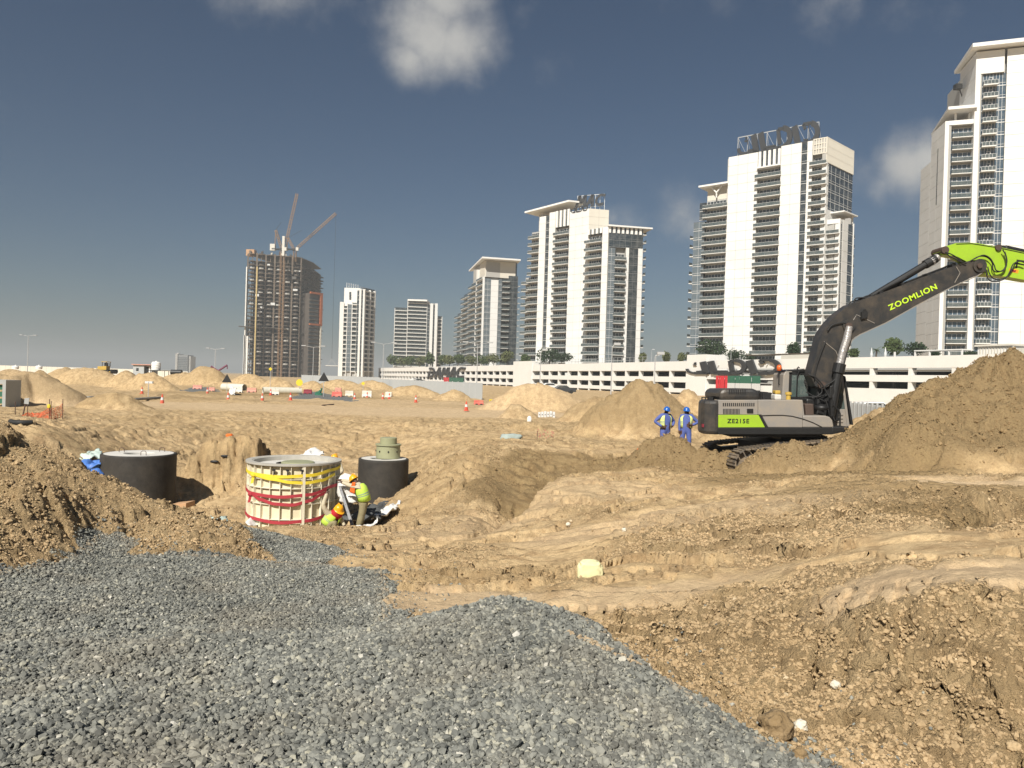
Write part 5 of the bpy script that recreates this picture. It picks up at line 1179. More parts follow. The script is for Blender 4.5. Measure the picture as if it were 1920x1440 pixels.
def ypod(px): return 7.0 * F / (16.6 + .0515 * (px - 711))
def zroof(Y): return 2.5 + 6.6 * 1.0
TREES = [(742, 13, 20, 0, 'leftmost of the row of bushes on the car park roof, below the even-storeyed block'), (756, 11, 18, 2, 'low olive bush on the car park roof below the even-storeyed block'), (770, 12, 20, 0, 'third roof bush from the left, left of the first stair core'), (786, 11, 18, 2, 'bush on the car park roof just left of the DAMAC letters'), (806, 17, 12, 0, 'narrow upright tree on the roof above the D of DAMAC'),
 (826, 12, 16, 0, 'bush on the roof above the first A of DAMAC'), (842, 14, 18, 2, 'bush on the roof above the M of DAMAC'), (858, 13, 18, 0, 'bush on the roof above the C of DAMAC'), (884, 11, 16, 2, 'low bush at the foot of the canopy tower, left of its white stripe'), (902, 12, 20, 0, 'bush at the foot of the canopy tower in front of its pale glass'), (925, 13, 18, 2, 'yellowish bush in front of the white stripe of the canopy tower'), (950, 17, 16, 2, 'taller olive tree in front of the dark right side of the canopy tower'), (986, 13, 12, 0, 'bush squeezed left of the second stair core'),
 (1030, 20, 34, 1, 'broad dark tree at the left foot of the DAMAC-topped tower'), (1052, 13, 26, 1, 'low dark bush right of the broad tree at the DAMAC-topped tower'), (1205, 12, 14, 2, 'small olive tree at the right foot of the DAMAC-topped tower'), (1250, 15, 16, 2, 'lone thin olive tree in the gap between the two big towers'), (1280, 12, 14, 2, 'thin olive tree just left of the third stair core'),
 (1336, 26, 52, 1, 'largest dark round tree right of the third stair core'), (1375, 14, 32, 1, 'low dark bush behind the Arabic car park letters'), (1400, 9, 26, 1, 'flattest dark bush behind the Arabic car park letters'), (1486, 22, 22, 1, 'dark pointed tree just left of the excavator boom'), (1600, 14, 20, 0, 'small green tree in the gap right of the excavator boom'),
 (1675, 27, 36, 0, 'round green tree between the palm and the pergola'), (1712, 20, 40, 1, 'darker tree behind the pergola'), (1752, 12, 22, 1, 'low tree behind the right end of the pergola'), (1818, 9, 26, 1, 'low dark bush in front of the white roof house')]
for px, hp, wp, kd, lb_ in TREES:
    Y = ypod(px) + 12; tree(px, Y, hp + 5, wp, 9.2 if px > 1289 else 9.0, lb_, (m_leaf, m_leafd, m_leafl)[kd], r_)
for px, hp, lb_ in ((1642, 33, 'palm with feathery crown between two parasols right of the boom'), (1517, 26, 'palm half hidden behind the excavator boom'), (1905, 16, 'small palm at the right edge of the roof')):
    palm(px, ypod(px) + 11, hp, 9.2, lb_, r_)
def pbox(mb, f, px0, px1, z0, z1, d0, d1): f.box(mb, f.s_of(px1, 665), f.s_of(px0, 665), d0, d1, z0, z1)
rt = empty('roof_house', f.at(f.s_of(1800, 665), -6, 9.0), 'low white roof house with a slatted upper wall below the tallest tower', 'building')
mb = MB(); pbox(mb, f, 1790, 1853, 8.5, 11.3, -14, -6); mb.build('wall', m_white, rt)
mb = MB(); pbox(mb, f, 1786, 1856, 11.3, 11.6, -14, -5.6); mb.build('roof', m_offwhite, rt)
mb = MB(); pbox(mb, f, 1794, 1796, 9.5, 11.2, -6, -5.9); p0 = mb.build('slat', m_offwhite, rt)
for j in range(1, 12): dup(p0, f.t * -.55 * j)
rt = empty('roof_wall', f.at(f.s_of(1900, 665), -4, 9.0), 'pale grey panelled wall on the roof at the right edge', 'wall')
for j in range(5):
    mb = MB(); pbox(mb, f, 1873 + j * 12, 1884.5 + j * 12, 8.6, 10.7, -4.3, -4); mb.build('panel', m_offwhite, rt)
rt = empty('pergola', f.at(f.s_of(1700, 665), -4, 9.0), 'white post and beam pergola on the car park roof left of the roof house', 'pergola')
for px in (1655, 1693, 1720, 1756, 1780):
    mb = MB(); pbox(mb, f, px, px + 2, 8.6, 10.6, -3.3, -3); mb.build('post', m_white, rt)
mb = MB(); pbox(mb, f, 1693, 1782, 10.6, 10.8, -6, -2.9); mb.build('beam', m_white, rt)
for px, lb_ in ((1634, 'folded white parasol left of the palm on the roof'), (1660, 'folded white parasol right of the palm on the roof')):
    Y = ypod(px) + 4; q = P(px, 665, Y); rt = empty('parasol', (q.x, q.y, 9.0), lb_, 'parasol', 'folded parasols on the roof'); mb = MB(); mb.tube([(q.x, q.y, 8.8), (q.x, q.y, 11.6)], .05, 5); mb.build('pole', m_white, rt); mb = MB(); mb.tube([(q.x, q.y, 9.6), (q.x, q.y, 10.2), (q.x, q.y, 11.7)], [.22, .3, .04], 8); mb.build('canopy', m_fwhite, rt)
rt = empty('roof_screen', f.at(f.s_of(1420, 665), -6, 9), 'long pale fence screen on the roof behind the Arabic letters', 'fence')
mb = MB(); pbox(mb, f, 1428, 1486, 8.8, 11.0, -6.2, -6); mb.build('panel', m_offwhite, rt); mb = MB(); pbox(mb, f, 1364, 1500, 10.9, 11.15, -9, -5.9); mb.build('beam', m_bark, rt)
rt = empty('roof_railing', f.at(f.s_of(1100, 680), -1, 9.4), 'thin mesh railing along the roof edge below the DAMAC-topped tower', 'railing')
mb = MB(); s0, s1 = f.s_of(1208, 680), f.s_of(1062, 684); railgrid(mb, f, s0, s1, -1.0, 9.3, 1.9, 2.5, .04); mb.build('rail', m_pole, rt)
# lamps standing on the roof
def lamp(px, pyt, Y, z0, label, kind=0, r=.09, group='thin lamp posts'):
    q = P(px, pyt, Y); rt = empty('street_lamp', (q.x, q.y, z0), label, 'lamp post', group); mb = MB(); mb.tube([(q.x, q.y, z0 - .3), (q.x, q.y, q.z)], [r * 1.4, r * .8], 6); mb.build('pole', m_pole, rt)
    mb = MB()
    if kind == 0: mb.tube([(q.x - 1.8, q.y, q.z + .25), (q.x, q.y, q.z - .05), (q.x + 1.8, q.y, q.z + .25)], r * .6, 5); mb.box((q.x - 2.4, q.y - .2, q.z + .2), (q.x - 1.5, q.y + .2, q.z + .35)); mb.box((q.x + 1.5, q.y - .2, q.z + .2), (q.x + 2.4, q.y + .2, q.z + .35))
    else: mb.tube([(q.x, q.y, q.z), (q.x + .6, q.y, q.z + .4)], r, 5); mb.box((q.x + .2, q.y - .25, q.z + .2), (q.x + 1.0, q.y + .25, q.z + .5))
    mb.build('lamp_head', m_pole, rt)
lamp(1222, 657, 270, 9.2, 'short lamp with small angled head in the sky gap on the roof', 1, .07); lamp(1231, 668, 260, 9.2, 'shortest thin mast on the roof in the sky gap', 1, .04); lamp(1371, 655, 200, 9.2, 'small lamp in front of the Arabic-signed tower', 1, .06)

# ---- far building, far wall
def far_block():
    rt = empty('far_building', P(342, 690, 1500), 'small hazy grey tower block far away on the left horizon', 'building'); rt.location.z = 0
    for px0, px1, pt, mt, dy in ((329, 333, 663, m_greywall, 0), (333.2, 352, 665, m_far, 2), (352.2, 357.5, 668, m_greywall, 6)):
        a, b_ = P(px0, pt, 1500 + dy), P(px1, pt, 1500 + dy); mb = MB(); mb.box((a.x, 1500 + dy, 0), (b_.x, 1530, a.z)); mb.build('wall', mt, rt)
    a, b_ = P(334, 668, 1501), P(351, 668, 1501)
    for i in range(8):
        z = a.z - 3.4 * (i + 1); mb = MB(); mb.box((a.x, 1501.5, z), (b_.x, 1501.9, z + 1.2)); mb.build('window', m_glass, rt)
far_block()

# ------------------------------------------------------------------ excavator
def pp(pts, Y): return [P(x, y, Y) for x, y in pts]
EX = empty('excavator', (8.75, 24.5, 0), 'large grey and lime tracked excavator with black boom raised over the dirt heap', 'excavator')
YN, YF = 23.2, 25.9
def slab(name, pts, y0, y1, mt, parent=EX, bevel=0, smooth=False):
    mb = MB(); a = pp(pts, y0); mb.prism(a, (0, y1 - y0, 0)); return mb.build(name, mt, parent, bevel=bevel, smooth=smooth)
zc0, zc1 = P(1335, 814.8, YN).z, P(1335, 751, YN).z
mb = MB(); mb.prism([Vector((x, y, zc0)) for x, y in ((P(1346.6, 780, YN).x, YN), (6.18, 23.22), (6.04, 23.32), (5.97, 23.5), (5.97, 23.75), (6.06, 24.2), (6.18, 24.65), (6.33, 25.15), (6.48, 25.5), (6.66, 25.62), (7.0, 25.66), (7.0, 24), (6.7, 23.4))], (0, 0, zc1 - zc0)); mb.build('counterweight', m_excw, EX, bevel=.10)
slab('engine_side_panel', [(1346.9, 750), (1421.4, 749.8), (1421.4, 777.8), (1346.9, 777.8)], YN + .02, YN + .5, m_exgrey, bevel=.02)
slab('lime_panel', [(1347, 778.1), (1422.5, 778), (1434.5, 801.3), (1347, 801.5)], YN, YN + .5, m_lime, bevel=.01)
slab('black_stripe', [(1422.9, 778), (1427, 778), (1440, 801.3), (1434.9, 801.3)], YN - .004, YN + .5, m_exblk)
slab('side_door', [(1421.8, 749.8), (1505.2, 749.8), (1505.2, 801.5), (1440.4, 801.3), (1427.5, 777.8), (1421.8, 777.8)], YN + .01, YN + .5, m_exgrey, bevel=.02)
slab('tool_box', [(1505.6, 779.3), (1548, 779.5), (1556, 782), (1561, 788), (1563.5, 801.5), (1505.6, 801.5)], YN + .01, YN + .9, m_exgrey, bevel=.03)
slab('engine_body', [(1347, 752), (1505, 751.5), (1508, 781), (1562, 782), (1562, 801), (1347, 801)], YN + .45, YF - .35, m_exgrey)
slab('deck_edge', [(1346.7, 801.6), (1565, 801.6), (1592, 801), (1592.5, 808), (1560, 814.8), (1346.7, 814.8)], YN - .01, YF - .35, m_exblk, bevel=.02)
slab('under_deck', [(1363, 814.8), (1540, 814.8), (1535, 820), (1370, 819)], YN + .3, YF - .3, m_exblk)
slab('slew_ring', [(1465, 818), (1552, 818), (1545, 832), (1462, 832)], YN + .7, YF - .7, m_exblk)
mb = MB()   # curved crease line on the side panels
cv = [(1428, 779), (1450, 778.3), (1468, 778.3), (1485, 780), (1505, 785), (1524, 792), (1541, 800.5)]
mb.tube(pp(cv, YN - .005), .012, 4); mb.build('panel_crease', m_exblk, EX)
# louvres: two rows
for row, (x0, x1, y0, y1, k) in enumerate(((1355.5, 1416.5, 755.5, 761.5, 16), (1356, 1388, 766.5, 776, 12))):
    mb = MB(); w = (x1 - x0) / k; mb.prism(pp([(x0, y0), (x0 + w * .5, y0), (x0 + w * .5, y1), (x0, y1)], YN + .005), (0, .03, 0)); l0 = mb.build('louvre_slot', m_exblk, EX)
    st = P(x0 + w, y0, YN) - P(x0, y0, YN)
    for j in range(1, k): dup(l0, st * j)
slab('latch_handle', [(1401, 766.5), (1412.5, 766.5), (1412.5, 774), (1401, 774)], YN - .01, YN + .1, m_exblk)
slab('rear_lamp', [(1317, 795), (1323, 795), (1323, 801), (1317, 801)], YN + .13, YN + .3, m_darkred)
slab('marker_plate', [(1318.5, 763), (1323.5, 763), (1323.5, 773), (1318.5, 773)], YN + .20, YN + .4, m_yelm)
# engine hood with its slots, rounded
mb = MB(); prof = [(1349, 750), (1349.5, 737), (1352, 731), (1360, 728.8), (1412, 728.6), (1421, 731), (1425, 738), (1425.5, 750)]
mb.prism(pp(prof, YN + .25), (0, 1.9, 0)); mb.build('engine_hood', m_excw, EX, bevel=.12)
mb = MB(); mb.prism(pp([(1367, 730.5), (1369, 730.5), (1369, 739), (1367, 739)], YN + .24), (0, .05, 0)); l0 = mb.build('hood_slot', m_exblk, EX); st = P(1371.2, 730, YN) - P(1367, 730, YN)
for j in range(1, 8): dup(l0, st * j)
slab('hood_rail', [(1426, 734), (1440, 735), (1440, 737), (1428, 737), (1428, 750), (1426, 750)], YN + .3, YN + .36, m_exblk)
slab('air_box', [(1430, 735), (1448, 736), (1448, 750), (1430, 750)], YN + .9, YN + 1.6, m_exblk, bevel=.03)
slab('fuel_cap_box', [(1453, 739), (1466, 740), (1466, 749.8), (1453, 749.8)], YN + .5, YN + .9, m_cyconc, bevel=.04)
slab('filter_can', [(1454, 732), (1464, 732), (1464, 739), (1454, 739)], YN + .8, YN + 1.1, m_yelm, bevel=.03)
mb = MB(); q = P(1478, 750, YN + .4); mb.lathe(q, [(.07, 0), (.07, .16), (.10, .17), (.10, .24), (0.01, .26)], 14); mb.build('filler_neck', m_yelm, EX)
# grab rails on the counterweight
mb = MB()
for x in (1316, 1331): mb.tube(pp([(x, 752), (x, 745), (x + 7, 745), (x + 7, 752)], YN + 1.2), .025, 5)
mb.build('lifting_eye', m_exblk, EX)
slab('rear_camera', [(1329, 744), (1337, 744), (1337, 750), (1329, 750)], YN + 1.0, YN + 1.2, m_exblk)
# cab on the far side
CN, CF = 24.85, 25.85
CE = EX
slab('cab_rear_pillar', [(1466, 750), (1469, 703), (1473, 696), (1484, 693), (1487, 697), (1482, 704), (1480, 750)], CN, CF, m_exgrey, bevel=.03)
slab('cab_roof', [(1470, 697), (1476, 692.5), (1560, 692), (1578, 697), (1583, 705), (1578, 703), (1556, 698), (1484, 698)], CN, CF, m_exblk, bevel=.03)
slab('cab_inner_back', [(1483, 698), (1520, 697), (1515, 746), (1480, 750)], CF - .06, CF, m_cabglass)
for pts_ in ([(1480.5, 699), (1485, 699), (1483, 750), (1478.5, 750)], [(1519, 697), (1523, 697), (1519, 752), (1515, 752)], [(1479, 744), (1524, 744), (1524, 752), (1479, 752)], [(1480, 697.5), (1580, 698), (1580, 702), (1480, 701.5)]):
    slab('cab_post', pts_, CN - .03, CN + .08, m_exblk)
slab('cab_side_glass', [(1485, 701), (1519, 701), (1516, 744), (1483, 744)], CN, CN + .02, m_cabglass)
slab('cab_side_glass', [(1524, 702), (1577, 703), (1585, 767), (1524, 767)], CN, CN + .02, m_cabglass)
slab('cab_front_post', [(1576, 699), (1580, 699), (1593, 799), (1588.5, 799)], CN - .02, CF, m_exgrey)
slab('front_guard', [(1582.5, 704), (1586, 706), (1600.5, 797), (1595.5, 796.5)], CN, CF, m_exblk, bevel=.02)
slab('cab_lower_wall', [(1524, 767), (1588, 767), (1591, 801.5), (1524, 801.5)], CN, CF - .05, m_exgrey, bevel=.02)
for j in range(3): slab('cab_step_rib', [(1567, 776 + j * 6.6), (1581, 776 + j * 6.6), (1581, 779 + j * 6.6), (1567, 779 + j * 6.6)], CN - .03, CN, m_exgrey, bevel=.01)
slab('operator_seat', [(1488, 745), (1500, 745), (1502, 720), (1496, 716), (1491, 720)], CN + .3, CN + .75, m_exblk, bevel=.05)
slab('cab_far_wall', [(1480, 740), (1590, 740), (1591, 801), (1480, 801)], CF - .04, CF, m_exblk)
mb = MB()
for pth in ([(1495, 697), (1495, 690), (1497, 688), (1499, 690)], [(1493, 752), (1495, 704), (1499, 693.5), (1506, 692.5), (1511, 696), (1512, 700)]): mb.tube(pp(pth, CN - .12), .022, 5)
mb.build('grab_bar', m_exblk, EX)
q = P(1461, 690, CN + .3); mb = MB(); mb.tube([q - Vector((0, 0, .55)), q], .02, 5); mb.tube([q - Vector((0, 0, .55)), q - Vector((-.3, 0, .6))], .02, 5); mb.build('beacon_mast', m_exblk, EX)
m_beacon = mat('beacon_orange', (.75, .14, .03), .3, .05); mb = MB(); mb.lathe(q, [(0.01, -.1), (.08, -.09), (.085, .03), (.06, .09), (.01, .11)], 14); mb.build('beacon', m_beacon, EX, smooth=True)
# front platform, handrail, lamp
slab('front_step', [(1560, 800), (1592, 800), (1593, 806), (1585, 811), (1560, 811)], YN - .02, YN + .7, m_exblk, bevel=.03)
mb = MB(); mb.tube(pp([(1562, 760), (1566, 763), (1573, 771), (1575, 776), (1575, 800)], YN + .1), .028, 6); mb.build('handrail', m_exblk, EX)
slab('work_lamp', [(1583, 801.5), (1590, 801.5), (1590, 805.5), (1583, 805.5)], YN - .05, YN + .05, m_chrome)
slab('hydraulic_tank', [(1509, 757), (1526, 757), (1527, 779), (1511, 779)], YN + .5, YN + 1.2, m_pin, bevel=.04)
slab('control_valve', [(1512, 748), (1532, 746), (1540, 778), (1512, 779)], YN + 1.2, YN + 1.7, m_exblk, bevel=.05)
mb = MB(); q = P(1540, 764, YN + .5); mb.lathe(q, [(.02, -.1), (.19, -.08), (.23, .0), (.18, .06), (.10, .10), (.02, .12)], 20); mb.build('swing_motor', m_exblk, EX, smooth=True)
slab('mirror', [(1557, 724), (1563, 722), (1565, 735), (1559, 748), (1555, 746)], YN + .1, YN + .16, m_exblk, bevel=.02)
slab('mirror_arm', [(1557, 745), (1562, 745), (1563, 781), (1558, 781)], YN + .15, YN + .25, m_exblk)
slab('swing_post', [(1534, 720), (1566, 716), (1575, 790), (1530, 792)], YN + .95, YN + 1.75, m_exblk, bevel=.05)
# boom
B0, B1 = 24.05, 24.62
boom = [(1520, 704), (1531, 662), (1539, 631), (1545, 619), (1556, 604), (1570, 589), (1594, 571), (1622, 560), (1655, 549), (1705, 530), (1755, 511), (1800, 495), (1822, 487.5), (1840, 488), (1849, 496), (1849, 506), (1843, 513), (1834, 516), (1815, 523), (1785, 537.5), (1755, 553), (1725, 569), (1693, 587), (1661, 605), (1636, 616), (1612, 627), (1603, 632), (1598, 637), (1588, 660), (1575, 688), (1563, 710), (1554, 724), (1541, 730), (1529, 724)]
mb = MB(); n = len(boom); mid = 17
fr = pp(boom, B0); bm = bmesh.new()
vs = [bm.verts.new(v) for v in fr]; bm.faces.new(vs); ret = bmesh.ops.extrude_face_region(bm, geom=bm.faces[:]); bmesh.ops.translate(bm, verts=[e for e in ret['geom'] if isinstance(e, bmesh.types.BMVert)], vec=(0, B1 - B0, 0)); bmesh.ops.recalc_face_normals(bm, faces=bm.faces); bmesh.ops.triangulate(bm, faces=[f_ for f_ in bm.faces if len(f_.verts) > 4])
mb.add([v.co.copy() for v in bm.verts], [tuple(v.index for v in f_.verts) for f_ in bm.faces] if not bm.verts.index_update() else []); bm.free()
BO = mb.build('boom', m_excw, EX)
lower = [(1849, 506), (1834, 516.6), (1785, 538), (1725, 569.5), (1661, 605.5), (1612, 627.5), (1598, 637.5), (1575, 688)]
mb = MB(); mb.tube(pp(lower, B0 - .01), .018, 4); mb.build('weld_seam', m_exgrey, BO)
mb = MB(); mb.tube(pp([(1640, 606), (1606, 590), (1600, 600)], B0 - .005), .012, 4); mb.tube(pp([(1545, 640), (1567, 658), (1573, 672)], B0 - .005), .012, 4); mb.tube(pp([(1793, 500), (1800, 512), (1790, 530)], B0 - .005), .012, 4); mb.build('weld_seam', m_exgrey, BO)
def disc(name, px, py, Y, r, th, mt, parent=EX):
    c = P(px, py, Y); mb = MB(); mb.tube([c, c + Vector((0, th, 0))], r, 20); return mb.build(name, mt, parent)
disc('boom_boss', 1592.6, 610.6, B0 - .06, .20, B1 - B0 + .12, m_excw); disc('boom_pin', 1592.6, 610.6, B0 - .14, .10, B1 - B0 + .28, m_pin); disc('arm_boss', 1838, 498, B0 - .05, .22, B1 - B0 + .1, m_excw); disc('arm_pin', 1838, 498, B0 - .12, .08, B1 - B0 + .24, m_pin); disc('foot_pin', 1542, 722, B0 - .1, .12, B1 - B0 + .2, m_pin)
slab('boom_bracket', [(1616, 585), (1622, 579), (1628, 586), (1626, 596), (1615, 598)], B0 - .08, B0, m_exblk)
# boom cylinders (near and far side)
for Yc, nm in ((B0 - .22, 0), (B1 + .22, 1)):
    mb = MB(); a, b_ = P(1592.6, 612, Yc), P(1573, 690, Yc); mb.tube([a, a.lerp(b_, .3) + Vector((.02, 0, 0)), a.lerp(b_, .62) + Vector((-.01, 0, 0)), b_], [.10, .12, .115, .12], 12); mb.build('boom_cylinder_rod', m_wrap, EX)
    mb = MB(); a, b_ = P(1573.5, 688, Yc), P(1556, 786, Yc); mb.tube([a, a.lerp(b_, .04), a.lerp(b_, .05), b_], [.17, .17, .14, .14], 14); mb.build('boom_cylinder', m_exblk, EX, smooth=False)
    mb = MB(); a = P(1575, 682, Yc); mb.tube([a, P(1571, 699, Yc)], .19, 12); mb.build('cylinder_head', m_exblk, EX)
# arm with its cylinders
A0, A1 = 24.12, 24.55
arm = [(1763, 472), (1766, 465), (1777, 460.5), (1792, 456), (1822, 455), (1832, 456), (1873, 463), (1920, 473), (1975, 486), (2012, 498), (2016, 508), (2008, 514), (1960, 530), (1920, 524.5), (1890, 519), (1850, 515.5), (1843, 512), (1838, 508), (1826, 500), (1808, 488), (1795, 481), (1780, 478.5), (1768, 478.5)]
bm = bmesh.new(); vs = [bm.verts.new(v) for v in pp(arm, A0)]; bm.faces.new(vs); ret = bmesh.ops.extrude_face_region(bm, geom=bm.faces[:]); bmesh.ops.translate(bm, verts=[e for e in ret['geom'] if isinstance(e, bmesh.types.BMVert)], vec=(0, A1 - A0, 0)); bmesh.ops.recalc_face_normals(bm, faces=bm.faces); bmesh.ops.triangulate(bm, faces=[f_ for f_ in bm.faces if len(f_.verts) > 4]); bm.verts.index_update()
mb = MB(); mb.add([v.co.copy() for v in bm.verts], [tuple(v.index for v in f_.verts) for f_ in bm.faces]); bm.free(); AR = mb.build('arm', m_lime, EX)
for pth in ([(1793, 457.5), (1822, 456.5), (1873, 464.5), (1920, 474.5), (2010, 499)], [(1786, 479.5), (1808, 488.5), (1828, 501)]):
    mb = MB(); mb.tube(pp(pth, A0 - .008), .012, 4); mb.build('weld_seam', m_exblk, AR)
disc('arm_cylinder_pin', 1773, 468.5, A0 - .1, .12, A1 - A0 + .2, m_pin); disc('bucket_cylinder_pin', 1873, 464, A0 - .06, .10, A1 - A0 + .12, m_pin)
slab('warning_sticker', [(1893, 503), (1910, 506), (1909, 512.5), (1892, 509.5)], A0 - .006, A0, mat('sticker_orange', (.85, .32, .02), .5))
slab('warning_mark', [(1896, 506), (1899, 503.9), (1902, 507), (1906, 506), (1904, 510.5), (1897, 509.5)], A0 - .009, A0 - .006, m_darkred)
slab('letter_stroke', [(1906.5, 486.5), (1924, 489), (1924, 492), (1909, 489.5), (1909, 493), (1924, 496), (1924, 498.5), (1908.5, 495.5), (1907, 503), (1904, 502.5)], A0 - .006, A0, m_exblk)
mb = MB(); a, b_ = P(1624, 563, 24.33), P(1752, 486, 24.33); mb.tube([a, b_], .115, 14); mb.build('arm_cylinder', m_exblk, EX, smooth=False)
mb = MB(); mb.tube([P(1734, 496.5, 24.33), P(1754, 485, 24.33)], .145, 14); mb.build('cylinder_head', m_exblk, EX)
mb = MB(); mb.tube([P(1745, 490.5, 24.33), P(1758, 482.5, 24.33)], [.15, .13], 12); mb.build('tape_wrapping', m_wrap, EX)
mb = MB(); mb.tube([P(1752, 486, 24.33), P(1773, 469, 24.33)], .055, 12); mb.build('cylinder_rod', m_chrome, EX)
disc('cylinder_foot', 1624, 563, 24.15, .13, .36, m_exblk)
mb = MB(); mb.tube([P(1873, 464, 24.33), P(1882, 466, 24.33), P(1884, 466.5, 24.33), P(1990, 490, 24.33)], [.08, .1, .12, .12], 12); mb.build('bucket_cylinder', m_exblk, EX)
slab('bucket', [(2008, 500), (2040, 520), (2062, 560), (2050, 592), (2010, 600), (1978, 585), (1990, 560), (2000, 530)], A0 - .35, A1 + .35, m_trackm, bevel=.04)
slab('bucket_link', [(1985, 490), (2030, 505), (2040, 525), (2028, 520), (1990, 505)], A0 + .05, A1 - .05, m_exblk)
# hoses and pipes
def hose(pts_, Y, r=.022, parent=EX, mt=m_black, name='hydraulic_hose', sm=6):
    out = []; q = [P(x, y, Y + (z[0] if z else 0)) for x, y, *z in pts_]
    for i in range(len(q) - 1):
        p0, p1, p2, p3 = q[max(i - 1, 0)], q[i], q[i + 1], q[min(i + 2, len(q) - 1)]
        for k in range(sm):
            t_ = k / sm; out.append(.5 * ((2 * p1) + (p2 - p0) * t_ + (2 * p0 - 5 * p1 + 4 * p2 - p3) * t_ ** 2 + (3 * p1 - p0 - 3 * p2 + p3) * t_ ** 3))
    out.append(q[-1]); mb = MB(); mb.tube(out, r, 6); return mb.build(name, mt, parent, smooth=True)
for i, hs in enumerate([
    [(1820, 489), (1835, 481), (1850, 482), (1860, 492), (1862, 506), (1870, 510), (1882, 505), (1888, 490), (1884, 472)],
    [(1826, 486), (1843, 478.5), (1856, 484), (1864, 497), (1868, 507), (1880, 508), (1887, 498), (1886, 480), (1880, 468)],
    [(1849, 505), (1850, 516), (1856, 526), (1868, 528), (1885, 522), (1893, 510), (1900, 495), (1912, 490), (1922, 493)],
    [(1852, 500), (1855, 512), (1862, 522), (1874, 524), (1888, 518), (1898, 505), (1905, 494), (1920, 497)],
    [(1773, 473), (1782, 476), (1793, 482), (1804, 491), (1812, 494)],
    [(1775, 475), (1781, 481), (1792, 486), (1803, 492)]]): hose(hs, A0 - .10 - .03 * (i % 3), .019)
for hs, Y in (([(1515, 700), (1527, 710), (1538, 722), (1541, 735), (1532, 743), (1522, 746)], YN + .5), ([(1517, 703), (1530, 708), (1541, 720), (1551, 738), (1558, 752)], YN + .45), ([(1500, 745), (1515, 744), (1530, 745), (1545, 752)], YN + .6),
    ([(1588, 660), (1580, 690), (1565, 712), (1550, 722), (1540, 728)], B0 - .3), ([(1548, 640), (1538, 665), (1530, 690), (1527, 712)], B0 - .06), ([(1552, 620), (1560, 610), (1578, 605), (1588, 607)], B0 - .06),
    ([(1600, 571), (1604, 560), (1616, 558), (1630, 557), (1660, 540), (1700, 520)], B0 + .1), ([(1604, 573), (1620, 566), (1650, 553), (1700, 535), (1760, 512), (1815, 490)], B0 + .12), ([(1590, 574), (1596, 566), (1610, 562), (1625, 555), (1640, 552)], B0 + .15), ([(1512, 735), (1530, 744), (1550, 741), (1566, 735)], YN + .7), ([(1548, 750), (1553, 765), (1556, 780), (1562, 790)], YN + .4), ([(1556, 748), (1562, 762), (1561, 778), (1566, 790)], YN + .35)):
    hose(hs, Y, .022)
for i, x in enumerate((1652, 1693, 1741, 1788)):
    y = 549 - (x - 1655) * .378; slab('hose_clamp', [(x - 3, y - 4), (x + 4, y - 6), (x + 5, y + 1), (x - 2, y + 4)], B0 + .05, B0 + .35, m_exblk)
mb = MB(); mb.tube(pp([(1606, 566), (1654, 546), (1700, 529), (1790, 494)], B0 + .3), .035, 6); mb.build('hydraulic_pipe', m_exblk, EX)
# lettering as raised flat print
def text_mesh(name, body, p0, p1, height, mt, parent, nrm=Vector((0, -1, 0)), offset=.012, shear=0.0, sx=1.0):
    cu = bpy.data.curves.new('tmp_font', 'FONT'); cu.body = body; cu.size = 1; cu.offset = offset; cu.extrude = .004; cu.shear = shear; cu.resolution_u = 3; cu.space_character = 1.12
    ob = bpy.data.objects.new('tmp_font', cu); COL.objects.link(ob); bpy.context.view_layer.update()
    me_ = bpy.data.meshes.new_from_object(ob.evaluated_get(bpy.context.evaluated_depsgraph_get())); bpy.data.objects.remove(ob)
    xs_ = [v.co.x for v in me_.vertices]; ys_ = [v.co.y for v in me_.vertices]; x0, x1, y0, y1 = min(xs_), max(xs_), min(ys_), max(ys_)
    ax = (p1 - p0); L = ax.length; ax.normalize(); up = nrm.cross(ax) if nrm.cross(ax).z > 0 else ax.cross(nrm); off = wloc(parent)
    for v in me_.vertices:
        x, y, z = v.co; v.co = p0 + ax * ((x - x0) / (x1 - x0) * L) + up * ((y - y0) / (y1 - y0) * height) + nrm * z * 1.0 - off
    me_.name = name; me_.materials.clear(); me_.materials.append(mt); o = bpy.data.objects.new(name, me_); COL.objects.link(o); o.parent = parent; return o
text_mesh('lettering', 'ZOOMLION', P(1668.5, 582.5, B0 - .008), P(1758, 541.5, B0 - .008), .185, m_limetxt, EX, offset=.022)
text_mesh('model_lettering', 'ZE215E', P(1363.5, 793.2, YN - .008), P(1404.5, 793.6, YN - .008), .135, m_exblk, EX, offset=.015)
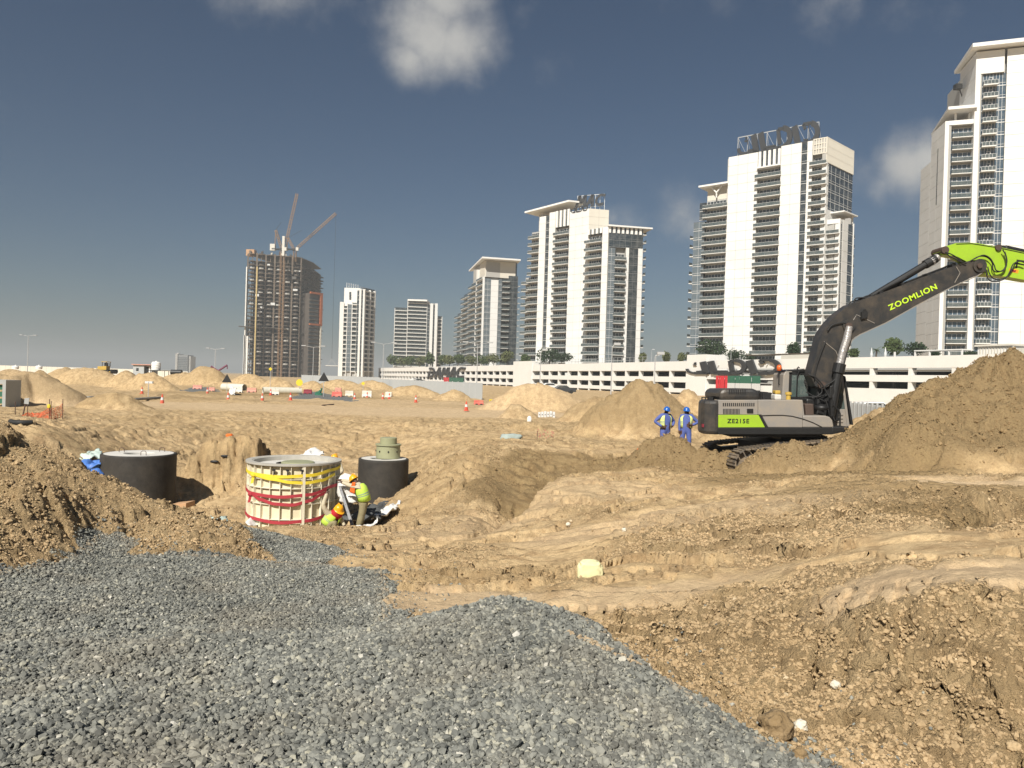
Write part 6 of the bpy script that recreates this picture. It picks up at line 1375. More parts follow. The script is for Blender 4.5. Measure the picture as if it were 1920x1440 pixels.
# undercarriage, turned and tilted
UC = Matrix.Translation((8.85, 24.35, -.06)) @ Matrix.Rotation(R(8), 4, 'Z') @ Matrix.Rotation(R(-6.5), 4, 'Y')
def uc(mb, name, mt, bevel=0, parent=EX):
    mb.v = [tuple(UC @ Vector(v)) for v in mb.v]; return mb.build(name, mt, parent, bevel=bevel)
mb = MB(); mb.box((-1.0, -.9, .35), (1.0, .9, .95)); uc(mb, 'car_body', m_exblk)
for sy in (-1.15, 1.15):
    mb = MB(); mb.box((-1.7, sy - .18, .28), (1.7, sy + .18, .72)); tf = uc(mb, 'track_frame', m_excw, .03)
    for x, r in ((-1.75, .36), (1.75, .38)):
        mb = MB(); mb.tube([(x, sy - .12, .45), (x, sy + .12, .45)], r, 20); mb.tube([(x, sy - .16, .45), (x, sy + .16, .45)], .16, 14); uc(mb, 'sprocket' if x > 0 else 'idler', m_trackm)
    for j in range(7):
        mb = MB(); x = -1.3 + j * .43; mb.tube([(x, sy - .15, .2), (x, sy + .15, .2)], .11, 12); uc(mb, 'track_roller', m_pin)
    # shoes around the loop
    loop = []; L0 = 1.75; r = .44; n = 46; per = 4 * L0 + 2 * math.pi * r
    for i in range(n):
        s = per * i / n
        if s < 2 * L0: loop.append((-L0 + s, .45 + r, 0))
        elif s < 2 * L0 + math.pi * r: a = (s - 2 * L0) / r; loop.append((L0 + r * math.sin(a), .45 + r * math.cos(a), -a))
        elif s < 4 * L0 + math.pi * r: loop.append((L0 - (s - 2 * L0 - math.pi * r), .45 - r, math.pi))
        else: a = (s - 4 * L0 - math.pi * r) / r; loop.append((-L0 - r * math.sin(a), .45 - r * math.cos(a), math.pi - a))
    tr = bpy.data.objects.new('track', None); COL.objects.link(tr); tr.parent = EX
    base_me = None
    for x, z, a in loop:
        if base_me is None:
            mb = MB(); mb.box((-.085, -.3, -.02), (.085, .3, .015)); mb.box((-.08, -.3, .015), (-.055, .3, .045)); mb.box((.02, -.3, .015), (.045, .3, .04)); mb.box((-.07, -.09, -.1), (.07, .09, -.02)); o = mb.build('track_shoe', m_trackm); base_me = o.data
        else: o = bpy.data.objects.new('track_shoe', base_me); COL.objects.link(o)
        o.parent = tr; o.matrix_local = Matrix.Translation(-EX.location) @ UC @ Matrix.Translation((x, sy, z)) @ Matrix.Rotation(-a, 4, 'Y')
# ------------------------------------------------------------------ drainage chambers in the pit
def chamber(name, x, y, zb, zt, r, label, hole):
    rt = empty(name, (x, y, zb), label, 'concrete chamber')
    mb = MB(); mb.lathe((x, y, 0), [(r, zb), (r, zb + .15), (r, zb + .6), (r, zb + 1.2), (r, zt - .08), (r, zt - .03), (r - .01, zt - .01), (r - .03, zt), (r - .09, zt)], 96); mb.build('outer_coat', m_bit, rt, smooth=True)
    mb = MB(); mb.lathe((x, y, 0), [(r - .09, zt + .002), (hole + .02, zt + .004), (hole, zt - .02), (hole, zt - .5)], 96); mb.lathe((x, y, 0), [(.001, zt - .5), (hole, zt - .5)], 40); mb.build('top_slab', m_cyconc, rt)
    return rt
LX, LY = P(255, 850, 23.0).x, 23.2
ch = chamber('manhole_chamber', LX, LY, -1.9, 2.5 - (849.5 - 693) * 23.2 / F, 1.075, 'wide black bitumen-coated concrete chamber with pale top, left of the strapped mould', .42)
for a, b_ in ((300, 1.1), (60, .7), (170, .85)):
    c = Vector((LX + .7 * math.cos(R(a)), LY + .7 * math.sin(R(a)), 2.5 - (849.5 - 693) * 23.2 / F)); mb = MB(); mb.tube([c, c + Vector((0, 0, .10)), c + Vector((.05, 0, .14)), c + Vector((.12, 0, .14)), c + Vector((.16, 0, .10)), c + Vector((.16, 0, 0))], .01, 5); mb.build('lifting_loop', m_rust, ch)
RX, RY = P(717.5, 900, 25.3).x, 25.4
rzt = 2.5 - (859.5 - 707) * 25.4 / F
ch = chamber('manhole_chamber', RX, RY, -1.8, rzt, .845, 'black bitumen-coated concrete chamber with stacked olive plastic neck, right of the workers', .44)
mb = MB(); c = Vector((P(726.5, 850, 25.3).x, 25.45, 0)); mb.lathe(c, [(.40, rzt + .004), (.41, rzt + .02), (.40, rzt + .44), (.44, rzt + .45), (.44, rzt + .49), (.30, rzt + .50)], 48); mb.build('neck_ring', m_grp, ch)
mb = MB(); mb.lathe(c, [(.30, rzt + .49), (.285, rzt + .5), (.285, rzt + .70), (.27, rzt + .71), (.001, rzt + .71)], 40); mb.build('neck_cap', m_grp, ch)
for a in range(0, 360, 45):
    q = c + Vector((.405 * math.cos(R(a + 10)), .405 * math.sin(R(a + 10)), rzt + .25)); mb = MB(); mb.box((q.x - .02, q.y - .02, q.z - .02), (q.x + .02, q.y + .02, q.z + .03)); mb.build('bolt', m_exblk, ch)
# steel mould with ribs and webbing
MX, MY, MR = P(551, 900, 21.2).x, 21.2, 1.19
mzt, mzb = 2.5 - (861.5 - 702) * 21.2 / F, -1.83
MO = empty('shutter_mould', (MX, MY, mzb), 'round cream ribbed steel mould tied with yellow and red straps in the pit', 'mould')
mb = MB(); mb.lathe((MX, MY, 0), [(MR, mzb), (MR, mzt - .04)], 96); mb.lathe((MX, MY, 0), [(MR - .01, mzt - .04), (MR - .01, mzb)], 96); mb.build('skin_plate', m_cream, MO, smooth=True)
mb = MB(); mb.lathe((MX, MY, 0), [(MR - .04, mzt - .05), (MR + .12, mzt - .05), (MR + .12, mzt), (MR - .04, mzt + .005), (MR - .10, mzt - .02), (MR - .12, mzt - .3)], 96); mb.build('top_flange', m_steelrim, MO)
mb = MB(); mb.lathe((MX, MY, 0), [(.5, mzt - .10), (MR - .10, mzt - .13)], 64); mb.build('fresh_concrete', m_cyconc, MO)
mb = MB(); mb.lathe((MX + .1, MY, 0), [(.001, mzt - .04), (.42, mzt - .05), (.46, mzt - .07), (.46, mzt - .14)], 40); mb.build('inner_cover', m_grp, MO)
for z in (mzb + .02, mzb + .42, mzb + .82, mzb + 1.25, mzt - .42):
    mb = MB(); mb.lathe((MX, MY, 0), [(MR, z), (MR + .07, z), (MR + .07, z + .018), (MR, z + .018)], 96); mb.build('ring_rib', m_creamrib, MO)
mb = MB(); mb.box((MX + MR, MY - .008, mzb), (MX + MR + .085, MY + .008, mzt - .05)); rib = mb.build('rib', m_creamrib, MO); rib.data.transform(Matrix.Translation((MX - MO.location.x, MY - MO.location.y, 0)).inverted())
mb2 = MB(); mb2.box((MX + MR, MY - .035, mzb), (MX + MR + .10, MY + .035, mzt - .05)); joint = mb2.build('joint_flange', m_creamrib, MO)
nr = 28
rib.rotation_euler.z = 0
for i in range(1, nr):
    d = rib.copy(); COL.objects.link(d); d.rotation_euler.z = 2 * math.pi * i / nr
for a in (-62, 60, 180):
    if a == -62: joint.rotation_euler.z = R(a)
    else: d = joint.copy(); COL.objects.link(d); d.rotation_euler.z = R(a)
for i in range(3):   # clamps with handles near the top
    a = R(-98 + i * 17); q = Vector((MX + (MR + .05) * math.cos(a), MY + (MR + .05) * math.sin(a), mzt - .2)); mb = MB(); mb.box((q.x - .015, q.y - .05, q.z - .1), (q.x + .015, q.y, q.z + .06)); mb.box((q.x - .04, q.y - .06, q.z + .02), (q.x + .04, q.y - .03, q.z + .06)); mb.build('clamp', m_exblk, MO)
def strap(name, label, mt, path, w=.085, parent=MO):
    """path: (angle degrees, height below the rim)"""
    vs = []; fs = []; out = []
    for i in range(len(path) - 1):
        for k in range(8):
            t_ = k / 8; t2 = t_ * t_ * (3 - 2 * t_); out.append((path[i][0] + (path[i + 1][0] - path[i][0]) * t_, path[i][1] + (path[i + 1][1] - path[i][1]) * t2))
    out.append(path[-1]); rr = MR + .092
    for a, dz in out:
        a = R(a); c = Vector((MX + rr * math.cos(a), MY + rr * math.sin(a), mzt - dz)); n_ = Vector((math.cos(a), math.sin(a), 0))
        vs += [c + Vector((0, 0, w / 2)), c - Vector((0, 0, w / 2)), c - Vector((0, 0, w / 2)) + n_ * .008, c + Vector((0, 0, w / 2)) + n_ * .008]
    n = len(out)
    for i in range(n - 1):
        b = i * 4
        for j in range(4): fs.append((b + j, b + (j + 1) % 4, b + 4 + (j + 1) % 4, b + 4 + j))
    mb = MB(); mb.add(vs, fs); o = mb.build(name, mt); tag(o, label, 'strap'); return o
strap('webbing_strap', 'upper yellow webbing strap stretched level round the cream mould', m_ystrap, [(-190, .22), (-165, .26), (-125, .31), (-90, .33), (-55, .30), (-20, .2), (20, .15), (100, .18)])
strap('webbing_strap', 'lower yellow webbing strap sagging across the front of the cream mould', m_ystrap, [(-128, .32), (-100, .40), (-75, .48), (-60, .50), (-40, .46), (-15, .34)], .08)
strap('webbing_strap', 'middle red webbing strap pulled nearly level round the cream mould', m_rstrap, [(-200, .72), (-165, .76), (-130, .84), (-90, .87), (-55, .82), (-20, .66), (20, .6), (100, .65)])
strap('webbing_strap', 'red strap hanging in a deep curve below the middle red strap', m_rstrap, [(-132, .86), (-115, .97), (-95, 1.06), (-75, 1.08), (-55, .99), (-38, .84), (-30, .78)], .085)
strap('webbing_strap', 'lowest red webbing strap near the foot of the cream mould', m_rstrap, [(-200, 1.36), (-165, 1.42), (-130, 1.5), (-90, 1.56), (-55, 1.52), (-30, 1.44), (20, 1.4)])
def knot(a, dz, mt, nm, lb):
    a = R(a); q = Vector((MX + (MR + .13) * math.cos(a), MY + (MR + .13) * math.sin(a), mzt - dz)); vs, fs = icos(2, .2, 3, (1, .6, .8)); mb = MB(); mb.add([q + v * .075 for v in vs], fs)
    mb.prism([q + Vector((-.03, 0, 0)), q + Vector((.05, 0, 0)), q + Vector((.0, 0, -.22)), q + Vector((-.07, 0, -.24))], (0, .012, 0)); o = mb.build('strap_knot', mt); tag(o, lb, 'strap knot')
knot(-127, .33, m_ystrap, '', 'yellow knotted strap end on the left front of the mould'); knot(-132, .86, m_rstrap, '', 'red knotted strap end on the left front of the mould')
# ladder leaning beside the mould
LA = empty('ladder', P(661, 990, 20.1), 'grey aluminium ladder leaning against the right side of the cream mould', 'ladder')
for dy in (0, .38):
    a, b_ = P(637, 912, 20.6 + dy * .5), P(663, 994, 19.9 + dy * .9); mb = MB(); s_ = Vector((.035, 0, 0)); d_ = Vector((0, .075, 0)); mb.hexa([b_ - s_ * 1.2, b_ + s_ * 1.2, b_ + s_ * 1.2 + d_, b_ - s_ * 1.2 + d_, a - s_, a + s_, a + s_ + d_, a - s_ + d_]); mb.build('rail', m_alu, LA)
for i in range(6):
    t_ = (i + .6) / 6; a = P(637, 912, 20.6).lerp(P(663, 994, 19.9), t_); b_ = P(637, 912, 20.79).lerp(P(663, 994, 20.24), t_); mb = MB(); mb.tube([a, b_], .02, 6); mb.build('rung', m_alu, LA)

# ------------------------------------------------------------------ people
def person(loc, J, label, cols, helmet, face, vest=None, group=None, sleeves=None, scarf=None, grip=None):
    """J: joints in metres from the feet; cols: shirt, trousers materials; one continuous skinned body"""
    rt = empty('person', loc, label, 'person', group)
    names = list(J); ed = [('pelvis', 'belly'), ('belly', 'chest'), ('chest', 'neck'), ('neck', 'head'), ('head', 'crown')]
    for s in 'lr': ed += [('chest', 'sh' + s), ('sh' + s, 'el' + s), ('el' + s, 'wr' + s), ('wr' + s, 'ha' + s), ('pelvis', 'hi' + s), ('hi' + s, 'kn' + s), ('kn' + s, 'an' + s), ('an' + s, 'to' + s)]
    rad = dict(pelvis=(.175, .135), belly=(.170, .130), chest=(.190, .135), neck=(.060, .060), head=(.080, .088), crown=(.060, .068))
    for s in 'lr': rad.update({'sh' + s: (.085, .085), 'el' + s: (.066, .066), 'wr' + s: (.046, .046), 'ha' + s: (.040, .026), 'hi' + s: (.118, .118), 'kn' + s: (.092, .092), 'an' + s: (.074, .074), 'to' + s: (.045, .035)})
    me = bpy.data.meshes.new('body'); idx = {n: i for i, n in enumerate(names)}
    me.from_pydata([J[n] for n in names], [(idx[a], idx[b]) for a, b in ed], []); o = bpy.data.objects.new('body', me); COL.objects.link(o)
    o.modifiers.new('skin', 'SKIN'); sv = me.skin_vertices[0].data
    for n in names: sv[idx[n]].radius = rad[n]; sv[idx[n]].use_root = (n == 'pelvis')
    ss = o.modifiers.new('ss', 'SUBSURF'); ss.levels = 2; ss.render_levels = 2
    bpy.context.view_layer.update(); m2 = bpy.data.meshes.new_from_object(o.evaluated_get(bpy.context.evaluated_depsgraph_get())); bpy.data.objects.remove(o)
    shirt, trous = cols; mats = [m_skin, shirt, trous, m_boot, sleeves or shirt]
    def reg(a, b):
        if 'head' in (a, b) or 'neck' in (a, b) and 'chest' not in (a, b): return 0
        if a[:2] == 'wr': return 0
        if a[:2] == 'sh' or a[:2] == 'el': return 4
        if a[:2] in ('hi', 'kn') : return 2
        if a[:2] == 'an': return 3
        if a == 'pelvis': return 1 if b == 'belly' else 2
        return 1
    segs = [(Vector(J[a]), Vector(J[b]), reg(a, b)) for a, b in ed]
    vs = [v.co.copy() for v in m2.vertices]; fs = [tuple(p.vertices) for p in m2.polygons]; ms = []
    for p in m2.polygons:
        c = p.center; best = None
        for a, b, r_ in segs:
            d = b - a; t_ = max(0, min(1, (c - a).dot(d) / max(d.length_squared, 1e-9))); q = (c - (a + d * t_)).length
            if best is None or q < best[0]: best = (q, r_)
        ms.append(best[1])
    # cloth folds
    for i, v in enumerate(vs): vs[i] = v + Vector((mnoise.noise(v * 9), mnoise.noise(v * 9 + Vector((5, 0, 0))), 0)) * .012 * (1 if v.z < J['neck'][2] - .03 else 0)
    mb = MB(); mb.v = [tuple(v) for v in vs]; mb.f = fs; mb.m = ms
    # face: nose, ears, brows and jaw, hands with fingers, all in the body mesh
    mb.cur = 0; fd = Vector(face).normalized(); hc = Vector(J['head']).lerp(Vector(J['crown']), .35); side = fd.cross(Vector((0, 0, 1))).normalized()
    e, g_ = icos(2, 0, 1, (1, 1, 1)); mb.add([hc + Vector((v.x * .078, v.y * .088, v.z * .112)) - Vector((0, 0, .01)) for v in e], g_)
    mb.add([hc + fd * .082 + Vector((0, 0, .02)), hc + fd * .083 + side * .014 + Vector((0, 0, -.022)), hc + fd * .083 - side * .014 + Vector((0, 0, -.022)), hc + fd * .108 + Vector((0, 0, -.018))], [(0, 1, 3), (0, 3, 2), (1, 2, 3)])
    for s_ in (-1, 1): mb.add([hc + side * s_ * .078 + v * .022 for v in e], g_)
    mb.cur = 3
    for s_ in (-1, 1): mb.add([hc + fd * .078 + side * s_ * .03 + Vector((0, 0, .012)) + v * .010 for v in e], g_)
    mb.add([hc + fd * .080 + Vector((0, 0, -.05)) + Vector((side.x * v.x * .022, side.y * v.x * .022, v.z * .005)) + fd * v.y * .005 for v in e], g_)
    mb.cur = 0
    for s in 'lr':
        w, h = Vector(J['wr' + s]), Vector(J['ha' + s]); d = (h - w).normalized(); n_ = d.cross(fd) if abs(d.dot(fd)) < .9 else d.cross(Vector((0, 0, 1))); n_.normalize(); u = n_.cross(d)
        for i in range(4):
            b0 = h + n_ * (i - 1.5) * .018 - d * .01; l = (.075, .085, .08, .062)[i]; mb.tube([b0, b0 + d * l * .5 + u * .006, b0 + d * l * .8 + u * .024, b0 + d * l * .9 + u * .04], [.0095, .009, .008, .007], 6)
        b0 = w + d * .03 + n_ * .03; mb.tube([b0, b0 + n_ * .02 + d * .03, b0 + n_ * .022 + d * .058 + u * .01], [.012, .011, .008], 6)
    off = rt.location; mb.v = [tuple(Vector(v) + off) for v in mb.v]; mb.build('body', mats, rt, smooth=True)
    # helmet
    hd = (Vector(J['crown']) - Vector(J['head'])).normalized(); top = Vector(J['crown']) + off; q = Vector((0, 0, 1)).rotation_difference(hd)
    mb = MB(); k = []
    prof = [(.145, -.035), (.125, -.030), (.118, .0), (.108, .05), (.08, .09), (.04, .108), (.001, .112)]
    for r_, z in prof:
        for j in range(24):
            a = 2 * math.pi * j / 24; v = Vector((r_ * math.cos(a), r_ * math.sin(a) * 1.0, z)); ff = v.normalized().dot(fd) if v.length > 0 else 0
            if z < -.028 and r_ > .13: v += fd * max(0, ff) * .045 - v.normalized() * .012 * (1 - max(0, ff))
            k.append(top - hd * .035 + q @ v)
    mb.add(k, [(i * 24 + j, i * 24 + (j + 1) % 24, (i + 1) * 24 + (j + 1) % 24, (i + 1) * 24 + j) for i in range(len(prof) - 1) for j in range(24)]); he = mb.build('helmet', helmet, rt, smooth=True)
    mb = MB(); s0 = [top - hd * .035 + q @ (fd * (.118 * math.cos(R(a))) + Vector((0, 0, .114 * math.sin(R(a))))) for a in range(20, 161, 20)]; mb.tube(s0, .010, 5); mb.build('helmet_ridge', helmet, he)
    if vest:
        mv, gap, r0, r1, z0, z1 = vest
        bl, chs = Vector(J['belly']), Vector(J['chest']); pe, nk = Vector(J['pelvis']), Vector(J['neck'])
        ax = [pe.lerp(bl, .3 + z0), bl.lerp(chs, .1), bl.lerp(chs, .6), chs, chs.lerp(nk, .45), chs.lerp(nk, .62)]; rr = [(.215, .175), (.212, .172), (.225, .178), (.23, .175), (.19, .15), (.12, .10)]
        mb = MB(); vs_ = []; m_ = 26; sh_ax = (Vector(J['shr']) - Vector(J['shl'])); sh_ax.normalize()
        for i, (c, (rx, ry)) in enumerate(zip(ax, rr)):
            d = (ax[min(i + 1, 5)] - ax[max(i - 1, 0)]).normalized(); x_ = (sh_ax - d * sh_ax.dot(d)).normalized(); y_ = d.cross(x_)
            if y_.dot(fd) < 0: y_ = -y_
            for j in range(m_ + 1):
                a = R(90) + gap + (2 * math.pi - 2 * gap) * j / m_; vs_.append(c + off + x_ * math.cos(a) * rx + y_ * math.sin(a) * ry)
        fs_ = [(i * (m_ + 1) + j, i * (m_ + 1) + j + 1, (i + 1) * (m_ + 1) + j + 1, (i + 1) * (m_ + 1) + j) for i in range(5) for j in range(m_) if not (i in (3, 4) and False)]
        mb.add(vs_, fs_); ve = mb.build('vest', mv, rt, smooth=True); so = ve.modifiers.new('thick', 'SOLIDIFY'); so.thickness = .008
        for t0, t1 in ((.15, .32), (.55, .72)):
            mb = MB(); i = 1; lo = vs_[i * (m_ + 1):(i + 1) * (m_ + 1)]; hi = vs_[(i + 1) * (m_ + 1):(i + 2) * (m_ + 1)]; cc = (bl + chs) / 2 + off
            A_ = [a.lerp(b, t0) for a, b in zip(lo, hi)]; B_ = [a.lerp(b, t1) for a, b in zip(lo, hi)]; A_ = [cc.lerp(v, 1.035) if False else v + (v - cc).normalized() * .012 for v in A_]; B_ = [v + (v - cc).normalized() * .012 for v in B_]
            mb.add(A_ + B_, [(j, j + 1, m_ + 2 + j, m_ + 1 + j) for j in range(m_)]); mb.build('reflective_band', m_grstripe, ve)
    if scarf:
        vs2, fs2 = icos(2, .16, 4, (1, 1, 1)); mb = MB(); c = Vector(J['neck']).lerp(Vector(J['chest']), .35) + off; mb.add([c + Vector((v.x * scarf[0], v.y * scarf[1], v.z * scarf[2])) for v in vs2], fs2); mb.build('scarf', m_scarf, rt, smooth=True)
    return rt
def base(lean=(0, 0)):
    J = dict(pelvis=(0, 0, .95), belly=(0, 0, 1.12), chest=(0, 0, 1.34), neck=(0, 0, 1.50), head=(0, -.01, 1.585), crown=(0, -.01, 1.67),
             shl=(-.185, 0, 1.42), ell=(-.24, 0, 1.15), wrl=(-.25, -.04, .90), hal=(-.25, -.06, .82), shr=(.185, 0, 1.42), elr=(.24, 0, 1.15), wrr=(.25, -.04, .90), har=(.25, -.06, .82),
             hil=(-.10, 0, .88), knl=(-.115, -.02, .49), anl=(-.13, .02, .09), tol=(-.15, -.13, .04), hir=(.10, 0, .88), knr=(.115, -.02, .49), anr=(.13, .02, .09), tor=(.15, -.13, .04))
    return J
def turn(J, a):
    c, s_ = math.cos(R(a)), math.sin(R(a)); return {k: (v[0] * c - v[1] * s_, v[0] * s_ + v[1] * c, v[2]) for k, v in J.items()}
p = P(1246, 850, 27.0); gz = hz(p.x, 27.0)
J = base(); J.update(ell=(-.42, .06, 1.20), wrl=(-.24, -.10, 1.05), hal=(-.17, -.13, 1.02), elr=(.40, .06, 1.20), wrr=(.25, -.08, 1.04), har=(.18, -.12, 1.02), head=(.02, -.02, 1.585), crown=(.035, -.03, 1.67))
J = turn(J, 22)
person((p.x, 27.0, gz), J, 'worker in blue coveralls and blue helmet with both hands on hips, left of his mate', (m_cover, m_cover), m_helb, (.55, -1, -.1), (m_vesty, .62, 0, 0, 0, 0), 'blue coverall workers standing beside the excavator')
p = P(1285, 850, 27.1); gz2 = hz(p.x, 27.1)
J = base(); J.update(ell=(-.25, .02, 1.15), wrl=(-.26, -.06, .90), hal=(-.25, -.09, .82), elr=(.42, .03, 1.19), wrr=(.20, -.14, 1.10), har=(.12, -.17, 1.10), knl=(-.15, -.03, .49), anl=(-.18, .02, .09), tol=(-.21, -.13, .04))
J.update(ell=(-.23, .0, 1.14), wrl=(-.235, -.03, .88), hal=(-.23, -.05, .80), hil=(-.10, 0, .88), shl=(-.18, .01, 1.40)); J = turn(J, -8)
person((p.x, 27.1, gz2), J, 'worker in blue coveralls and blue helmet with one arm down, nearest the excavator tail', (m_cover, m_cover), m_helb, (.1, -1, -.15), (m_vesty, .62, 0, 0, 0, 0), 'blue coverall workers standing beside the excavator')
# pit workers
g0 = P(672, 992, 20.3); zf = hz(g0.x, 20.3)
J = dict(pelvis=(.13, .02, .86), belly=(.12, .0, 1.0), chest=(.03, .0, 1.20), neck=(-.08, .02, 1.35), head=(-.155, .05, 1.42), crown=(-.21, .07, 1.50),
         shl=(-.10, .16, 1.30), ell=(-.34, .20, 1.36), wrl=(-.54, .18, 1.40), hal=(-.61, .18, 1.41), shr=(.03, -.15, 1.29), elr=(-.20, -.18, 1.31), wrr=(-.44, -.10, 1.38), har=(-.51, -.08, 1.39),
         hil=(.12, .09, .80), knl=(.06, .10, .44), anl=(.02, .12, .08), tol=(-.12, .12, .04), hir=(.14, -.09, .80), knr=(.08, -.12, .44), anr=(-.02, -.12, .08), tor=(-.16, -.12, .04))
person((g0.x, 20.3, zf), J, 'worker in green hi-vis vest and yellow helmet leaning on the mould with outstretched arms', (m_beige, m_khaki), m_hely, (-1, .25, -.35), (m_vest, .25, 0, 0, 0, 0), None, m_beige)
g1 = P(622, 990, 19.55); zf1 = hz(g1.x, 19.55)
J = dict(pelvis=(-.12, .0, .28), belly=(-.06, .0, .39), chest=(.04, .0, .52), neck=(.13, -.02, .63), head=(.17, -.04, .70), crown=(.20, -.07, .78),
         shl=(-.08, -.12, .60), ell=(-.20, -.20, .84), wrl=(-.12, -.14, 1.14), hal=(-.11, -.12, 1.22), shr=(.12, .12, .56), elr=(.22, .16, .40), wrr=(.30, .10, .28), har=(.34, .08, .22),
         hil=(-.14, -.10, .26), knl=(.14, -.16, .42), anl=(.02, -.16, .08), tol=(.16, -.16, .04), hir=(-.14, .10, .26), knr=(.12, .16, .40), anr=(.02, .16, .08), tor=(.16, .16, .04))
person((g1.x, 19.55, zf1 + .02), J, 'crouching worker in red scarf and yellow helmet at the foot of the cream mould', (m_beige, m_khaki), m_hely, (.7, -.55, -.5), (m_vest, .3, 0, 0, 0, 0), None, m_beige, (.17, .16, .14))
g2 = P(626, 900, 24.0); zf2 = hz(g2.x, 24.0)
J = base(); J.update(elr=(.28, -.10, 1.18), wrr=(.18, -.32, 1.15), har=(.15, -.4, 1.16), ell=(-.28, -.10, 1.18), wrl=(-.18, -.32, 1.15), hal=(-.15, -.4, 1.16))
person((g2.x, 24.0, 2.5 - (850.5 - 704) * 24 / F - 1.76), J, 'worker behind the cream mould of whom only the yellow helmet top shows', (m_beige, m_khaki), m_hely, (-.8, -.6, -.5), (m_vest, .4, 0, 0, 0, 0))
# orange cloth hanging by the leaning worker, sacks and sheets in the pit
def drape(name, pts3, label, cat, mt, thick=.03, rough_=.03, n=14, seed=1, group=None, sag=0.0, lift=.02):
    """a crumpled sheet between four corners"""
    a, b_, c, d = [Vector(q) for q in pts3]; vs = []; r_ = random.Random(seed)
    for i in range(n + 1):
        for j in range(n + 1):
            u, v = i / n, j / n; p = (a.lerp(b_, u)).lerp(d.lerp(c, u), v); eu = 4 * u * (1 - u); ev = 4 * v * (1 - v)
            w = Vector((mnoise.noise(p * 3.1 + Vector((seed, 0, 0))), mnoise.noise(p * 3.1 + Vector((0, seed, 0))), mnoise.noise(p * 4.3 + Vector((0, 0, seed))))) * rough_ * 2.2 + Vector((0, 0, mnoise.noise(p * 9))) * rough_
            vs.append(p + w + Vector((0, 0, lift + sag * eu * ev)))
    mb = MB(); mb.add(vs, [(i * (n + 1) + j, i * (n + 1) + j + 1, (i + 1) * (n + 1) + j + 1, (i + 1) * (n + 1) + j) for i in range(n) for j in range(n)]); o = mb.build(name, mt, smooth=True); so = o.modifiers.new('thick', 'SOLIDIFY'); so.thickness = thick; so.offset = 1
    return tag(o, label, cat, group)
def sack(name, c, r, label, cat, mt, seed=1, jit=.16, rz=0.0, sub=3, group=None, pw=.7):
    vs, fs = icos(sub, jit, seed); q = Matrix.Rotation(rz, 3, 'Z'); out = []
    for v in vs:
        w = Vector((math.copysign(abs(v.x) ** pw, v.x) * r[0], math.copysign(abs(v.y) ** pw, v.y) * r[1], math.copysign(abs(v.z) ** pw, v.z) * r[2])); w = w * (1 + .10 * mnoise.noise(v * 3.2 + Vector((seed, 0, 0))) + .05 * mnoise.noise(v * 8)); w.z = max(w.z, -r[2] * .75); out.append(Vector(c) + q @ w)
    mb = MB(); mb.add(out, fs); return tag(mb.build(name, mt, smooth=True), label, cat, group)
def onz(px, py, Y, dz=0): p = P(px, py, Y); return Vector((p.x, Y, (surf_z(p.x, Y) if Y < 60 else hz(p.x, Y)) + dz))
drape('hanging_cloth', [P(661, 905, 20.05), P(667, 905, 20.05), P(665, 927, 20.1), P(656, 924, 20.1)], 'bright orange cloth hanging in front of the leaning worker', 'cloth', m_orangec, .01, .01, 8, 3)
sack('jumbo_bag', P(651, 913, 20.95), (.27, .22, .37), 'big crumpled white bulk bag standing behind the leaning worker', 'bulk bag', m_whitesack, 5, .12)
sack('jumbo_bag', P(657, 934, 20.9) , (.30, .25, .13), 'flattened white bulk bag under the bigger white one', 'bulk bag', m_whitesack, 8, .2)
drape('geotextile_sheet', [P(700, 975, 20.6), P(716, 958, 22.0), P(752, 941, 23.4), P(742, 957, 21.8)], 'white geotextile sheet edge lying up the bank right of the workers', 'sheet', m_whitesack, .02, .06, 16, 4)
drape('geotextile_sheet', [P(664, 994, 19.8), P(690, 984, 20.3), P(706, 972, 20.7), P(688, 994, 19.7)], 'white geotextile sheet lying flat at the leaning worker\'s feet', 'sheet', m_whitesack, .02, .05, 14, 9)
o = drape('bedding_gravel', [P(640, 975, 20.8), P(700, 950, 23.2), P(735, 945, 24.2), P(712, 978, 20.6)], 'dark grey gravel bed between the mould and the necked chamber', 'gravel', m_wetgrav, .05, .06, 20, 12, sag=.05)
del o['category']; del o['label']; o['kind'] = 'stuff'
drape('geotextile_sheet', [P(462, 985, 19.8), P(480, 992, 19.7), P(488, 985, 20.2), P(466, 972, 20.6)], 'scrap of white sheet poking out at the left foot of the mould', 'sheet', m_whitesack, .02, .06, 8, 19)
drape('white_fabric', [P(559, 853, 24.6), P(584, 858, 24.2), P(604, 852, 24.6), P(600, 841, 25.2)], 'white fabric lying on the pit slope just behind the cream mould', 'sheet', m_whitesack, .03, .07, 14, 21)
drape('cement_sack', [P(390, 972, 18.4), P(398, 990, 17.6), P(429, 989, 17.7), P(428, 969, 18.6)], 'empty white and teal printed sack on the pit edge left of the mould', 'sack', m_tealsack, .03, .06, 14, 7)
drape('blue_tarpaulin', [P(146, 880, 22.2), P(152, 868, 23.0), P(192, 868, 23.2), P(190, 876, 22.4)], 'bright blue tarpaulin strip behind the wide black chamber', 'tarpaulin', m_bluetarp, .03, .08, 14, 3)
drape('blue_tarpaulin', [P(165, 890, 20.6), P(172, 884, 21.2), P(192, 890, 21.4), P(188, 896, 20.8)], 'small blue tarpaulin scrap low beside the black chamber', 'tarpaulin', m_bluetarp, .03, .06, 10, 5)
drape('plastic_sheet', [P(149, 862, 23.2), P(158, 850, 24.2), P(192, 852, 24.4), P(190, 858, 23.6)], 'pale greenish plastic sheet above the blue tarpaulin', 'sheet', m_tealsack, .03, .08, 14, 6)
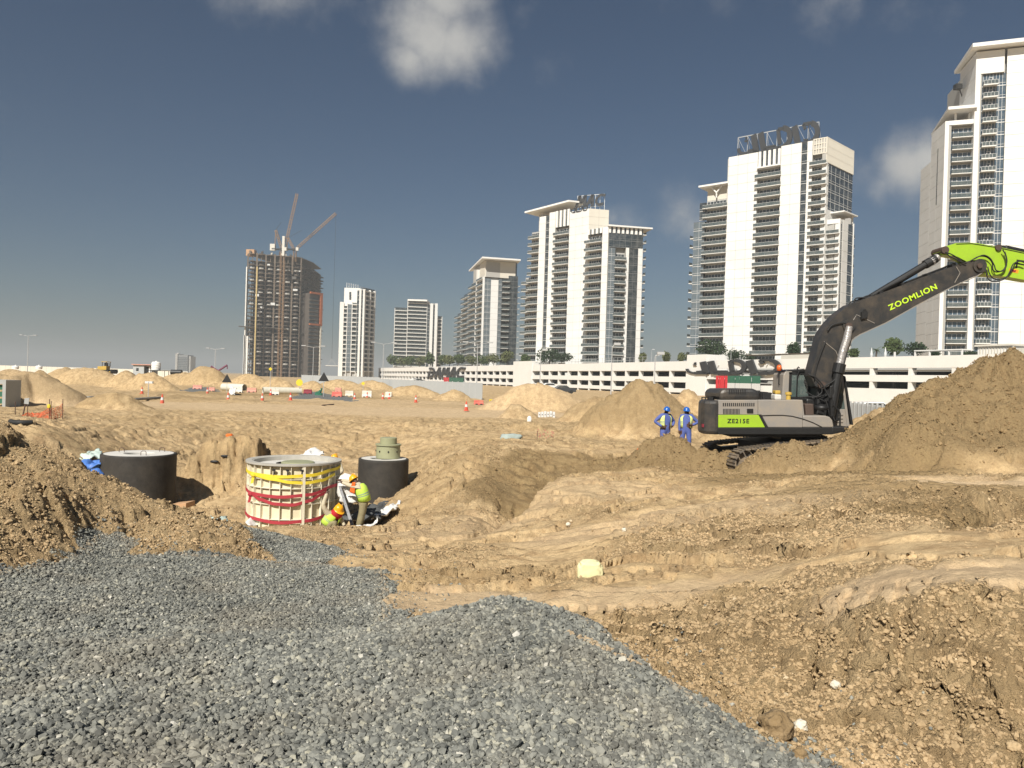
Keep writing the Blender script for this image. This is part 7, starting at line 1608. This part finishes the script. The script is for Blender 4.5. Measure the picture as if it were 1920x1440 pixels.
WB = MB(); a, b_ = P(318, 956, 21.6), P(348.5, 953, 21.4); WB.hexa([a, b_, b_ + Vector((.05, .5, 0)), a + Vector((.05, .5, 0))] + [v + Vector((0, 0, .15)) for v in (a, b_, b_ + Vector((.05, .5, 0)), a + Vector((.05, .5, 0)))]); tag(WB.build('timber_board', m_wood, bevel=.01), 'reddish timber board lying in the shade of the wide black chamber', 'board')
sack('grey_bag', onz(958, 834, 29.5, .07), (.40, .20, .16), 'crumpled grey-green bag lying on the sand above the dark trench', 'bag', m_greysack, 9, .2, .2)
sack('yellow_sack', onz(1107, 1080, 8.9, .07), (.15, .07, .125), 'pale yellow woven sack folded on the sand in the middle foreground', 'sack', m_yellowsack, 12, .26, .1, 4, None, .5)
def rock(px, py, Y, r, label, mt, seed, sq=(1, .9, .85)):
    c = onz(px, py, Y, r * .5); vs, fs = icos(4, .20, seed, sq); mb = MB(); mb.add([c + v * r for v in vs], fs); return tag(mb.build('rock', mt, smooth=True), label, 'rock')
def snapY(px, py, Y0=3, Y1=60):
    """distance at which the line of sight through a pixel meets the ground"""
    Y = Y0
    while Y < Y1:
        p = P(px, py, Y)
        if p.z < surf_z(p.x, Y): return Y
        Y *= 1.004
    return Y1
m_brock = mat('brown_boulder', (.22, .148, .07), .9, .35, 14, bump=.03, bscale=26, dirt=SAND, dirt_amt=.3, dscale=9)
m_wrock = mat('white_rock', (.66, .60, .48), .9, .12, 12, bump=.006, bscale=40)
for px, py, rp, mt, lb_, sd in ((1455, 1362, 33, m_brock, 'largest round brown boulder at the gravel edge in the bottom right', 1), (1501, 1362, 13, m_wrock, 'white chalky rock touching the round brown boulder', 2), (1478, 1372, 15, m_clod, 'sandy lump wedged between boulder and white rock', 3), (1500, 1415, 15, m_brock, 'small brown stone below the round boulder', 4),
    (1567, 1285, 9, m_wrock, 'pale flat stone on the dirt bank above the boulder', 5), (1065, 983, 4.5, m_wrock, 'small white stone on the sand beside the dark trench end', 6), (1170, 996, 4.5, m_wrock, 'small white stone in the middle of the sandy slope', 7), (1480, 1022, 4, m_wrock, 'tiny white scrap on the lumpy right bank', 8), (1900, 1400, 12, m_clod, 'sandy stone in the bottom right corner', 9)):
    Y = snapY(px, py + rp * .6); rock(px, py, Y, rp * Y / F, lb_, mt, sd)

# ------------------------------------------------------------------ things on the far side of the pit
def cone_at(px, py, Y, label, proto_=[None]):
    p = onz(px, py, Y)
    if proto_[0] is None:
        rt = empty('traffic_cone', (0, 0, 0), label, 'traffic cone', 'traffic cones along the site track')
        mb = MB(); mb.box((-.19, -.19, 0), (.19, .19, .04)); mb.build('base', m_cone, rt); mb = MB(); mb.lathe((0, 0, 0), [(.15, .04), (.115, .30)], 18); mb.lathe((0, 0, 0), [(.082, .5), (.035, .74), (.001, .75)], 18); mb.build('body', m_cone, rt); mb = MB(); mb.lathe((0, 0, 0), [(.116, .30), (.083, .5)], 18); mb.build('reflective_band', m_fwhite, rt); proto_[0] = rt; rt.location = p; return rt
    return copy_tree(proto_[0], p, rnd.uniform(0, 3), label)
for px, Y, lb_ in ((304.5, 56, 'nearest orange cone, alone on the sand left of the others'), (266, 78, 'cone farther back at the left, behind the smooth low heap'), (388.7, 84, 'cone beside the dark grey gravel patch at the left'), (428, 65, 'orange cone on the near edge of the dark track, second from left there'), (492, 66, 'orange cone on the track edge with a dark stick on its right'), (545, 71, 'orange cone just left of the grey gravel heap'), (507.5, 86, 'cone standing against the white barrier near the two pipes'), (665, 78, 'cone at the right end of the grey gravel heap'), (688.5, 84, 'cone in front of the white arched barrier'), (730, 82, 'cone at the right end of the barrier row'), (718, 83, 'cone hidden before the faded mesh panel'), (875, 58, 'faded orange cone alone in the middle of the sand'), (780, 76, 'small cone left of the yellow sign board')):
    cone_at(px, 740, Y, lb_)
def barrier_at(px, Y, wpx, hpx, mt, label, rz=0.0, tilt=0.0):
    p = onz(px, 740, Y); w = wpx * Y / F / 2; h = hpx * Y / F; rt = empty('barrier', p, label, 'barrier', 'water filled plastic barriers'); mb = MB()
    pr = [(-.28, 0), (.28, 0), (.28, h * .25), (.12, h * .5), (.10, h), (-.10, h), (-.12, h * .5), (-.28, h * .25)]
    mb.prism([Vector((p.x - w, p.y + y, p.z + z)) for y, z in pr], (w * 2, 0, 0)); mb.build('body', mt, rt, bevel=.05)
    for s in (-.5, .5): mb = MB(); mb.box((p.x + s * w - .12, p.y - .295, p.z - .01), (p.x + s * w + .12, p.y - .2, p.z + .14)); mb.build('forklift_slot', m_dark, rt)
    mb = MB(); mb.lathe((p.x, p.y, p.z + h), [(.06, -.01), (.06, .03), (.001, .035)], 10); mb.build('filler_cap', m_dark, rt)
    rt.rotation_euler = (0, tilt, rz); return rt
for a in ((397, 95, 11, 8, m_barrf, 'faded red barrier at the foot of the tall heap on the left', .2), (472, 96, 17, 9, m_barrf, 'faded red barrier between the two large pipes', .1), (448, 93, 13, 10, m_barrw, 'white barrier in front of the left pipe', .1), (516, 88, 14, 11, m_barrw, 'white barrier right below the right pipe', .3), (512, 96, 14, 9, m_barrf, 'faded red barrier behind the white one near the right pipe', -.1), (536, 97, 16, 11, m_barrw, 'white barrier at the right end of the right pipe', .2), (556, 97, 15, 8, m_barrf, 'faded red barrier below the round yellow sign', 0), (577, 96, 15, 9, m_darkred, 'dark red barrier right of the round yellow sign', .1), (632, 87, 19, 10, m_barr, 'bright red barrier by the grey gravel heap', 0), (634, 88.5, 12, 17, m_barrf, 'pinkish upright barrier stacked behind the bright red one', 0), (655, 90, 15, 11, m_barrw, 'white barrier right of the bright red one', .1), (688, 88, 18, 13, m_barrw, 'white arched barrier right of the centre of the row', .1), (729, 88, 14, 12, m_barrw, 'white barrier at the right end of the row', -.4), (898, 74, 18, 9, m_barr, 'lone red barrier beside the yellow and black sign board', .15), (370, 105, 16, 8, m_barrf, 'faded barrier half behind the left heap', .2), (155, 115, 26, 5, m_barrf, 'long low pinkish barrier left of the yellow loader', .1)):
    barrier_at(*a)
def pipe_at(px, py, Y, rpx, lenm, ang, label, dark=True):
    p = P(px, py, Y); r = rpx * Y / F; d = Vector((math.cos(ang), math.sin(ang), 0)); p.z = hz(p.x, Y) + r; u = Vector((0, 0, 1)); w = d.cross(u); rt = empty('concrete_pipe', p, label, 'pipe'); mb = MB(); seg = 24
    prof = [(r * .86, lenm * .9), (r * .86, 0), (r, 0), (r, lenm), (r * .86, lenm)]; vs = [p + d * l + (u * math.cos(2 * math.pi * j / seg) + w * math.sin(2 * math.pi * j / seg)) * rr for rr, l in prof for j in range(seg)]
    mb.add(vs, [(i * seg + j, i * seg + (j + 1) % seg, (i + 1) * seg + (j + 1) % seg, (i + 1) * seg + j) for i in range(len(prof) - 1) for j in range(seg)]); mb.build('pipe_wall', m_grp_pipe, rt); return rt
pipe_at(459, 716, 100, 7, 3.6, math.pi - .35, 'pale pipe with an open dark end, left of the other large pipe')
pp_ = pipe_at(493, 727, 90, 6.8, 4.6, .55, 'white pipe with a round dark end plug, right of the other large pipe')
c = P(493, 727, 89.6); mb = MB(); z = hz(c.x, 90) + 6.8 * 90 / F; d_ = Vector((math.cos(.55), math.sin(.55), 0)); q = Vector((c.x, 90, z)); mb.tube([q - d_ * .04, q + d_ * .1], .30, 20); mb.build('end_plug', m_exblk, pp_)
def signpost(px, Y, hm, kind, label):
    p = onz(px, 720, Y); rt = empty('road_sign', p, label, 'road sign'); mb = MB(); mb.tube([p, p + Vector((0, 0, hm))], .035, 6); mb.build('post', m_pole, rt); c = p + Vector((0, -.05, hm)); mb = MB()
    if kind == 'tri': s = .62; mb.prism([c + Vector((-s, 0, -.5)), c + Vector((s, 0, -.5)), c + Vector((0, 0, .55))], (0, .03, 0)); mb.build('sign_plate', m_exblk, rt)
    elif kind == 'round': mb.tube([c, c + Vector((0, .03, 0))], .42, 20); mb.build('sign_plate', m_yel, rt)
    elif kind == 'dia': mb.prism([c + Vector((-.24, 0, 0)), c + Vector((0, 0, -.24)), c + Vector((.24, 0, 0)), c + Vector((0, 0, .24))], (0, .03, 0)); mb.build('sign_plate', m_yel, rt)
    return rt
signpost(425.5, 93, 1.75, 'tri', 'black-backed triangular sign left of the pale pipe'); signpost(607, 86, 2.3, 'tri', 'black-backed triangular sign right of the green tarpaulin'); signpost(561.5, 92, 1.5, 'round', 'round yellow sign between the barriers'); signpost(506.5, 98, 3.1, 'dia', 'small yellow diamond sign behind the right pipe'); signpost(681, 95, 1.6, 'dia', 'small yellow sign above the white barrier'); signpost(278.5, 70, 1.4, 'none', 'short stake with a small pale tag behind the left cones')
q = onz(278.5, 725, 70, 1.35); mb = MB(); mb.box((q.x - .35, q.y, q.z - .1), (q.x + .35, q.y + .25, q.z + .1)); tag(mb.build('survey_board', m_fwhite), 'small pale board on top of the short stake', 'board')
# yellow boards
def board(px, Y, w, h, z0, label, stripes, legs=True):
    p = onz(px, 735, Y); rt = empty('site_board', p, label, 'board'); mb = MB(); mb.box((p.x - w / 2, p.y, p.z + z0), (p.x + w / 2, p.y + .06, p.z + z0 + h)); mb.build('plate', m_yel, rt)
    for i in range(stripes): mb = MB(); z = p.z + z0 + h * (i + .35) / stripes; mb.box((p.x - w * .4, p.y - .01, z), (p.x + w * .4, p.y - .002, z + h * .1)); mb.build('print_line', m_exblk, rt)
    for s in (-.4, .4): mb = MB(); mb.box((p.x + s * w - .04, p.y + .07, p.z - .1), (p.x + s * w + .04, p.y + .13, p.z + z0 + h)); mb.build('post', m_exblk, rt)
board(824.5, 118, 1.25, .8, .75, 'yellow board with dark lines under the first flag banner', 3); board(925, 66, .66, .45, .35, 'yellow board with black base beside the lone red barrier', 2)
q = onz(925, 745, 66); mb = MB(); mb.box((q.x - .32, q.y - .12, q.z), (q.x + .32, q.y + .3, q.z + .2)); tag(mb.build('board_ballast', m_exblk), 'black ballast block under the yellow board', 'block')
drape('green_tarpaulin', [onz(588, 735, 92), onz(602, 735, 91, .0), onz(606, 730, 92.5, .9), onz(598, 730, 93, .5)], 'dark green tarpaulin heap left of the right triangular sign', 'tarpaulin', m_greentarp, .05, .15, 8, 2)
drape('white_sheet', [onz(430, 735, 84, .1), onz(440, 740, 80, .1), onz(443, 735, 84, .8), onz(432, 730, 88, .7)], 'white plastic sheet draped below the left triangular sign', 'sheet', m_whitesack, .05, .2, 8, 8)
# hoarding fence: real corrugated panels
def hoarding(px0, Y0, px1, Y1, h, label, mt=m_hoard, pw=2.4):
    a, b_ = P(px0, 720, Y0), P(px1, 720, Y1); a.z = b_.z = 0; L = (b_ - a).length; k = max(2, min(90, int(L / pw))); w = L / k; t_ = (b_ - a).normalized(); n_ = Vector((t_.y, -t_.x, 0)); rt = empty('hoarding_fence', a, label, 'fence'); mb = MB(); m_ = 12
    pts_ = []
    for i in range(m_ + 1): pts_.append(a + t_ * (.04 + (w - .08) * i / m_) + n_ * (.05 if i % 2 else -.0))
    vs = pts_ + [p + Vector((0, 0, h)) for p in pts_]; vs += [v + n_ * -.02 for v in vs]; n2 = m_ + 1
    fs = [(i, i + 1, n2 + i + 1, n2 + i) for i in range(m_)] + [(2 * n2 + i, 3 * n2 + i, 3 * n2 + i + 1, 2 * n2 + i + 1) for i in range(m_)] + [(n2 + i, n2 + i + 1, 3 * n2 + i + 1, 3 * n2 + i) for i in range(m_)]
    mb.add(vs, fs); p0 = mb.build('panel', mt, rt); mb = MB(); mb.box((a.x - .05, a.y + .04, 0), (a.x + .05, a.y + .14, h + .1)); q0 = mb.build('post', m_pole, rt)
    for i in range(1, k): dup(p0, t_ * (w * i)); dup(q0, t_ * (w * i))
hoarding(565, 210, 712, 150, 2.4, 'pale corrugated hoarding fence behind the barriers, left part'); hoarding(712, 150, 905, 95, 2.1, 'pale corrugated hoarding fence sloping down past the DAMAC sign'); hoarding(1590, 52, 1690, 40, 1.7, 'mesh and sheet fence behind the excavator cab and the white car', m_hoard, 1.1)
hoarding(-60, 260, 330, 205, 2.6, 'long white hoarding wall on the far left horizon', m_offwhite, 3.0); hoarding(330, 205, 352, 200, 2.4, 'end of the white hoarding wall behind the black tank', m_offwhite, 2.4)
# yellow wheel loader on the heap
def loader():
    p = P(196, 699.5, 170); Z = p.z; rt = empty('bulldozer', p, 'yellow bulldozer parked on a sand heap at the left horizon', 'bulldozer'); k = 110 / F
    def bx(x0, x1, y0, y1, z0, z1, nm, mt, bv=.03): mb = MB(); mb.box((p.x + x0, p.y + y0, Z + z0), (p.x + x1, p.y + y1, Z + z1)); return mb.build(nm, mt, rt, bevel=bv)
    bx(-1.2, .8, -.8, .8, .7, 1.5, 'engine_cover', m_yelm); bx(-.2, .9, -.8, .8, 1.5, 1.6, 'cab_floor', m_yelm)
    for x in (-.2, .8):
        for y in (-.8, .7): bx(x, x + .1, y, y + .1, 1.5, 2.5, 'cab_post', m_exblk, 0)
    bx(-.35, 1.0, -.9, .9, 2.5, 2.62, 'cab_roof', m_yelm); bx(.1, .6, -.4, .4, 1.6, 2.3, 'seat', m_exblk)
    for y in (-1.1, .75):
        mb = MB(); mb.prism([Vector((p.x + a, p.y + y, Z + b_)) for a, b_ in ((-1.2, .2), (-.9, 0), (1.2, 0), (1.6, .3), (1.3, .7), (-1.0, .75))], (0, .4, 0)); mb.build('track', m_exblk, rt)
    mb = MB(); mb.prism([Vector((p.x + a, p.y - 1.4, Z + b_)) for a, b_ in ((1.9, .0), (2.1, .3), (2.0, .9), (2.25, .9), (2.35, .3), (2.1, -.1))], (0, 2.8, 0)); mb.build('blade', m_exblk, rt)
    mb = MB(); mb.tube([(p.x + .5, p.y - 1, Z + .5), (p.x + 2, p.y - 1, Z + .3)], .09, 6); mb.build('push_arm', m_yelm, rt); mb = MB(); mb.tube([(p.x + 1.0, p.y, Z + 1.5), (p.x + 1.0, p.y, Z + 2.3)], .06, 6); mb.build('exhaust', m_exblk, rt)
loader()
# site cabin, tanks
def cabin():
    Y = 172; a = P(249.5, 690, Y); rt = empty('site_cabin', (a.x, Y, 0), 'small grey site cabin with red-edged roof and dark open door', 'cabin'); k = Y / F; w = 33 * k; x0 = a.x; h = 2.5 + (693.5 - 684.5) * k
    mb = MB(); mb.box((x0, Y, 0), (x0 + w * .62, Y + 3, h)); mb.build('wall', m_hoard, rt); mb = MB(); mb.box((x0 + w * .62, Y + .5, 0), (x0 + w, Y + 3.5, h - .1)); mb.build('wall', m_pale_grey, rt)
    mb = MB(); mb.box((x0 - .2, Y - .4, h), (x0 + w + .2, Y + 3.6, h + .18)); mb.build('roof', m_barrf, rt); mb = MB(); mb.box((x0 + w * .65, Y + .4, .2), (x0 + w * .84, Y + .49, h - .4)); mb.build('door', m_exblk, rt); mb = MB(); mb.box((x0 + w * .85, Y + .4, .2), (x0 + w * .93, Y + .49, h - .3)); mb.build('door', m_white, rt)
    mb = MB(); mb.box((x0 + w * .18, Y - .03, h - 1.5), (x0 + w * .32, Y, h - .7)); f_ = mb.build('window', m_glass, rt); mb = MB(); mb.box((x0 + w * .17, Y - .06, h - 1.6), (x0 + w * .33, Y - .031, h - 1.5)); mb.build('sill', m_white, f_)
cabin()
def tank(px, pyb, pyt, Y, wpx, label, mt, nm='water_tank'):
    b_, t_ = P(px, pyb, Y), P(px, pyt, Y); r = wpx * Y / F / 2; rt = empty(nm, b_, label, 'tank'); mb = MB(); mb.lathe((b_.x, Y, 0), [(r, b_.z), (r, b_.z + (t_.z - b_.z) * .85), (r * .8, t_.z), (r * .3, t_.z + .05), (.001, t_.z + .05)], 24); mb.build('tank_shell', mt, rt, smooth=True); mb = MB(); mb.lathe((b_.x, Y, 0), [(r * .2, t_.z), (r * .2, t_.z + .2), (.001, t_.z + .22)], 12); mb.build('lid', mt, rt)
    for q in (.3, .55): mb = MB(); z = b_.z + (t_.z - b_.z) * q; mb.lathe((b_.x, Y, 0), [(r, z), (r + .05, z + .05), (r, z + .1)], 24); mb.build('rib', mt, rt)
    return rt
tank(292.5, 694, 678.5, 170, 16, 'round white water tank on a stand right of the cabin', m_white)
q = P(296, 694, 170); mb = MB()
for dx in (-1.2, 2.0): 
    for dy in (-1, 1): mb.tube([(q.x + dx, 170 + dy, 0), (q.x + dx, 170 + dy, q.z)], .06, 4)
mb.box((q.x - 1.4, 168.6, q.z - .15), (q.x + 2.3, 171.4, q.z)); tag(mb.build('tank_stand', m_exblk), 'dark steel stand carrying the round white water tank', 'stand')
for px, lb_ in ((29, 'white tank at the far left horizon, left of the other'), (73, 'white tank on the far left horizon, right of the lamp pole')): tank(px, 692, 686, 150, 11, lb_, m_white)
mb = MB(); a = onz(321, 705, 150, .5); mb.tube([a, a + Vector((2.1, 0, 0))], .55, 18); rt = tag(mb.build('fuel_tank', m_exblk), 'black horizontal tank lying right of the cabin', 'tank')
for px, w, mt, lb_ in ((84, 12, m_cyconc, 'pale concrete ring on the far left heaps, left one'), (103, 17, m_pale_grey, 'pale grey concrete ring on the far left heaps, right one')):
    a = onz(px, 695, 118); r = w * 118 / F / 2; mb = MB(); mb.lathe((a.x, a.y, a.z), [(r * .85, 0), (r * .85, .55), (r, .55), (r, 0)], 24); tag(mb.build('concrete_ring', mt), lb_, 'concrete ring')
# purple boom of a far machine, container
rt = empty('far_excavator', (P(408, 690, 190).x, 190, 0), 'purple folded boom of a far machine behind the tall left heap', 'excavator'); k = MB(); k.tube([P(385, 700, 190), P(397, 687.5, 190), P(409, 695.5, 190)], .28, 5); k.build('boom', m_purple, rt); k = MB(); k.tube([P(409, 695.5, 190), P(426, 684.5, 190)], .24, 5); k.tube([P(426, 684.5, 190), P(426, 692, 190)], .12, 5); k.build('arm', m_purple, rt); k = MB(); a = P(375, 697, 190); k.box((a.x, 190, 0), (a.x + 3, 192.5, a.z)); k.build('cab', m_purple, rt)
rt = empty('site_container', (P(643, 712, 200).x, 200, 0), 'yellow-orange container with rounded lumps at the foot of the slim tower', 'container'); a, b_ = P(644, 713, 200), P(668, 706.5, 200); mb = MB(); mb.box((a.x, 200, 0), (b_.x, 202.5, b_.z)); mb.build('body', m_yelm, rt, bevel=.2)
mb = MB(); r_ = random.Random(3)
for i in range(7): x = a.x + (b_.x - a.x) * i / 7; mb.box((x, 199.9, b_.z - 1.0), (x + .25, 199.98, b_.z)); 
mb.build('rib', m_yelm, rt); mb = MB(); a2 = P(672, 712, 198); mb.box((a2.x, 198, 0), (a2.x + 2.6, 200, P(672, 708, 198).z)); tag(mb.build('dark_vehicle', m_card, bevel=.3), 'dark vehicle body right of the yellow container', 'vehicle')
# street lamps
for px, pyt, Y, kd, lb_ in ((53, 630, 210, 0, 'leftmost tall thin lamp pole, above the far left tank'), (404, 655, 190, 0, 'thin lamp pole left of the unfinished tower'), (588, 651, 150, 0, 'lamp pole in front of the right side of the unfinished tower'), (719.5, 645, 140, 0, 'double-armed lamp pole at the left end of the car park'), (896, 645, 118, 0, 'thin lamp pole before the canopy tower'), (1014, 660, 110, 1, 'lamp pole before the second stair core'), (1148, 650, 92, 1, 'lamp pole before the DAMAC-topped tower'), (1228.5, 668, 84, 1, 'lamp pole left of the third stair core'), (331, 664, 300, 1, 'hair-thin pole beside the hazy far block')):
    q = P(px, pyt, Y); lamp(px, pyt, Y, 0, lb_, kd, .06 if Y < 160 else .09, 'street lamps across the site')
# orange safety mesh with posts, at the left
OM = empty('mesh_barrier', onz(60, 770, 34), 'sagging orange plastic mesh barrier on thin stakes at the left', 'mesh barrier')
for px, pyb, pyt, Y in ((29, 787, 753, 34), (52, 787, 758, 33.5), (93, 790, 748, 33), (96, 792, 752, 32.6), (118, 782, 748, 34)):
    a, b_ = P(px, pyt, Y), P(px - .5, pyb, Y); a2 = Vector((b_.x, Y, min(b_.z, hz(b_.x, Y)) - .1)); mb = MB(); mb.tube([a, a2], .017, 5); mb.build('stake', m_rust, OM)
def netting(p00, p10, p01, p11, nu, nv, seed):
    mb = MB()
    def g_(u, v):
        p = p00.lerp(p10, u).lerp(p01.lerp(p11, u), v); return p + Vector((mnoise.noise(Vector((u * 6, v * 3, seed))) * .05, mnoise.noise(Vector((u * 5, v * 4, seed + 3))) * .12, mnoise.noise(Vector((u * 7, v * 3, seed + 9))) * .07 - .12 * 4 * u * (1 - u) * v))
    for i in range(nu + 1): mb.tube([g_(i / nu, j / nv) for j in range(nv + 1)], .008, 3, False)
    for j in range(nv + 1): mb.tube([g_(i / nu, j / nv) for i in range(nu + 1)], .011, 3, False)
    return mb.build('netting', m_orangemesh, OM)
netting(P(28, 787, 34), P(54, 788, 33.5), P(29, 780, 34), P(52, 772, 33.5), 14, 8, 1); netting(P(54, 788, 33.5), P(95, 786, 33), P(52, 773, 33.5), P(93, 765, 33), 22, 9, 2); netting(P(95, 786, 33), P(118, 781, 34), P(94, 764, 33), P(117, 757, 34), 8, 6, 4)
mb = MB(); mb.prism(pp([(46, 747), (55, 746), (53.5, 758), (45, 757)], 33.8), (0, .02, 0)); rt = tag(mb.build('notice_board', m_pale_grey), 'small grey blank-looking board tilted on a slanting stake at the orange mesh', 'board'); mb = MB(); mb.tube([P(48, 757, 33.85), P(42, 782, 33.7)], .03, 5); mb.build('stake', m_rust, rt)
sack('yellow_flag_bag', P(92, 762, 32.9), (.07, .05, .10), 'yellow bag hung on the orange mesh stake', 'bag', m_yel, 3, .2)
rt = empty('precast_panel', onz(3, 755, 45), 'grey precast box section with square windows cut off by the left edge', 'precast panel')
a, b_ = P(-45, 711, 45), P(10, 758, 45); mb = MB(); mb.box((P(5, 711, 45).x, 45, b_.z - .3), (b_.x, 46.4, a.z)); mb.box((a.x, 45, a.z - .25), (P(5, 711, 45).x, 46.4, a.z)); mb.build('frame', m_pale_grey, rt)
for j in range(3): z = a.z - .6 - j * .42; mb = MB(); mb.box((a.x, 45.2, z), (P(4, 711, 45).x, 45.5, z + .3)); mb.build('panel', m_fgreen, rt)
# grey lay-flat pipe at the left, hoses
def ground_line(name, pts_, r, mt, label, cat, lift=None, sm=6, snap=True):
    q = [onz(x, 750, Y, r * .8) if snap else P(x, y, Y) for x, y, Y in pts_]; out = []
    for i in range(len(q) - 1):
        p0, p1, p2, p3 = q[max(i - 1, 0)], q[i], q[i + 1], q[min(i + 2, len(q) - 1)]
        for k in range(sm): t_ = k / sm; out.append(.5 * ((2 * p1) + (p2 - p0) * t_ + (2 * p0 - 5 * p1 + 4 * p2 - p3) * t_ ** 2 + (3 * p1 - p0 - 3 * p2 + p3) * t_ ** 3))
    out.append(q[-1])
    if snap: out = [Vector((p.x, p.y, max(p.z, hz(p.x, p.y) + r * .8))) for p in out]
    mb = MB(); mb.tube(out, r, 8); return tag(mb.build(name, mt, smooth=True), label, cat)
ground_line('discharge_hose', [(118, 0, 64), (140, 0, 66), (165, 0, 62), (195, 0, 66), (215, 0, 64), (245, 0, 60), (265, 0, 62), (300, 0, 66)], .11, m_hose, 'thick grey hose snaking over the sand behind the left heap', 'hose')
drape('grey_sheet', [P(-30, 795, 26), P(20, 806, 25), P(86, 812, 25), P(30, 797, 27)], 'long grey and white plastic sheet lying at the left edge', 'sheet', m_pale_grey, .05, .05, 16, 5)
ground_line('black_pipe', [(20, 0, 24.8), (40, 0, 24.7), (62, 0, 24.9)], .09, m_black, 'black pipe length under the grey plastic sheet', 'pipe')
ground_line('loose_stick', [(495, 0, 64), (506, 0, 64.5)], .05, m_black, 'short dark stick lying right of a cone', 'stick'); ground_line('loose_stick', [(604, 0, 60), (626, 0, 63)], .05, m_rust, 'long thin stick on the pale sand below the gravel heap', 'stick')
# white concrete kerb blocks
rt = empty('plastic_blocks', onz(1026, 757, 52), 'row of white plastic blocks with dark holes on the sand left of the big mound', 'blocks')
for i in range(6):
    c = onz(1012 + i * 5.4, 757, 52 + .1 * (i % 2)); mb = MB(); mb.box((c.x - .085, c.y - .12, c.z), (c.x + .085, c.y + .12, c.z + .36 + .03 * (i % 3))); bk = mb.build('block', m_fwhite, rt, bevel=.02); mb = MB(); mb.box((c.x - .03, c.y - .125, c.z + .15), (c.x + .03, c.y - .12, c.z + .22)); mb.build('hole', m_exblk, bk)
sack('white_bag', onz(993, 772, 46, .12), (.14, .12, .26), 'small white bag standing left of the big mound', 'bag', m_whitesack, 6, .2)
sack('orange_bucket_litter', onz(1200, 830, 27, .06), (.12, .1, .10), 'orange litter on the sand left of the two workers', 'litter', m_orangec, 3, .2)
sack('clothing_bundle', onz(430, 818, 26.9, .08), (.14, .12, .14), 'orange and white bundle on top of the cut earth block', 'bundle', m_orangec, 4, .2); sack('clothing_bundle', onz(441, 820, 26.8, .05), (.14, .1, .08), 'pink cloth beside the orange bundle', 'bundle', m_barrf, 7, .25)
q = onz(1007, 830, 30); mb = MB(); mb.tube([q, q + Vector((0, 0, .35))], .012, 5); rt = tag(mb.build('flower_litter', m_rust), 'pink paper litter on a thin stalk above the trench', 'litter'); r_ = random.Random(8)
mb = MB()
for i in range(22): c = q + Vector((.2 + r_.uniform(-.25, .45), r_.uniform(-.2, .2), .28 + r_.uniform(-.2, .14) - .2 * 0)); s = .035; mb.add([c + Vector((-s, 0, 0)), c + Vector((0, 0, s)), c + Vector((s, .02, 0)), c + Vector((0, .02, -s))], [(0, 1, 2, 3)])
mb.build('petal', m_barrf, rt)
# shoes on the pit slope
for px, lb_ in ((402, 'black and white shoe on the pit slope, left of its pair'), (421, 'black and white shoe on the pit slope, right of its pair')):
    Y = snapY(px, 872, 18); sack('shoe', onz(px, 872, Y, .04), (.14, .05, .045), lb_, 'shoe', m_exblk, int(px), .1)
# cars
def car(px, Y, zc, rz, mt, label):
    p = P(px, 760, Y); z0 = hz(p.x, Y) if zc is None else zc; rt = empty('parked_car', (p.x, Y, z0), label, 'car'); rt.rotation_euler.z = 0; Rz = Matrix.Rotation(rz, 3, 'Z')
    def ad(mb, nm, mt_, bv=0, par=rt): mb.v = [tuple(Rz @ Vector(v) + rt.location) for v in mb.v]; return mb.build(nm, mt_, par, bevel=bv)
    pr = [(-2.2, .3), (-2.25, .7), (-2.1, .88), (-1.5, .95), (-.8, 1.38), (.5, 1.42), (1.1, 1.0), (2.0, .88), (2.2, .65), (2.2, .3)]
    mb = MB(); mb.prism([Vector((x, -.85, z)) for x, z in pr], (0, 1.7, 0)); ad(mb, 'body', mt, .08)
    mb = MB(); mb.prism([Vector((x, -.87, z)) for x, z in ((-1.25, .98), (-.78, 1.31), (.45, 1.34), (.95, 1.0))], (0, 1.74, 0)); ad(mb, 'window', m_glass)
    for x in (-1.4, 1.35):
        for y in (-.88, .68): mb = MB(); mb.tube([(x, y, .32), (x, y + .2, .32)], .32, 16); w = ad(mb, 'wheel', m_black)
    for y in (-.7, .5): mb = MB(); mb.box((2.19, y, .6), (2.26, y + .22, .72)); ad(mb, 'headlight', m_chrome)
car(1634, 54, .35, .0, m_car, 'white car parked behind the fence right of the excavator cab'); car(690, 300, None, .1, m_car, 'x')
for o in [o for o in COL.objects if o.get('label') == 'x' and o.name.startswith('parked_car')]: o['label'] = 'white car far left of the car park, beyond the hoarding'
car(778, 300, 1.0, .1, m_car, 'white car in front of the car park left of the yellow board'); car(785, 292, .9, .1, m_card, 'dark car in front of the car park left of the yellow board'); car(1030, 140, 0.9, .1, m_car, 'white car roof just visible over the long pale mound'); car(1055, 132, .55, .1, m_card, 'dark car roof just visible over the long pale mound')

# ------------------------------------------------------------------ hazy air
HZ = MB(); HZ.box((-9000, -9000, -60), (9000, 9000, 125)); hz_o = HZ.build('haze', [])
bpy.data.objects['haze'].data.materials.clear()
M = bpy.data.materials.new('haze_air'); M.use_nodes = True; t = M.node_tree; t.nodes.clear(); pv = N(t, 'ShaderNodeVolumePrincipled'); pv.inputs['Color'].default_value = (.76, .79, .79, 1); pv.inputs['Density'].default_value = .00036; pv.inputs['Anisotropy'].default_value = 0.0
mo = N(t, 'ShaderNodeOutputMaterial'); t.links.new(pv.outputs[0], mo.inputs['Volume']); hz_o.data.materials.append(M); tag(hz_o, 'thin pale haze in the air', kind='stuff')
